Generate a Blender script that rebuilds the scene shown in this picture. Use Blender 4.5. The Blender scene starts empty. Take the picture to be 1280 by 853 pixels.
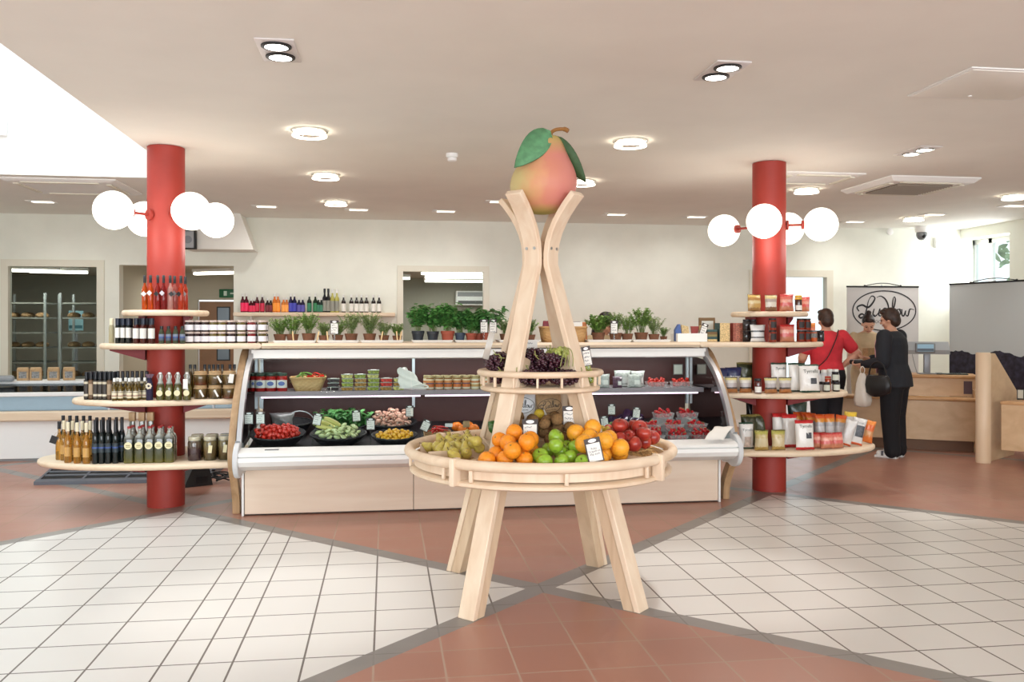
import bpy, math, random
from math import sin, cos, pi, radians, atan2, sqrt, hypot
from mathutils import Vector, Matrix
random.seed(7)
SC = bpy.context.scene
COL = SC.collection
# ---------------------------------------------------------------- survey of the photograph
# room axes: X along the counter, Y towards the back wall, Z up; the lens stands at (0,0,EYE)
F_PX, EYE, CXP, CYP, YAW = 1091.0, 1.46, 640.0, 408.0, radians(8.2)
def ray(px, py):
    X = (px - CXP) / F_PX
    return (X*cos(YAW) + sin(YAW), -X*sin(YAW) + cos(YAW), -(py - CYP) / F_PX)
def onz(px, py, z):
    r = ray(px, py); t = (z - EYE) / r[2]
    return (r[0]*t, r[1]*t, z)
def ony(px, py, y):
    r = ray(px, py); t = y / r[1]
    return (r[0]*t, y, EYE + r[2]*t)
def onx(px, py, x):
    r = ray(px, py); t = x / r[0]
    return (x, r[1]*t, EYE + r[2]*t)
def xat(px, y): return ony(px, 0, y)[0]
# ---------------------------------------------------------------- materials
def s2l(v):
    v /= 255.0
    return v/12.92 if v <= .04045 else ((v+.055)/1.055)**2.4
def lin(c): return (s2l(c[0]), s2l(c[1]), s2l(c[2]), 1.0)
MATS = {}
def newmat(name):
    m = bpy.data.materials.new(name); m.use_nodes = True
    nt = m.node_tree; b = nt.nodes['Principled BSDF']
    return m, nt, b
def M(name, rgb=(200,200,200), rough=.5, metal=0, trans=0, emit=0, coat=0, var=0, scale=20, bump=0, alpha=1, ior=1.45, sss=0):
    if name in MATS: return MATS[name]
    m, nt, b = newmat(name)
    b.inputs['Base Color'].default_value = lin(rgb)
    b.inputs['Roughness'].default_value = rough
    b.inputs['Metallic'].default_value = metal
    b.inputs['Transmission Weight'].default_value = trans
    b.inputs['IOR'].default_value = ior
    b.inputs['Coat Weight'].default_value = coat
    b.inputs['Alpha'].default_value = alpha
    if sss:
        b.inputs['Subsurface Weight'].default_value = sss
        b.inputs['Subsurface Radius'].default_value = (.02,.01,.006)
    if emit:
        b.inputs['Emission Color'].default_value = lin(rgb)
        b.inputs['Emission Strength'].default_value = emit
    if var or bump:
        tc = nt.nodes.new('ShaderNodeTexCoord')
        n = nt.nodes.new('ShaderNodeTexNoise'); n.inputs['Scale'].default_value = scale; n.inputs['Detail'].default_value = 4
        nt.links.new(tc.outputs['Object'], n.inputs['Vector'])
        if var:
            r = nt.nodes.new('ShaderNodeValToRGB')
            r.color_ramp.elements[0].position = .3; r.color_ramp.elements[1].position = .7
            r.color_ramp.elements[0].color = lin([max(0, c*(1-var)) for c in rgb])
            r.color_ramp.elements[1].color = lin([min(255, c*(1+var)) for c in rgb])
            nt.links.new(n.outputs['Fac'], r.inputs['Fac']); nt.links.new(r.outputs['Color'], b.inputs['Base Color'])
        if bump:
            bp = nt.nodes.new('ShaderNodeBump'); bp.inputs['Strength'].default_value = bump; bp.inputs['Distance'].default_value = .01
            nt.links.new(n.outputs['Fac'], bp.inputs['Height']); nt.links.new(bp.outputs['Normal'], b.inputs['Normal'])
    MATS[name] = m
    return m
def Mramp(name, stops, axis='Z', rough=.4, coat=0, trans=0, noise=0, const=True, bump=0):
    """printed packaging: bands of colour along an axis of the object's own box (0..1)"""
    if name in MATS: return MATS[name]
    m, nt, b = newmat(name)
    b.inputs['Roughness'].default_value = rough; b.inputs['Coat Weight'].default_value = coat
    b.inputs['Transmission Weight'].default_value = trans
    tc = nt.nodes.new('ShaderNodeTexCoord'); sp = nt.nodes.new('ShaderNodeSeparateXYZ')
    nt.links.new(tc.outputs['Generated'], sp.inputs[0])
    r = nt.nodes.new('ShaderNodeValToRGB')
    if const: r.color_ramp.interpolation = 'CONSTANT'
    src = sp.outputs[axis]
    nz = nt.nodes.new('ShaderNodeTexNoise'); nz.inputs['Scale'].default_value = 14; nz.inputs['Detail'].default_value = 3
    nt.links.new(tc.outputs['Generated'], nz.inputs['Vector'])
    if noise:
        ma = nt.nodes.new('ShaderNodeMath'); ma.operation = 'MULTIPLY_ADD'; ma.inputs[1].default_value = noise
        su = nt.nodes.new('ShaderNodeMath'); su.operation = 'SUBTRACT'; su.inputs[1].default_value = noise*.5
        nt.links.new(nz.outputs['Fac'], ma.inputs[0]); nt.links.new(src, ma.inputs[2]); nt.links.new(ma.outputs[0], su.inputs[0]); src = su.outputs[0]
    nt.links.new(src, r.inputs['Fac'])
    el = r.color_ramp.elements
    el[0].position = stops[0][0]; el[0].color = lin(stops[0][1])
    el[1].position = stops[-1][0]; el[1].color = lin(stops[-1][1])
    for p, c in stops[1:-1]:
        e = el.new(p); e.color = lin(c)
    nt.links.new(r.outputs['Color'], b.inputs['Base Color'])
    if bump:
        bp = nt.nodes.new('ShaderNodeBump'); bp.inputs['Strength'].default_value = bump; bp.inputs['Distance'].default_value = .02
        nt.links.new(nz.outputs['Fac'], bp.inputs['Height']); nt.links.new(bp.outputs['Normal'], b.inputs['Normal'])
    MATS[name] = m
    return m
def Mwood(name, c1, c2, axis=2, rough=.45, scale=9.0, knots=True):
    """planed timber; grain runs along the given object axis"""
    if name in MATS: return MATS[name]
    m, nt, b = newmat(name)
    tc = nt.nodes.new('ShaderNodeTexCoord'); mp = nt.nodes.new('ShaderNodeMapping')
    s = [scale]*3; s[axis] = scale*.07; mp.inputs['Scale'].default_value = s
    n = nt.nodes.new('ShaderNodeTexNoise'); n.inputs['Scale'].default_value = 2.2; n.inputs['Detail'].default_value = 6; n.inputs['Distortion'].default_value = .6
    r = nt.nodes.new('ShaderNodeValToRGB')
    r.color_ramp.elements[0].position = .3; r.color_ramp.elements[0].color = lin(c1)
    r.color_ramp.elements[1].position = .72; r.color_ramp.elements[1].color = lin(c2)
    nt.links.new(tc.outputs['Object'], mp.inputs['Vector']); nt.links.new(mp.outputs['Vector'], n.inputs['Vector'])
    nt.links.new(n.outputs['Fac'], r.inputs['Fac']); nt.links.new(r.outputs['Color'], b.inputs['Base Color'])
    b.inputs['Roughness'].default_value = rough
    MATS[name] = m
    return m
def Mglass(name, rgb=(245,250,250), gloss=.12, rough=.03):
    """thin clear pane: mostly see-through with a fresnel reflection"""
    if name in MATS: return MATS[name]
    m, nt, b = newmat(name)
    nt.nodes.remove(b)
    out = nt.nodes['Material Output']
    t = nt.nodes.new('ShaderNodeBsdfTransparent'); t.inputs['Color'].default_value = lin(rgb)
    g = nt.nodes.new('ShaderNodeBsdfGlossy'); g.inputs['Roughness'].default_value = rough
    lw = nt.nodes.new('ShaderNodeLayerWeight'); lw.inputs['Blend'].default_value = gloss
    mx = nt.nodes.new('ShaderNodeMixShader')
    nt.links.new(lw.outputs['Fresnel'], mx.inputs['Fac']); nt.links.new(t.outputs[0], mx.inputs[1]); nt.links.new(g.outputs[0], mx.inputs[2])
    nt.links.new(mx.outputs[0], out.inputs['Surface'])
    MATS[name] = m
    return m
# ---------------------------------------------------------------- mesh building
class MB:
    def __init__(s): s.v = []; s.f = []
    def add(s, vs, fs, mx=None):
        b = len(s.v)
        s.v += [tuple(mx @ Vector(v)) if mx else tuple(v) for v in vs]
        s.f += [tuple(i+b for i in f) for f in fs]
        return s
    def box(s, c, d, rz=0, mx=None):
        x, y, z = d[0]/2, d[1]/2, d[2]/2
        m = Matrix.Translation(c) @ Matrix.Rotation(rz, 4, 'Z')
        if mx: m = mx @ m
        return s.add([(-x,-y,-z),(x,-y,-z),(x,y,-z),(-x,y,-z),(-x,-y,z),(x,-y,z),(x,y,z),(-x,y,z)],
                     [(0,3,2,1),(4,5,6,7),(0,1,5,4),(1,2,6,5),(2,3,7,6),(3,0,4,7)], m)
    def b2(s, x0, x1, y0, y1, z0, z1): return s.box(((x0+x1)/2,(y0+y1)/2,(z0+z1)/2), (x1-x0,y1-y0,z1-z0))
    def rbox(s, c, d, r=.01, rz=0, mx=None):
        """box with softened edges"""
        m = Matrix.Translation(c) @ Matrix.Rotation(rz, 4, 'Z')
        if mx: m = mx @ m
        x, y, z = d[0]/2, d[1]/2, d[2]/2; r = min(r, x*.9, y*.9, z*.9)
        loops = []
        for zz, o in ((-z, r), (-z+r*.3, r*.3), (-z+r, 0), (z-r, 0), (z-r*.3, r*.3), (z, r)):
            L = []
            for cx, cy, a0 in ((x-r,y-r,0),(-x+r,y-r,90),(-x+r,-y+r,180),(x-r,-y+r,270)):
                for k in range(4):
                    a = radians(a0+k*30); q = r-o
                    L.append((cx+q*cos(a), cy+q*sin(a), zz))
            loops.append(L)
        return s.loft(loops, True, m)
    def loft(s, loops, cap=True, mx=None, closed=True):
        n = len(loops[0]); vs = [p for L in loops for p in L]; fs = []
        for k in range(len(loops)-1):
            for i in range(n if closed else n-1):
                j = (i+1) % n
                fs.append((k*n+i, k*n+j, (k+1)*n+j, (k+1)*n+i))
        if cap:
            fs.append(tuple(range(n-1,-1,-1))); fs.append(tuple((len(loops)-1)*n+i for i in range(n)))
        return s.add(vs, fs, mx)
    def lathe(s, prof, seg=16, c=(0,0,0), mx=None, sx=1, sy=1, ph=0, cap=True):
        loops = [[(c[0]+sx*r*cos(2*pi*i/seg+ph), c[1]+sy*r*sin(2*pi*i/seg+ph), c[2]+z) for i in range(seg)] for r, z in prof]
        return s.loft(loops, cap, mx)
    def ell(s, c, r, seg=14, rings=9, mx=None):
        rx, ry, rz = r if isinstance(r, (tuple, list)) else (r, r, r)
        prof = [(max(1e-4, sin(pi*k/rings)), -cos(pi*k/rings)) for k in range(rings+1)]
        loops = [[(c[0]+rx*q*cos(2*pi*i/seg), c[1]+ry*q*sin(2*pi*i/seg), c[2]+rz*z) for i in range(seg)] for q, z in prof]
        return s.loft(loops, False, mx)
    def tube(s, pts, r, seg=8, closed=False, cap=True, mx=None, flat=1.0):
        P = [Vector(p) for p in pts]; n = len(P); loops = []; up = None
        for i in range(n):
            if closed: t = (P[(i+1) % n] - P[i-1])
            else: t = (P[min(i+1, n-1)] - P[max(i-1, 0)])
            t.normalize()
            if up is None:
                up = Vector((0,0,1)) if abs(t.z) < .9 else Vector((1,0,0))
            a = t.cross(up)
            if a.length < 1e-6: a = t.cross(Vector((0,1,0)))
            a.normalize(); b = a.cross(t).normalized(); up = b
            rr = r[i] if isinstance(r, (list, tuple)) else r
            loops.append([tuple(P[i] + a*rr*cos(2*pi*k/seg) + b*rr*flat*sin(2*pi*k/seg)) for k in range(seg)])
        if closed: loops.append(loops[0])
        return s.loft(loops, cap and not closed, mx)
    def prism(s, poly, z0, z1, mx=None):
        n = len(poly)
        vs = [(x,y,z0) for x,y in poly] + [(x,y,z1) for x,y in poly]
        fs = [tuple(range(n-1,-1,-1)), tuple(range(n,2*n))] + [(i,(i+1)%n,n+(i+1)%n,n+i) for i in range(n)]
        return s.add(vs, fs, mx)
    def mesh(s, name, mat, smooth=40):
        me = bpy.data.meshes.new(name); me.from_pydata(s.v, [], s.f); me.validate(); me.update()
        if mat: me.materials.append(mat)
        if smooth:
            me.polygons.foreach_set('use_smooth', [True]*len(me.polygons))
            me.set_sharp_from_angle(angle=radians(smooth))
        return me
    def build(s, name, mat, parent=None, smooth=40, loc=None):
        o = bpy.data.objects.new(name, s.mesh(name, mat, smooth)); COL.objects.link(o)
        if parent: o.parent = parent
        if loc: o.location = loc
        return o
RXZ = Matrix(((1,0,0,0),(0,0,-1,0),(0,1,0,0),(0,0,0,1)))      # (x,y,z)->(x,-z,y): draws an XY outline upright, facing -Y
RYZ = Matrix(((0,0,1,0),(1,0,0,0),(0,1,0,0),(0,0,0,1)))       # (x,y,z)->(z,x,y): an outline in the room's Y-Z plane, extruded along X
def tag(o, label, cat, group=None):
    o['label'] = label; o['category'] = cat
    if group: o['group'] = group
    return o
def thing(name, label, cat, loc=(0,0,0), rz=0, group=None):
    o = bpy.data.objects.new(name, None); COL.objects.link(o)
    o.location = loc; o.rotation_euler = (0,0,rz); o.empty_display_size = .05
    return tag(o, label, cat, group)
def struct(o):
    o['kind'] = 'structure'; return o
def copy_obj(o, parent=None):
    c = o.copy(); COL.objects.link(c)
    if parent: c.parent = parent
    for ch in KIDS.get(o.name, []): copy_obj(ch, c)
    return c
KIDS = {}
def index_kids(o):
    KIDS[o.name] = [k for k in o.children]
    for k in o.children: index_kids(k)
USED = set()
def put(proto, loc, rz=0, label=None, group=None, sc=None, tilt=None):
    """stand a copy of a thing; the first call moves the thing itself"""
    if proto.name not in USED:
        index_kids(proto); USED.add(proto.name); o = proto
    else: o = copy_obj(proto)
    o.location = loc; o.rotation_euler = (tilt[0] if tilt else 0, tilt[1] if tilt else 0, rz)
    o.scale = (sc, sc, sc) if isinstance(sc, (int, float)) else (sc or (1,1,1))
    if label: o['label'] = label
    if group: o['group'] = group
    return o
def bevel(o, w=.006, seg=2):
    m = o.modifiers.new('edge', 'BEVEL'); m.width = w; m.segments = seg; m.limit_method = 'ANGLE'; m.angle_limit = radians(50)
    return o
def circ(r, n, c=(0,0), a0=0): return [(c[0]+r*cos(a0+2*pi*i/n), c[1]+r*sin(a0+2*pi*i/n)) for i in range(n)]
def catmull(pts, k=6, closed=False):
    P = [Vector(p) for p in pts]; n = len(P); out = []
    for i in range(n if closed else n-1):
        if closed: a,b,c,d = P[i-1],P[i],P[(i+1)%n],P[(i+2)%n]
        else: a,b,c,d = P[max(i-1,0)],P[i],P[i+1],P[min(i+2,n-1)]
        for j in range(k):
            t = j/k
            out.append(.5*((2*b)+(c-a)*t+(2*a-5*b+4*c-d)*t*t+(3*b-a-3*c+d)*t**3))
    if not closed: out.append(P[-1])
    return out
def text_geo(body, size, bold=0):
    """flat lettering centred on the origin in the XY plane: (verts, faces)"""
    cu = bpy.data.curves.new('lettering', 'FONT'); cu.body = body; cu.size = size; cu.align_x = 'CENTER'; cu.align_y = 'CENTER'
    cu.offset = bold; cu.resolution_u = 2; cu.space_line = .95
    ob = bpy.data.objects.new('lettering', cu); COL.objects.link(ob)
    dg = bpy.context.evaluated_depsgraph_get(); dg.update()
    me = bpy.data.meshes.new_from_object(ob.evaluated_get(dg))
    vs = [tuple(v.co) for v in me.vertices]; fs = [tuple(p.vertices) for p in me.polygons]
    bpy.data.objects.remove(ob); bpy.data.curves.remove(cu); bpy.data.meshes.remove(me)
    return vs, fs
def ribbon(mb, pts, w, mx=None, z=0):
    """a flat pen stroke of varying width in the XY plane"""
    P = [Vector((p[0],p[1])) for p in pts]; n = len(P); L = []; R = []
    for i in range(n):
        t = P[min(i+1,n-1)] - P[max(i-1,0)]
        if t.length < 1e-9: t = Vector((1,0))
        t.normalize(); q = Vector((-t.y,t.x)); ww = (w[i] if isinstance(w, list) else w)*.5
        L.append((P[i].x+q.x*ww, P[i].y+q.y*ww, z)); R.append((P[i].x-q.x*ww, P[i].y-q.y*ww, z))
    mb.add(L+R, [(n+i, n+i+1, i+1, i) for i in range(n-1)], mx)
def logo_geo(mb, s, mx=None, words=True):
    """the oval shop crest: a pen-written name inside an ellipse, s = half width"""
    e = [(s*cos(2*pi*i/64), s*.6*sin(2*pi*i/64)) for i in range(65)]
    ribbon(mb, e, .036*s, mx)
    def st(pts, wd=.045):
        c = catmull([(x*s, y*s, 0) for x, y in pts], 8)
        n = len(c); ws = [wd*s*(.35+.62*abs(sin(3.1*i/n*2+.4))) for i in range(n)]
        ribbon(mb, c, ws, mx)
    # L with its swash
    st([(-.80,-.02),(-.86,.10),(-.70,.17),(-.52,.10),(-.38,.22),(-.30,.38),(-.40,.44),(-.50,.30),(-.56,.05),(-.62,-.14),(-.74,-.22),(-.80,-.16),(-.70,-.10),(-.55,-.20),(-.40,-.22),(-.30,-.12)], .06)
    st([(-.32,.06),(-.36,-.10),(-.30,-.17),(-.20,-.08),(-.14,.06),(-.18,-.10),(-.13,-.16),(-.06,-.10)], .05)            # u
    st([(.10,.05),(.0,.07),(-.07,-.04),(-.02,-.15),(.08,-.10),(.13,.04),(.11,.2),(.02,.36),(-.12,.44),(-.24,.40)], .05)    # d with its bent ascender
    st([(.13,.04),(.12,-.10),(.17,-.15),(.24,-.06)], .045)
    st([(.24,-.06),(.31,.12),(.35,.34),(.31,.42),(.27,.3),(.26,.0),(.29,-.14),(.37,-.10)], .05)                        # l
    st([(.46,.05),(.38,.0),(.38,-.12),(.46,-.15),(.52,-.06),(.48,.05),(.56,.0)], .05)                                     # o
    st([(.56,.05),(.56,-.12),(.62,-.15),(.68,.0),(.68,-.12),(.75,-.15),(.80,.02),(.84,.05),(.95,.03)], .05)               # w
    if words:
        vs, fs = text_geo('FOOD CENTRE', .13*s)
        mb.add([(x+.08*s, y-.34*s, z) for x,y,z in vs], fs, mx)
        ribbon(mb, [(-.55*s,-.34*s),(-.44*s,-.34*s)], .02*s, mx)
# ================================================================ the room
CEIL, YB, XR, XL, YF = 2.92, 12.1, 8.6, -7.0, -3.6
WALLC = M('cream_plaster', (236,237,226), .7, var=.015, scale=3)
CEILC = M('ceiling_plaster', (240,238,231), .8, var=.01, scale=2)
WHITE = M('white_paint', (242,242,240), .5)
TRIM = M('cream_trim', (226,222,206), .45)
STEEL = M('brushed_steel', (190,192,194), .32, metal=1)
GREY = M('grey_plastic', (150,152,154), .45)
DARK = M('black_plastic', (28,28,30), .45)
PANE = Mglass('window_glass', gloss=.035)
def floor_mat():
    m, nt, b = newmat('tiled_floor')
    N = nt.nodes.new; L = nt.links.new
    tc = N('ShaderNodeTexCoord'); sp = N('ShaderNodeSeparateXYZ'); L(tc.outputs['Object'], sp.inputs[0])
    def mth(op, a, bb=None, c=None):
        n = N('ShaderNodeMath'); n.operation = op
        for i, v in enumerate((a, bb, c)):
            if v is None: continue
            if isinstance(v, (int, float)): n.inputs[i].default_value = v
            else: L(v, n.inputs[i])
        return n.outputs[0]
    x, y = sp.outputs['X'], sp.outputs['Y']
    dx, dy = mth('SUBTRACT', x, .85), mth('SUBTRACT', y, 4.79)
    u, v = mth('ADD', dx, dy), mth('SUBTRACT', dx, dy)
    P = 4.92
    fu, fv = mth('DIVIDE', u, P), mth('DIVIDE', v, P)
    iu, iv = mth('FLOOR', fu), mth('FLOOR', fv)
    cream = mth('LESS_THAN', mth('ABSOLUTE', mth('SUBTRACT', iu, iv)), .5)
    def near(f, per, half):      # 1 within half of a multiple of per
        d = mth('ABSOLUTE', mth('SUBTRACT', mth('FRACT', mth('ADD', f, .5)), .5))
        return mth('LESS_THAN', d, half/per)
    band = mth('MAXIMUM', near(fu, P, .085), near(fv, P, .085))
    T, G = .3025, .0046
    left = mth('LESS_THAN', x, -.803)
    xs = mth('ADD', mth('SUBTRACT', x, .853), mth('MULTIPLY', left, .0))
    jx = near(mth('DIVIDE', xs, T), T, G)
    half = mth('LESS_THAN', mth('ABSOLUTE', mth('SUBTRACT', x, -.803)), G)
    jx = mth('MAXIMUM', jx, half)
    jy = near(mth('DIVIDE', mth('SUBTRACT', y, 4.835), T), T, G)
    joint = mth('MAXIMUM', jx, jy)
    # per-tile tone
    cb = N('ShaderNodeCombineXYZ'); L(mth('FLOOR', mth('DIVIDE', xs, T)), cb.inputs[0]); L(mth('FLOOR', mth('DIVIDE', mth('SUBTRACT', y, 4.835), T)), cb.inputs[1])
    wn = N('ShaderNodeTexWhiteNoise'); L(cb.outputs[0], wn.inputs['Vector'])
    nz = N('ShaderNodeTexNoise'); nz.inputs['Scale'].default_value = 5; L(tc.outputs['Object'], nz.inputs['Vector'])
    def mix(f, a, c):
        n = N('ShaderNodeMix'); n.data_type = 'RGBA'
        if isinstance(f, (int, float)): n.inputs[0].default_value = f
        else: L(f, n.inputs[0])
        for i, q in ((6, a), (7, c)):
            if isinstance(q, tuple): n.inputs[i].default_value = lin(q)
            else: L(q, n.inputs[i])
        return n.outputs[2]
    tone = mth('ADD', mth('MULTIPLY', wn.outputs['Value'], .5), mth('MULTIPLY', nz.outputs['Fac'], .5))
    terr = mix(tone, (162,114,97), (176,126,108))
    crm = mix(tone, (217,214,209), (224,221,216))
    tile = mix(cream, terr, crm)
    gro = mix(cream, (176,150,132), (112,104,97))
    col = mix(joint, tile, gro)
    col = mix(band, col, mix(nz.outputs['Fac'], (122,118,114), (146,141,136)))
    L(col, b.inputs['Base Color'])
    rough = mth('MULTIPLY_ADD', nz.outputs['Fac'], .12, .27)
    L(mth('ADD', rough, mth('MULTIPLY', joint, .3)), b.inputs['Roughness'])
    bp = N('ShaderNodeBump'); bp.inputs['Strength'].default_value = .35; bp.inputs['Distance'].default_value = .002
    L(mth('SUBTRACT', 1.0, joint), bp.inputs['Height']); L(bp.outputs['Normal'], b.inputs['Normal'])
    return m
struct(MB().b2(XL-.3, XR+.3, YF-.3, 17, -.1, 0).build('floor', floor_mat(), None, 0))
# ceiling with the daylight well cut out on the left
WX0, WX1, WY0, WY1, WZ = -5.8, -1.97, 1.2, 9.0, 4.9
c = MB()
for x0, x1, y0, y1 in ((XL-.2, XR+.2, WY1, YB+.1), (WX1, XR+.2, YF-.2, WY1), (XL-.2, WX0, YF-.2, WY1), (WX0, WX1, YF-.2, WY0)):
    c.b2(x0, x1, y0, y1, CEIL, CEIL+.2)
struct(c.build('ceiling', CEILC, None, 0))
w = MB()
w.b2(WX1, WX1+.15, WY0, WY1, CEIL+.2, WZ); w.b2(WX0-.15, WX0, WY0, WY1, CEIL+.2, WZ)
w.b2(WX0-.15, WX1+.15, WY1, WY1+.15, CEIL+.2, WZ); w.b2(WX0-.15, WX1+.15, WY0-.15, WY0, CEIL+.2, WZ)
struct(w.build('wall_skylight', WHITE, None, 0))
sk = MB()
for k in range(5):
    yy = WY0 + (WY1-WY0)*k/4; sk.b2(WX0, WX1, yy-.03, yy+.03, WZ, WZ+.08)
for xx in (WX0+.03, (WX0+WX1)/2, WX1-.03): sk.b2(xx-.03, xx+.03, WY0, WY1, WZ+.001, WZ+.079)
skf = struct(sk.build('window_1', WHITE, None, 0))
MB().b2(WX0, WX1, WY0, WY1, WZ+.085, WZ+.095).build('pane', PANE, skf, 0)
# ---- back wall, with its two kitchen windows, the corridor mouth and the glazed door
def openwall(name, x0, x1, z1, holes, y0, y1, mat):
    """holes: (xa, xb, za, zb) sorted by xa"""
    b = MB(); x = x0
    for xa, xb, za, zb in holes:
        b.b2(x, xa, y0, y1, 0, z1)
        if za > 0: b.b2(xa, xb, y0, y1, 0, za)
        if zb < z1: b.b2(xa, xb, y0, y1, zb, z1)
        x = xb
    b.b2(x, x1, y0, y1, 0, z1)
    return struct(b.build(name, mat, None, 0))
def bz(row): return EYE - (row-CYP)*(12.0/F_PX)
W1 = (xat(7,YB), xat(125,YB), .62, ony(65,330,YB)[2])
CO = (xat(149,YB), xat(292,YB), 0, ony(220,332,YB)[2])
W2 = (xat(501,YB), xat(607,YB), 1.0, ony(550,337,YB)[2])
DR = (xat(941,YB), xat(1036,YB), 0, ony(990,343,YB)[2])
openwall('wall_back', XL-.2, XR+.2, CEIL, [W1, CO, W2, DR], YB, YB+.18, WALLC)
def win_frame(name, H, y, wd=.07, dp=.1, mat=TRIM, mull=()):
    xa, xb, za, zb = H; b = MB()
    b.b2(xa-wd*.6, xa+wd*.4, y-.02, y+dp, za-wd*.6, zb+wd*.6); b.b2(xb-wd*.4, xb+wd*.6, y-.02, y+dp, za-wd*.6, zb+wd*.6)
    b.b2(xa+wd*.4, xb-wd*.4, y-.02, y+dp, zb-wd*.4, zb+wd*.6); b.b2(xa+wd*.4, xb-wd*.4, y-.02, y+dp, za-wd*.6, za+wd*.4)
    for m in mull: b.b2(m-.025, m+.025, y, y+.05, za, zb)
    f = struct(b.build(name, mat, None, 0))
    MB().b2(xa, xb, y+.04, y+.048, za, zb).build('pane', PANE, f, 0)
    return f
win_frame('window_2', W1, YB, .09)
win_frame('window_3', W2, YB, .08)
d1 = win_frame('door_1', DR, YB, .1, .1, TRIM)
hb = MB(); hx = DR[1]-.14
hb.tube([(hx, YB-.02, 1.3),(hx-.0, YB-.07, 1.36),(hx+.05, YB-.09, 1.5),(hx+.03, YB-.07, 1.64),(hx, YB-.02, 1.7)], .014)
hb.build('door_handle', STEEL, d1)
# corridor and kitchen behind
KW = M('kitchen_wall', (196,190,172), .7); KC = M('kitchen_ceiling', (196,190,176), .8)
CY1 = 15.2
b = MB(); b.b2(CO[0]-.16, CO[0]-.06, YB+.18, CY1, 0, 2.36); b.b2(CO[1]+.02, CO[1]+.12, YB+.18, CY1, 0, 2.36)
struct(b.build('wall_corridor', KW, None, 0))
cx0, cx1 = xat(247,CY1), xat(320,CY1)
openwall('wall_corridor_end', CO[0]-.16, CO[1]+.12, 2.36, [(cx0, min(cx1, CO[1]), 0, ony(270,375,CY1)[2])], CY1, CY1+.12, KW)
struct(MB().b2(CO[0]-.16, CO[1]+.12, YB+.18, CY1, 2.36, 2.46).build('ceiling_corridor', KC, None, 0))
dt = ony(270,377,CY1)[2]
d2 = struct(MB().b2(cx0+.02, CO[1]-.02, CY1+.03, CY1+.08, 0, dt).build('door_2', M('brown_door', (150,112,82), .5, var=.05, scale=6), None, 0))
vx = xat(279,CY1)
MB().b2(vx-.09, vx+.09, CY1+.015, CY1+.028, .9, ony(279,385,CY1)[2]).build('vision_panel', M('vision_glass', (120,135,150), .15), d2, 0)
MB().b2(vx-.11, vx+.11, CY1+.021, CY1+.029, .88, ony(279,385,CY1)[2]+.02).build('vision_frame', DARK, d2, 0)
ex = thing('exit_sign', 'green emergency exit sign high on the corridor end wall', 'sign', ony(288,367,CY1-.02))
MB().rbox((0,0,0), (.36,.03,.14), .005).build('panel', M('exit_green', (28,110,70), .4), ex)
e = MB(); e.box((-.08,-.017,.0),(.05,.004,.08)); e.prism([(.0,-.012),(.08,-.012),(.08,-.04),(.14,0),(.08,.04),(.08,.012),(.0,.012)], .0155, .019, RXZ)
e.build('symbol', M('exit_white', (215,235,220), .4), ex, 0)
# kitchen shells behind the two windows
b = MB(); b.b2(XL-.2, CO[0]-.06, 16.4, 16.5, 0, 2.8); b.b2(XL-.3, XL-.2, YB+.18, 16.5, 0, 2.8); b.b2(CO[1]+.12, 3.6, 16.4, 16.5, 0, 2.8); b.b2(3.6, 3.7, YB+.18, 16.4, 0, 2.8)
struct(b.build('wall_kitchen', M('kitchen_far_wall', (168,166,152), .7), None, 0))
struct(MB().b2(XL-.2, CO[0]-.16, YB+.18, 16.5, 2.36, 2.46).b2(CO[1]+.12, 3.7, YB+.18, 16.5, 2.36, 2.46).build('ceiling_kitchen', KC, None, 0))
# ---- side and front walls
RW = (onx(1195,300,XR), onx(1262,300,XR))
ry1, ry0 = RW[0][1], RW[1][1]
rz0, rz1 = 1.9, onx(1228,296,XR)[2]
b = MB(); b.b2(XR, XR+.35, YF, ry0, 0, CEIL); b.b2(XR, XR+.35, ry1, YB+.18, 0, CEIL); b.b2(XR, XR+.35, ry0, ry1, 0, rz0); b.b2(XR, XR+.35, ry0, ry1, rz1, CEIL)
struct(b.build('wall_right', WALLC, None, 0))
b = MB(); xx = XR+.27
for y in (ry0, ry1-.06): b.b2(xx, xx+.06, y, y+.06, rz0, rz1)
ym = ry0 + (ry1-ry0)*.62
b.b2(xx, xx+.06, ym, ym+.07, rz0, rz1)
b.b2(xx, xx+.06, ry0, ry1, rz0, rz0+.07); b.b2(xx, xx+.06, ry0, ry1, rz1-.07, rz1)
wf = struct(b.build('window_4', WHITE, None, 0))
MB().b2(xx+.02, xx+.03, ry0+.05, ry1-.05, rz0+.05, rz1-.05).build('pane', PANE, wf, 0)
struct(MB().b2(XL-.2, XL, YF, YB, 0, CEIL).build('wall_left', WALLC, None, 0))
# shopfront behind the lens: glazed bays between piers
fr = MB()
for x in (-7, -3.9, -.8, 2.3, 5.4, 8.5): fr.b2(x-.12, x+.12, YF-.2, YF, 0, CEIL)
fr.b2(XL, XR, YF-.2, YF, 0, .35); fr.b2(XL, XR, YF-.2, YF, 2.7, CEIL)
struct(fr.build('wall_front', WALLC, None, 0))
fg = MB()
for x in (-7, -3.9, -.8, 2.3, 5.4): fg.b2(x+1.52, x+1.58, YF-.14, YF-.08, .35, 2.7)
ff = struct(fg.build('window_5', WHITE, None, 0))
MB().b2(XL, XR, YF-.115, YF-.105, .35, 2.7).build('pane', PANE, ff, 0)
# skirting along the visible back and right walls
bb = MB(); bb.b2(CO[1], DR[0]-.1, YB-.015, YB, 0, .1); bb.b2(DR[1]+.1, XR, YB-.015, YB, 0, .1)
struct(bb.build('baseboard_back', WHITE, None, 0))
struct(MB().b2(XR-.015, XR, 4, YB-.02, 0, .1).build('baseboard_right', WHITE, None, 0))
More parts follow.
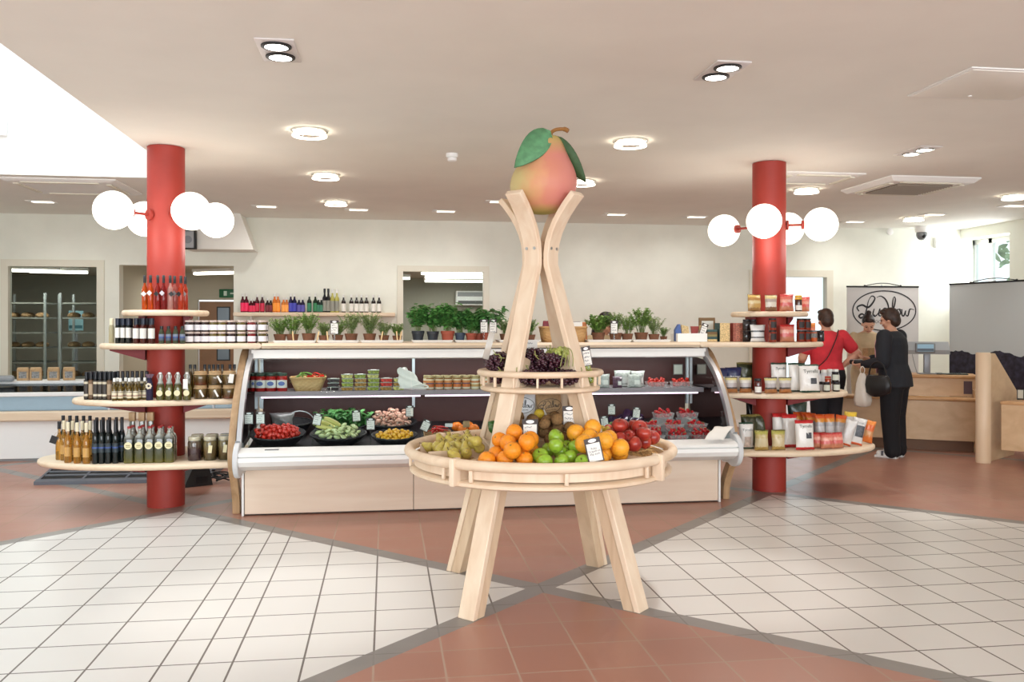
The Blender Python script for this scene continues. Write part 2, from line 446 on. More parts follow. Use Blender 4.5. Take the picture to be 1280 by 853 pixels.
# sloping plaster bulkhead by the corridor mouth
bx0, bx1 = xat(232,YB-.45), xat(300,YB-.45)
struct(MB().prism([(bx0,2.45),(bx1+.17,2.45),(bx1,CEIL-.002),(bx0,CEIL-.002)], -YB+.005, -(YB-.45), RXZ).build('trim_1', CEILC, None, 0)).location = (0,0,0)
# ---- camera and light
cam = bpy.data.cameras.new('camera'); cam.sensor_width = 36; cam.lens = F_PX/1280*36; cam.shift_y = -(426.5-CYP)/1280; cam.clip_start = .05
co = bpy.data.objects.new('camera', cam); COL.objects.link(co); co.location = (0,0,EYE); co.rotation_euler = (radians(90),0,-YAW); SC.camera = co
SC.view_settings.view_transform = 'Standard'; SC.view_settings.look = 'None'; SC.view_settings.gamma = 1; SC.view_settings.exposure = 0
SC.view_settings.use_curve_mapping = False
wd = bpy.data.worlds.new('daylight'); SC.world = wd; wd.use_nodes = True
bg = wd.node_tree.nodes['Background']; bg.inputs[0].default_value = (.93,.97,1,1); bg.inputs[1].default_value = 1.6
def lamp(name, kind, loc, power, col=(1,1,1), rot=(0,0,0), **kw):
    l = bpy.data.lights.new(name, kind); l.energy = power; l.color = col
    for k, v in kw.items(): setattr(l, k, v)
    o = bpy.data.objects.new(name, l); COL.objects.link(o); o.location = loc; o.rotation_euler = rot
    return o
lamp('skylight_daylight', 'AREA', ((WX0+WX1)/2, (WY0+WY1)/2, WZ-.05), 140, (.82,.91,1), shape='RECTANGLE', size=3.4, size_y=7.4)
lamp('shopfront_daylight', 'AREA', (1.0, YF+.15, 1.75), 580, (.90,.95,1), (radians(97),0,0), shape='RECTANGLE', size=13, size_y=2.2)
lamp('side_window_daylight', 'AREA', (XR+.2, (ry0+ry1)/2, (rz0+rz1)/2), 22, (.95,.98,1), (0,radians(90),0), shape='RECTANGLE', size=.6, size_y=1.0)
SC.cycles.use_denoising = True
SC.cycles.max_bounces = 8; SC.cycles.diffuse_bounces = 5; SC.cycles.glossy_bounces = 4; SC.cycles.transmission_bounces = 6; SC.cycles.transparent_max_bounces = 12
SC.cycles.caustics_reflective = False; SC.cycles.caustics_refractive = False; SC.cycles.sample_clamp_indirect = 6
SC.cycles.use_adaptive_sampling = True
WARM = (1,.975,.935)
# ---- ceiling fittings
CH = M('lamp_chrome', (215,215,212), .25, metal=1); GLOW = M('lamp_glow', (255,246,228), .4, emit=6); GLOWC = M('tube_glow', (250,252,255), .4, emit=5)
CLEARP = Mglass('clear_plastic', (240,245,242), .25, .08)
RNAMES = [(387,163,'left row, nearest the twin spotlights'),(407,218,'left row, second from the front'),(420,252,'left row, farthest from the front'),
          (788,176,'right of the big pear, nearest the camera'),(728,226,'just right of the big pear'),(1008,236,'beside the right red column'),
          (1142,272,'above the camera dome by the right corner'),(1268,244,'at the right edge of the picture')]
for i, (px, py, where) in enumerate(RNAMES):
    p = onz(px, py, CEIL)
    t = thing('ring_downlight', 'round glowing downlight in the ceiling, '+where, 'ceiling light', (p[0],p[1],CEIL), 0, 'round glowing downlights')
    m = MB(); m.lathe([(.105,-.001),(.135,-.001),(.135,-.012),(.125,-.018),(.105,-.012)], 32, cap=False); m.build('bezel', CH, t)
    MB().lathe([(.1,-.002),(.1,-.012),(.001,-.012)], 32).build('reflector', GLOW, t)
    m = MB(); m.lathe([(.128,-.036),(.128,-.046),(.085,-.048),(.085,-.038),(.128,-.036)], 32, cap=False); m.build('glass_ring', GLOW, t)
    for k in range(3): MB().tube([(.115*cos(k*2.1),.115*sin(k*2.1),-.014),(.115*cos(k*2.1),.115*sin(k*2.1),-.04)], .004).build('stem', STEEL, t)
    lamp('downlight_lamp', 'SPOT', (p[0],p[1],CEIL-.06), 40, WARM, spot_size=radians(115), spot_blend=.9, shadow_soft_size=.09)
for i, (px, py, rz, nm) in enumerate([(348,62,0,'upper left of the big pear'),(902,88,0,'upper right of the big pear'),(1147,188,0,'beyond the right red column')]):
    p = onz(px, py, CEIL)
    t = thing('twin_spotlight', 'square recessed fitting with two bright spotlights, '+nm, 'ceiling light', (p[0],p[1],CEIL), rz, 'twin recessed spotlights')
    MB().rbox((0,0,-.005),(.2,.38,.01),.004).build('plate', M('fitting_white', (214,208,206), .4), t)
    for s in (-1,1):
        MB().lathe([(.06,-.0101),(.078,-.0101),(.078,-.016),(.06,-.02)], 24, (0,s*.09,0), cap=False).build('bezel', DARK if i<2 else CH, t)
        MB().lathe([(.062,-.011),(.062,-.017),(.001,-.02)], 24, (0,s*.09,0)).build('lamp', M('spot_glow', (255,250,242), .4, emit=9), t)
        lamp('spot_lamp', 'SPOT', (p[0],p[1]+s*.09,CEIL-.05), 60 if i<2 else 40, (1,.98,.95), spot_size=radians(40), spot_blend=.8, shadow_soft_size=.05)
WASH = [(52,252,'far left'),(331,258,'above the left bottle shelf'),(446,262,'right of the left downlight row'),(555,264,'above the kitchen window'),
        (622,252,'behind the pear, left side'),(768,268,'right of the wooden stand'),(868,271,'left of the right red column'),(1066,277,'above the banner'),(1165,268,'right of the camera dome'),(1266,257,'by the right window')]
for px, py, nm in WASH:
    p = onz(px, py, CEIL)
    t = thing('slot_downlight', 'small white slot light in the ceiling, '+nm, 'ceiling light', (p[0],p[1],CEIL), 0, 'small slot lights near the back wall')
    m = MB(); m.rbox((0,0,-.004),(.3,.2,.008),.003); m.build('plate', WHITE, t)
    MB().rbox((.02,-.02,-.012),(.22,.09,.006),.002).build('lens', M('slot_glow', (255,246,230), .4, emit=2.2), t)
    lamp('slot_lamp', 'SPOT', (p[0]+.02,p[1],CEIL-.03), 28, WARM, (radians(24),0,0), spot_size=radians(130), spot_blend=.9, shadow_soft_size=.06)
def cassette(px, py, sx, sy, label, grille=True, dz=.05):
    p = onz(px, py, CEIL)
    t = thing('air_conditioning_cassette', label, 'air conditioner', (p[0],p[1],CEIL))
    m = MB(); m.lathe([(sx*.7071,-.001),(sx*.7071,-.012),(sx*.64,-dz),(sx*.5,-dz)], 4, ph=pi/4, sy=sy/sx); m.build('casing', WHITE, t, 0)
    if grille:
        g = MB(); g.box((0,0,-dz-.004),(sx*.62,sy*.62,.006)); g.build('backing', M('grille_brown', (120,108,96), .7), t, 0)
        g = MB()
        for k in range(14): g.box((0,-sy*.3+sy*.6*k/13,-dz-.012),(sx*.62,.014,.01))
        g.build('grille', M('grille_slats', (158,146,132), .6), t, 0)
    g = MB()
    for s in (-1,1): g.box((0,s*sy*.4,-dz-.001),(sx*.66,.05,.02)); g.box((s*sx*.4,0,-dz-.001),(.05,sy*.66,.02))
    g.build('louver', TRIM, t, 0)
cassette(1135, 230, .95, .95, 'square ceiling air conditioner with open brown grille, right of the red column')
cassette(1014, 222, .8, .62, 'flat pale square ceiling vent just behind the right red column', False, .02)
cassette(92, 232, 1.1, .95, 'wide pale ceiling air conditioner behind the skylight opening', False, .03)
p0, p1, p2 = onz(1132,116,CEIL), onz(1192,86,CEIL), onz(1290,112,CEIL)
t = thing('access_hatch', 'large square white hatch flush in the ceiling, upper right', 'hatch', ((p0[0]+p2[0])/2+.05,(p0[1]+p1[1])/2,CEIL))
MB().rbox((0,0,-.004),(.74,.62,.008),.003).build('frame', WHITE, t); MB().rbox((0,0,-.009),(.69,.57,.006),.002).build('cover', CEILC, t)
MB().lathe([(.012,-.012),(.012,-.018),(.001,-.018)],10,(0,.22,0)).build('latch', WHITE, t)
p = onz(565,192,CEIL)
t = thing('smoke_detector', 'small round white smoke detector on the ceiling left of the big pear', 'smoke detector', (p[0],p[1],CEIL))
MB().lathe([(.05,-.001),(.05,-.03),(.042,-.036),(.001,-.036)],24).build('base', WHITE, t); MB().lathe([(.04,-.037),(.04,-.06),(.03,-.068),(.001,-.068)],24).build('sensor', WHITE, t)
p = onz(1152,283,CEIL)
t = thing('security_camera', 'white security camera dome with dark lens in the far right corner', 'camera', (p[0],p[1],CEIL))
MB().lathe([(.09,-.001),(.09,-.07),(.08,-.09),(.001,-.09)],20).build('housing', WHITE, t); MB().ell((0,0,-.12),(.075,.075,.085)).build('dome', M('dome_grey',(120,122,125),.2), t); MB().ell((0,-.055,-.15),(.03,.03,.03)).build('lens', DARK, t)
p = ony(1112,290,YB-.03)
t = thing('wall_sensor', 'little white round sensor on the back wall left of the security camera', 'sensor', p)
MB().lathe([(.05,0),(.05,.02),(.03,.03),(.001,.03)],16,mx=Matrix.Rotation(pi/2,4,'X')).build('base', WHITE, t)
p = ony(1171,304,YB-.03)
t = thing('motion_sensor', 'slim white motion sensor box below right of the security camera', 'sensor', p)
MB().rbox((0,0,0),(.07,.05,.16),.012).build('case', WHITE, t); MB().rbox((0,-.027,.02),(.045,.01,.05),.004).build('window', M('sensor_window',(225,225,222),.3), t)
p = ony(237,300,YB-.5)
t = thing('wall_speaker', 'small grey box with dark edge high up behind the left red column', 'speaker', p)
MB().rbox((0,0,0),(.17,.08,.24),.01).build('case', DARK, t); MB().rbox((-.01,-.045,0),(.14,.012,.21),.004).build('front', M('speaker_grey',(165,168,172),.5), t)
MB().lathe([(.05,0),(.05,.004),(.001,.004)],20,mx=Matrix.Translation((-.01,-.051,0))@Matrix.Rotation(pi/2,4,'X')).build('emblem', M('emblem_grey',(130,134,140),.4), t)
p = ony(1,158,WY1-.03)
t = thing('wall_light', 'small white box light on the skylight wall at the left edge', 'wall light', p)
MB().rbox((0,0,0),(.1,.05,.18),.01).build('case', WHITE, t); MB().rbox((0,-.03,0),(.07,.012,.14),.004).build('diffuser', M('opal',(250,250,250),.3,emit=1), t)
# ================================================================ red columns, globe lamps, shelves, worktop, chiller
RED = M('red_paint', (160,54,44), .5, var=.03, scale=6)
DRED = M('dark_red_steel', (128,32,36), .45)
BIRCH = Mwood('birch_edge', (220,196,166), (236,218,194), 0, .42)
PLY = Mwood('birch_plywood', (222,198,176), (234,216,196), 0, .45, 5)
OAK = Mwood('brown_bentwood', (168,134,98), (196,162,124), 2, .42)
PL, PR, PRAD = (-1.78, 7.46), (3.39, 7.40), .146
def column(c, label):
    m = MB(); m.lathe([(PRAD,0),(PRAD,CEIL-.004)], 40, (c[0],c[1],0))
    o = m.build('red_column', RED); tag(o, label, 'column', 'red columns'); return o
column(PL, 'red painted round column rising through the bottle shelves on the left')
column(PR, 'red painted round column rising through the snack shelves on the right')
GLOBE = M('lit_globe', (255,247,230), .3, emit=2.6)
def globe(c, ang, R, z, label, wall):
    a = radians(ang) - YAW        # bearing as the camera sees it, turned into room axes
    d = Vector((cos(a), sin(a), 0)); p = Vector((c[0], c[1], z)) + d*R
    t = thing('globe_lamp', label, 'globe lamp', p, 0, 'globe lamps on the '+wall+' column')
    MB().ell((0,0,0), .148, 28, 18).build('globe', GLOBE, t)
    m = MB(); m.tube([-d*(R-PRAD-.004), -d*.15], .011); m.build('arm', RED, t)
    m = MB(); m.tube([-d*(R-PRAD-.003), -d*(R-PRAD-.02)], .045, 16); m.build('wall_plate', RED, t)
    m = MB(); m.tube([-d*.165, -d*.14], .04, 16); m.build('collar', RED, t)
    lamp('globe_glow', 'POINT', p + Vector((0,0,-.2)), 5, WARM, shadow_soft_size=.14)
for ang, R, z, lb in ((-122,.47,2.355,'outermost on the left, front'),(-44,.44,2.36,'right of the column, front'),(42,.42,2.36,'right of the column, behind another'),(134,.44,2.375,'left of the column, behind another')):
    globe(PL, ang, R, z, 'white glass globe lamp on the left red column, '+lb, 'left')
for ang, R, z, lb in ((128,.5,2.36,'left and behind'),(-113,.36,2.36,'front, overlapping the column'),(50,.42,2.37,'right and behind'),(-12,.44,2.36,'rightmost, on a clear red arm')):
    globe(PR, ang, R, z, 'white glass globe lamp on the right red column, '+lb, 'right')
def rayseg(c, th, poly):
    """distance from c to the outline along bearing th (outline seen whole from c)"""
    d = (cos(th), sin(th)); best = 0
    n = len(poly)
    for i in range(n):
        ax, ay = poly[i][0]-c[0], poly[i][1]-c[1]; bx, by = poly[(i+1)%n][0]-c[0], poly[(i+1)%n][1]-c[1]
        ex, ey = bx-ax, by-ay; den = d[0]*ey - d[1]*ex
        if abs(den) < 1e-12: continue
        t = (ax*ey - ay*ex)/den; s = (ax*d[1] - ay*d[0])/den
        if t > 0 and -1e-9 <= s <= 1+1e-9: best = max(best, t)
    return best
def slab(mb, c, poly, z0, z1, hole, e=.016, n=120):
    """a shelf board with a rounded nosing and a round hole for the column"""
    th = [2*pi*i/n for i in range(n)]
    for x, y in poly: th.append(atan2(y-c[1], x-c[0]) % (2*pi))
    th = sorted(set(round(t, 5) for t in th))
    R = [rayseg(c, t, poly) for t in th]; h = z1-z0
    def loop(off, z): return [(c[0]+(r-off)*cos(t), c[1]+(r-off)*sin(t), z) for r, t in zip(R, th)]
    def inner(z): return [(c[0]+hole*cos(t), c[1]+hole*sin(t), z) for t in th]
    L = [inner(z0), loop(e, z0), loop(e*.3, z0+h*.16), loop(0, z0+h*.5), loop(e*.3, z1-h*.16), loop(e, z1), inner(z1), inner(z0)]
    mb.loft(L, False)
def outline(c, rx, fy, by, xf, yf0, yf1, sgn):
    """half-ellipse round the outer side of the column, running straight to the counter end"""
    P = []
    for i in range(25):
        a = radians(90 + 180*i/24); yy = sin(a)
        P.append((c[0] + sgn*rx*cos(a), c[1] + (by if yy > 0 else fy)*yy))
    P.append((xf, yf0)); P.append((xf, yf1))
    return P
TZ = (1.588, 1.322, .888, .410)         # board tops
XL_FIN, XR_FIN = -1.155, 2.835
def tiers(c, sgn, xf, name, labels):
    """three free boards on one column: the small round one, and two long ones ending on the curved end panel"""
    m = MB(); slab(m, c, [(c[0]+.335*cos(2*pi*i/48), c[1]+.335*sin(2*pi*i/48)) for i in range(48)], TZ[0]-.045, TZ[0], PRAD+.002)
    m2 = MB(); slab(m2, c, outline(c, .71, .47, .45, xf, 7.14, c[1]+.45, sgn), TZ[2]-.045, TZ[2], PRAD+.002)
    m3 = MB(); slab(m3, c, outline(c, .97, .54, .52, xf, 6.97, c[1]+.52, sgn), TZ[3]-.045, TZ[3], PRAD+.002)
    for i, mm in enumerate((m, m2, m3)):
        o = thing('column_shelf', labels[i], 'shelf', (0,0,0), 0, 'pale wooden shelves round the %s column' % name)
        mm.build('board', BIRCH, o)
        z = (TZ[0], TZ[2], TZ[3])[i]-.047; L = (.2, .55, .78)[i]
        for k, a in enumerate((pi if sgn > 0 else 0, pi/2, 0 if sgn > 0 else pi)):
            Lk = L if k == 0 else min(L, .36)
            d = Vector((cos(a), sin(a), 0)); q = Vector((-sin(a), cos(a), 0))
            P = [(PRAD+.003, 0), (Lk, 0), (Lk, -.015), (PRAD+.003, -.085)]
            b = MB(); b.add([tuple(Vector((c[0],c[1],z)) + d*x + q*s + Vector((0,0,zz))) for s in (-.06,.06) for x, zz in P], [(3,2,1,0),(4,5,6,7),(0,1,5,4),(1,2,6,5),(2,3,7,6),(3,0,4,7)])
            b.build('bracket', DRED, o, 0)
tiers(PL, 1, XL_FIN-.032, 'left', ['small round pale wooden shelf at the top of the left column', 'long rounded wooden shelf below counter height on the left column', 'lowest and widest wooden shelf on the left column'])
tiers(PR, -1, XR_FIN+.032, 'right', ['small round pale wooden shelf at the top of the right column', 'long rounded wooden shelf below counter height on the right column', 'lowest and widest wooden shelf on the right column'])
# ---- the worktop: one continuous board over the chiller, swelling round both columns
wt = MB()
slab(wt, PL, outline(PL, .51, .34, .5, -1.0, 7.27, PL[1]+.5, 1), TZ[1]-.045, TZ[1], PRAD+.002)
slab(wt, PR, outline(PR, .49, .33, .52, 2.7, 7.27, PR[1]+.52, -1), TZ[1]-.045, TZ[1], PRAD+.002)
yb = PL[1]+.5; prof = [(7.286,TZ[1]-.045),(7.27,TZ[1]-.022),(7.286,TZ[1]),(yb,TZ[1]),(yb,TZ[1]-.045)]
wt.loft([[(x, y, z) for y, z in prof] for x in (-1.0, 2.7)], True)
wk = thing('worktop', 'long pale wooden worktop over the chiller, carrying potted herbs', 'worktop')
wt.build('board', BIRCH, wk)
for c, a in ((PL, pi), (PR, 0)):
    d = Vector((cos(a), 0, 0)); b = MB(); z = TZ[1]-.047
    P = [(PRAD+.003, 0), (.42, 0), (.42, -.012), (PRAD+.003, -.09)]
    b.add([(c[0]+d.x*x, c[1]+s, z+zz) for s in (-.06,.06) for x, zz in P], [(3,2,1,0),(4,5,6,7),(0,1,5,4),(1,2,6,5),(2,3,7,6),(3,0,4,7)])
    b.build('bracket', DRED, wk, 0)
# ---- curved end panels (bentwood) outside both ends of the chiller
FIN = [(7.02,0),(7.0,.12),(6.93,.24),(6.84,.36),(6.80,.46),(6.83,.58),(6.92,.74),(7.06,.92),(7.22,1.09),(7.38,1.22),(7.5,1.274)]
def fin(x, label):
    f = catmull([(y, z, 0) for y, z in FIN], 4)
    front = [(p.x, p.y) for p in f]; back = [(p.x+.10 if i else p.x+.10, p.y) for i, p in enumerate(f)][::-1]
    o = MB().prism(front+back, x-.028, x+.028, RYZ).build('end_panel', OAK); bevel(o, .012, 3)
    tag(o, label, 'end panel', 'bentwood end panels')
fin(XL_FIN, 'curved brown bentwood upright at the left end of the chiller')
fin(XR_FIN, 'curved brown bentwood upright at the right end of the chiller')
# ---- the chiller
CX0, CX1 = -1.08, 2.76
MAROON = M('maroon_liner', (76,34,29), .5); CHW = M('chiller_white', (236,236,234), .35); ALU = M('chiller_alu', (196,198,202), .35, metal=.6)
ch = thing('refrigerated_display', 'long curved glass refrigerated display counter with white bumper and plywood base', 'chiller')
# base panels: three plywood fronts meeting in fine joints
jx = [CX0+.0, xat(517,6.93), xat(743,6.93), CX1-.03]
for a, b in zip(jx, jx[1:]): bevel(MB().b2(a+.002, b-.002, 6.93, 6.95, .012, .415).build('base_panel', PLY, ch, 0), .003, 1)
MB().b2(CX0, CX1-.03, 6.951, 7.9, .004, .34).build('carcass', DARK, ch, 0)
for x in (CX0-.018, CX1-.03): MB().b2(x, x+.016, 6.92, 7.9, 0.002, .43).build('base_end', CHW, ch, 0)
# bumper with its stepped mouldings
BP = [(6.93,.36),(6.80,.37),(6.66,.395),(6.565,.435),(6.54,.47),(6.545,.50),(6.565,.503),(6.565,.508),(6.545,.511),(6.555,.53),(6.60,.545),(6.64,.548),(6.66,.556),(6.70,.556),(6.72,.40),(6.93,.40)]
MB().loft([[(x, y, z) for y, z in BP] for x in (CX0+.002, CX1-.002)], True).build('bumper', CHW, ch, 30)
# interior
DECK = [(6.71,.585),(7.72,.74)]
MB().loft([[(x,6.725,.50),(x,7.74,.62),(x,7.74,.58),(x,6.725,.46)] for x in (CX0+.03, CX1-.03)], True).build('deck', M('deck_grey', (52,48,50), .5), ch, 0)
MB().b2(CX0+.03, CX1-.03, 7.745, 7.775, .42, 1.255).build('back_panel', MAROON, ch, 0)
MB().b2(CX0+.03, CX1-.03, 7.775, 7.93, .42, 1.27).build('rear_panel', CHW, ch, 0)
SHY, SHZ = 7.27, .925
MB().b2(CX0+.035, CX1-.035, SHY, 7.735, SHZ-.02, SHZ).build('shelf', M('shelf_grey', (176,168,172), .35), ch, 0)
MB().b2(CX0+.035, CX1-.035, SHY-.016, SHY-.001, SHZ-.035, SHZ+.006).build('price_rail', M('rail_grey', (150,136,142), .4), ch, 0)
TUBE = M('pink_tube', (255,220,240), .4, emit=3)
for x0, x1 in ((CX0+.08, .28), (.32, 1.52), (1.56, CX1-.08)):
    MB().tube([(x0, SHY+.012, SHZ-.038), (x1, SHY+.012, SHZ-.038)], .011).build('light_tube', TUBE, ch)
lamp('shelf_tube', 'AREA', ((CX0+CX1)/2, SHY+.02, SHZ-.06), 5, (1,.95,.95), (radians(12),0,0), shape='RECTANGLE', size=3.5, size_y=.03)
lamp('canopy_tube', 'AREA', ((CX0+CX1)/2, 7.42, 1.185), 7, (1,.95,.92), (radians(10),0,0), shape='RECTANGLE', size=3.5, size_y=.03)
for x in (xat(327,7.7), xat(517,7.7), xat(860,7.7)):
    MB().b2(x-.012, x+.012, 7.715, 7.744, .75, SHZ-.021).build('upright', ALU, ch, 0)
    MB().b2(x-.012, x+.012, 7.715, 7.744, SHZ+.001, 1.19).build('upright', ALU, ch, 0)
# canopy
MB().loft([[(x,7.30,1.192),(x,7.288,1.20),(x,7.30,1.268),(x,7.72,1.268),(x,7.72,1.19)] for x in (CX0+.0, CX1-.0)], True).build('canopy', CHW, ch, 30)
GL = catmull([(6.705,.56,0),(6.77,.71,0),(6.88,.88,0),(7.03,1.04,0),(7.2,1.155,0),(7.286,1.192,0)], 5)
g = MB(); lo = [[(x, p.x, p.y) for p in GL] + [(x, p.x+.006, p.y-.003) for p in GL][::-1] for x in (CX0+.02, xat(514,7.0)-.002)]
g.loft(lo, True).build('glass_front', PANE, ch, 30)
for a, b in ((xat(514,7.0)+.002, xat(745,7.0)-.002), (xat(745,7.0)+.002, CX1-.02)):
    MB().loft([[(x, p.x, p.y) for p in GL] + [(x, p.x+.006, p.y-.003) for p in GL][::-1] for x in (a, b)], True).build('glass_front', PANE, ch, 30)
# pale alu end frames: a curved strip along the glass edge with a rounded bumper cap
for x in (CX0-.004, CX1+.004):
    s = MB(); path = [(6.66,.60)] + [(p.x, p.y) for p in GL] + [(7.33,1.262)]
    fr = [(y-.012, z+.014) for y, z in path]; bk = [(y+.03, z-.024) for y, z in path][::-1]
    s.prism(fr+bk, x-.018, x+.018, RYZ); s.build('end_trim', ALU, ch)
    s = MB(); s.prism([(6.53+.16+.16*cos(a)*1.0, .47+.135*sin(a)) for a in [radians(60+240*k/18) for k in range(19)]] + [(6.9,.34),(6.93,.40),(6.80,.58)], x-.02, x+.02, RYZ); bevel(s.build('bumper_cap', M('cap_grey', (206,208,210), .4), ch), .008, 3)
    MB().prism([(6.76,.51)] + [(p.x+.03, p.y-.02) for p in GL[3:-2]] + [(7.74,1.2),(7.74,.625)], x-.005, x+.005, RYZ).build('end_mirror', M('end_mirror',(176,164,162),.05,metal=1), ch, 0)
p = ony(512/3.879+290, 577/3.879+440, 6.90)
MB().rbox((p[0], 6.915, .40), (.055,.012,.06), .004).build('ticket_clip', CHW, ch, 0)
q = onz(339, 564, .545); MB().box((q[0], 6.62, .549), (.1,.02,.006)).build('badge', M('badge_grey', (110,112,116), .4), ch, 0)
q = ony(812, 447, 7.31); MB().rbox((q[0], 7.30, 1.20), (.09,.012,.018), .003).build('canopy_clip', CHW, ch, 0)
# ================================================================ the wooden pear stand
SX, SY = .848, 4.785
SW = Mwood('stand_wood', (226,200,172), (240,222,198), 2, .45, 7); SW2 = Mwood('stand_wood_inner', (204,176,146), (222,198,168), 2, .5, 7)
SWF = Mwood('stand_wood_flat', (222,196,166), (238,218,192), 0, .45, 6)
st = thing('fruit_stand', 'tall wooden fruit stand with four curved legs and two round baskets', 'display stand', (SX, SY, 0))
def leg_r(z):
    if z < 1.80: return .63 + (.068-.63)*z/1.80
    t = (z-1.80)
    return .068 - .02*min(1, t/.1)*0 + (.0 if t < .05 else 1.45*(t-.05)**1.9)
ZT = [0, .35, .7, 1.0, 1.3, 1.55, 1.72, 1.80, 1.86, 1.92, 1.98, 2.03, 2.08, 2.12, 2.15, 2.18]
for k in range(4):
    a = pi/4 + k*pi/2; d = Vector((cos(a), sin(a), 0)); q = Vector((-sin(a), cos(a), 0))
    pts = [(leg_r(z), z) for z in ZT]
    def board(offs0, th, wid, zmax, zmin=0):
        L = []
        for i, (r, z) in enumerate(pts):
            if z > zmax or z < zmin: continue
            r0, z0 = pts[max(i-1,0)]; r1, z1 = pts[min(i+1, len(pts)-1)]
            t = Vector((r1-r0, z1-z0)).normalized(); nrm = Vector((t.y, -t.x))
            if z < .01: nrm = Vector((1,0))
            for_ = []
            for o_, w_ in ((offs0, -wid/2), (offs0, wid/2), (offs0-th, wid/2), (offs0-th, -wid/2)):
                rr, zz = r + nrm.x*o_, z + nrm.y*o_
                for_.append(tuple(d*rr + q*w_ + Vector((0,0,max(zz, 0)))))
            L.append(for_)
        return MB().loft(L, True)
    lg = board(.02, .034, .102, 9).build('leg', SW, st, 30); bevel(lg, .004, 2)
    bk = board(-.016, .062, .086, 1.3).build('leg_backing', SW2, lg, 30)
    for s in (-1, 1):
        rr = leg_r(1.887); p = d*(rr+.0205) + q*s*.026 + Vector((0,0,1.887))
        MB().tube([p, p + d*.004], .0085, 12).build('screw', STEEL, lg)
MB().lathe([(.048,1.84),(.048,1.93)], 4, ph=0).build('neck_block', SW2, st, 0)
# baskets
def basket(R, zb, zr, rad, nsp, name, spw, post=False):
    b = MB(); b.lathe([(.05,zb-.03),(R-.015,zb-.03),(R-.004,zb-.022),(R-.004,zb-.008),(R-.015,zb),(.05,zb),(.05,zb-.03)], 72, cap=False)
    base = b.build(name+'_base', SWF, st)
    r = MB(); r.tube([(R*cos(2*pi*i/72), R*sin(2*pi*i/72), zr) for i in range(72)], rad, 12, True); rim = r.build(name+'_rim', SWF, st)
    for a in nsp:
        a = radians(a)
        m = MB(); m.rbox(((R-.008)*cos(a),(R-.008)*sin(a),(zb+zr-rad*.6)/2), (.016,spw,zr-rad*.6-zb), .004, a)
        m.build('spindle', SW, st)
    return base
LBZ, LRZ, LR = .70, .785, .725
basket(LR, LBZ, LRZ, .027, [k*90+d for k in range(4) for d in (0, 38, 52)], 'lower_basket', .02)
basket(.335, 1.135, 1.205, .017, [k*22.5+10 for k in range(16)], 'upper_basket', .012)
# bent plywood band inside the lower rim, in four arcs between the posts
for k in range(4):
    a0 = radians(-135 + k*90 + 5); a1 = radians(-45 + k*90 - 5); n = 20; L = []
    for i in range(n+1):
        a = a0 + (a1-a0)*i/n
        L.append([((LR-.028)*cos(a),(LR-.028)*sin(a),LBZ+.012),((LR-.028)*cos(a),(LR-.028)*sin(a),LBZ+.062),((LR-.036)*cos(a),(LR-.036)*sin(a),LBZ+.062),((LR-.036)*cos(a),(LR-.036)*sin(a),LBZ+.012)])
    MB().loft(L, True).build('band', SW, st, 30)
    a = radians(-135 + k*90)
    # radial divider from the leg to the rim, with an upright post at the rim
    mx = Matrix.Rotation(a, 4, 'Z'); rl = leg_r(LBZ)+.03
    MB().box(((rl+LR-.03)/2, 0, LBZ+.045), (LR-.03-rl, .016, .088), mx=mx).build('divider', SWF, st, 0)
    MB().rbox((LR+.004, 0, LBZ+.046), (.062, .03, .136), .006, mx=mx).build('post', SW, st)
# inner box of plywood round the legs that lifts the middle produce
BX = .30
m = MB()
for k in range(4):
    mx = Matrix.Rotation(k*pi/2, 4, 'Z'); m = MB(); m.box((0, -BX, LBZ+.061), (BX*2-.03, .014, .12), mx=mx); m.build('inner_board', SWF, st, 0)
MB().box((0,0,LBZ+.10), (BX*2-.04, BX*2-.04, .012)).build('inner_floor', SWF, st, 0)
MB().box((0,.12,LBZ+.26), (.36,.012,.3)).build('centre_board', SW2, st, 0)
# the pear
def pear_mat(name, big=True):
    m, nt, b = newmat(name); N = nt.nodes.new; L = nt.links.new
    tc = N('ShaderNodeTexCoord'); sp = N('ShaderNodeSeparateXYZ'); L(tc.outputs['Generated'], sp.inputs[0])
    n = N('ShaderNodeTexNoise'); n.inputs['Scale'].default_value = 3.5; n.inputs['Detail'].default_value = 5; L(tc.outputs['Generated'], n.inputs['Vector'])
    a = N('ShaderNodeMath'); a.operation = 'MULTIPLY_ADD'; a.inputs[1].default_value = .5; L(n.outputs['Fac'], a.inputs[0]); L(sp.outputs['X'], a.inputs[2])
    r = N('ShaderNodeValToRGB'); L(a.outputs[0], r.inputs['Fac']); e = r.color_ramp.elements
    e[0].position = .3; e[0].color = lin((204,186,128)); e[1].position = 1.05; e[1].color = lin((210,134,122))
    q = e.new(.5); q.color = lin((214,160,116)); q = e.new(.72); q.color = lin((210,138,114))
    r2 = N('ShaderNodeValToRGB'); L(sp.outputs['Z'], r2.inputs['Fac']); e = r2.color_ramp.elements
    e[0].position = 0; e[0].color = (1,1,1,1); e[1].position = 1; e[1].color = (.9,.9,.9,1); q = e.new(.1); q.color = (.0,.0,.0,1); q = e.new(.72); q.color = (0,0,0,1)
    mx = N('ShaderNodeMix'); mx.data_type = 'RGBA'; L(r2.outputs['Color'], mx.inputs[0]); L(r.outputs['Color'], mx.inputs[6]); mx.inputs[7].default_value = lin((176,170,88))
    L(mx.outputs[2], b.inputs['Base Color']); b.inputs['Roughness'].default_value = .55
    return m
PEAR = [(.002,0),(.05,.004),(.10,.022),(.145,.06),(.175,.11),(.186,.16),(.180,.21),(.162,.255),(.135,.30),(.108,.345),(.086,.385),(.066,.415),(.042,.434),(.012,.438),(.002,.430)]
pm = MB(); n = 36; loops = []
pc = catmull([(r, z, 0) for r, z in PEAR], 3)
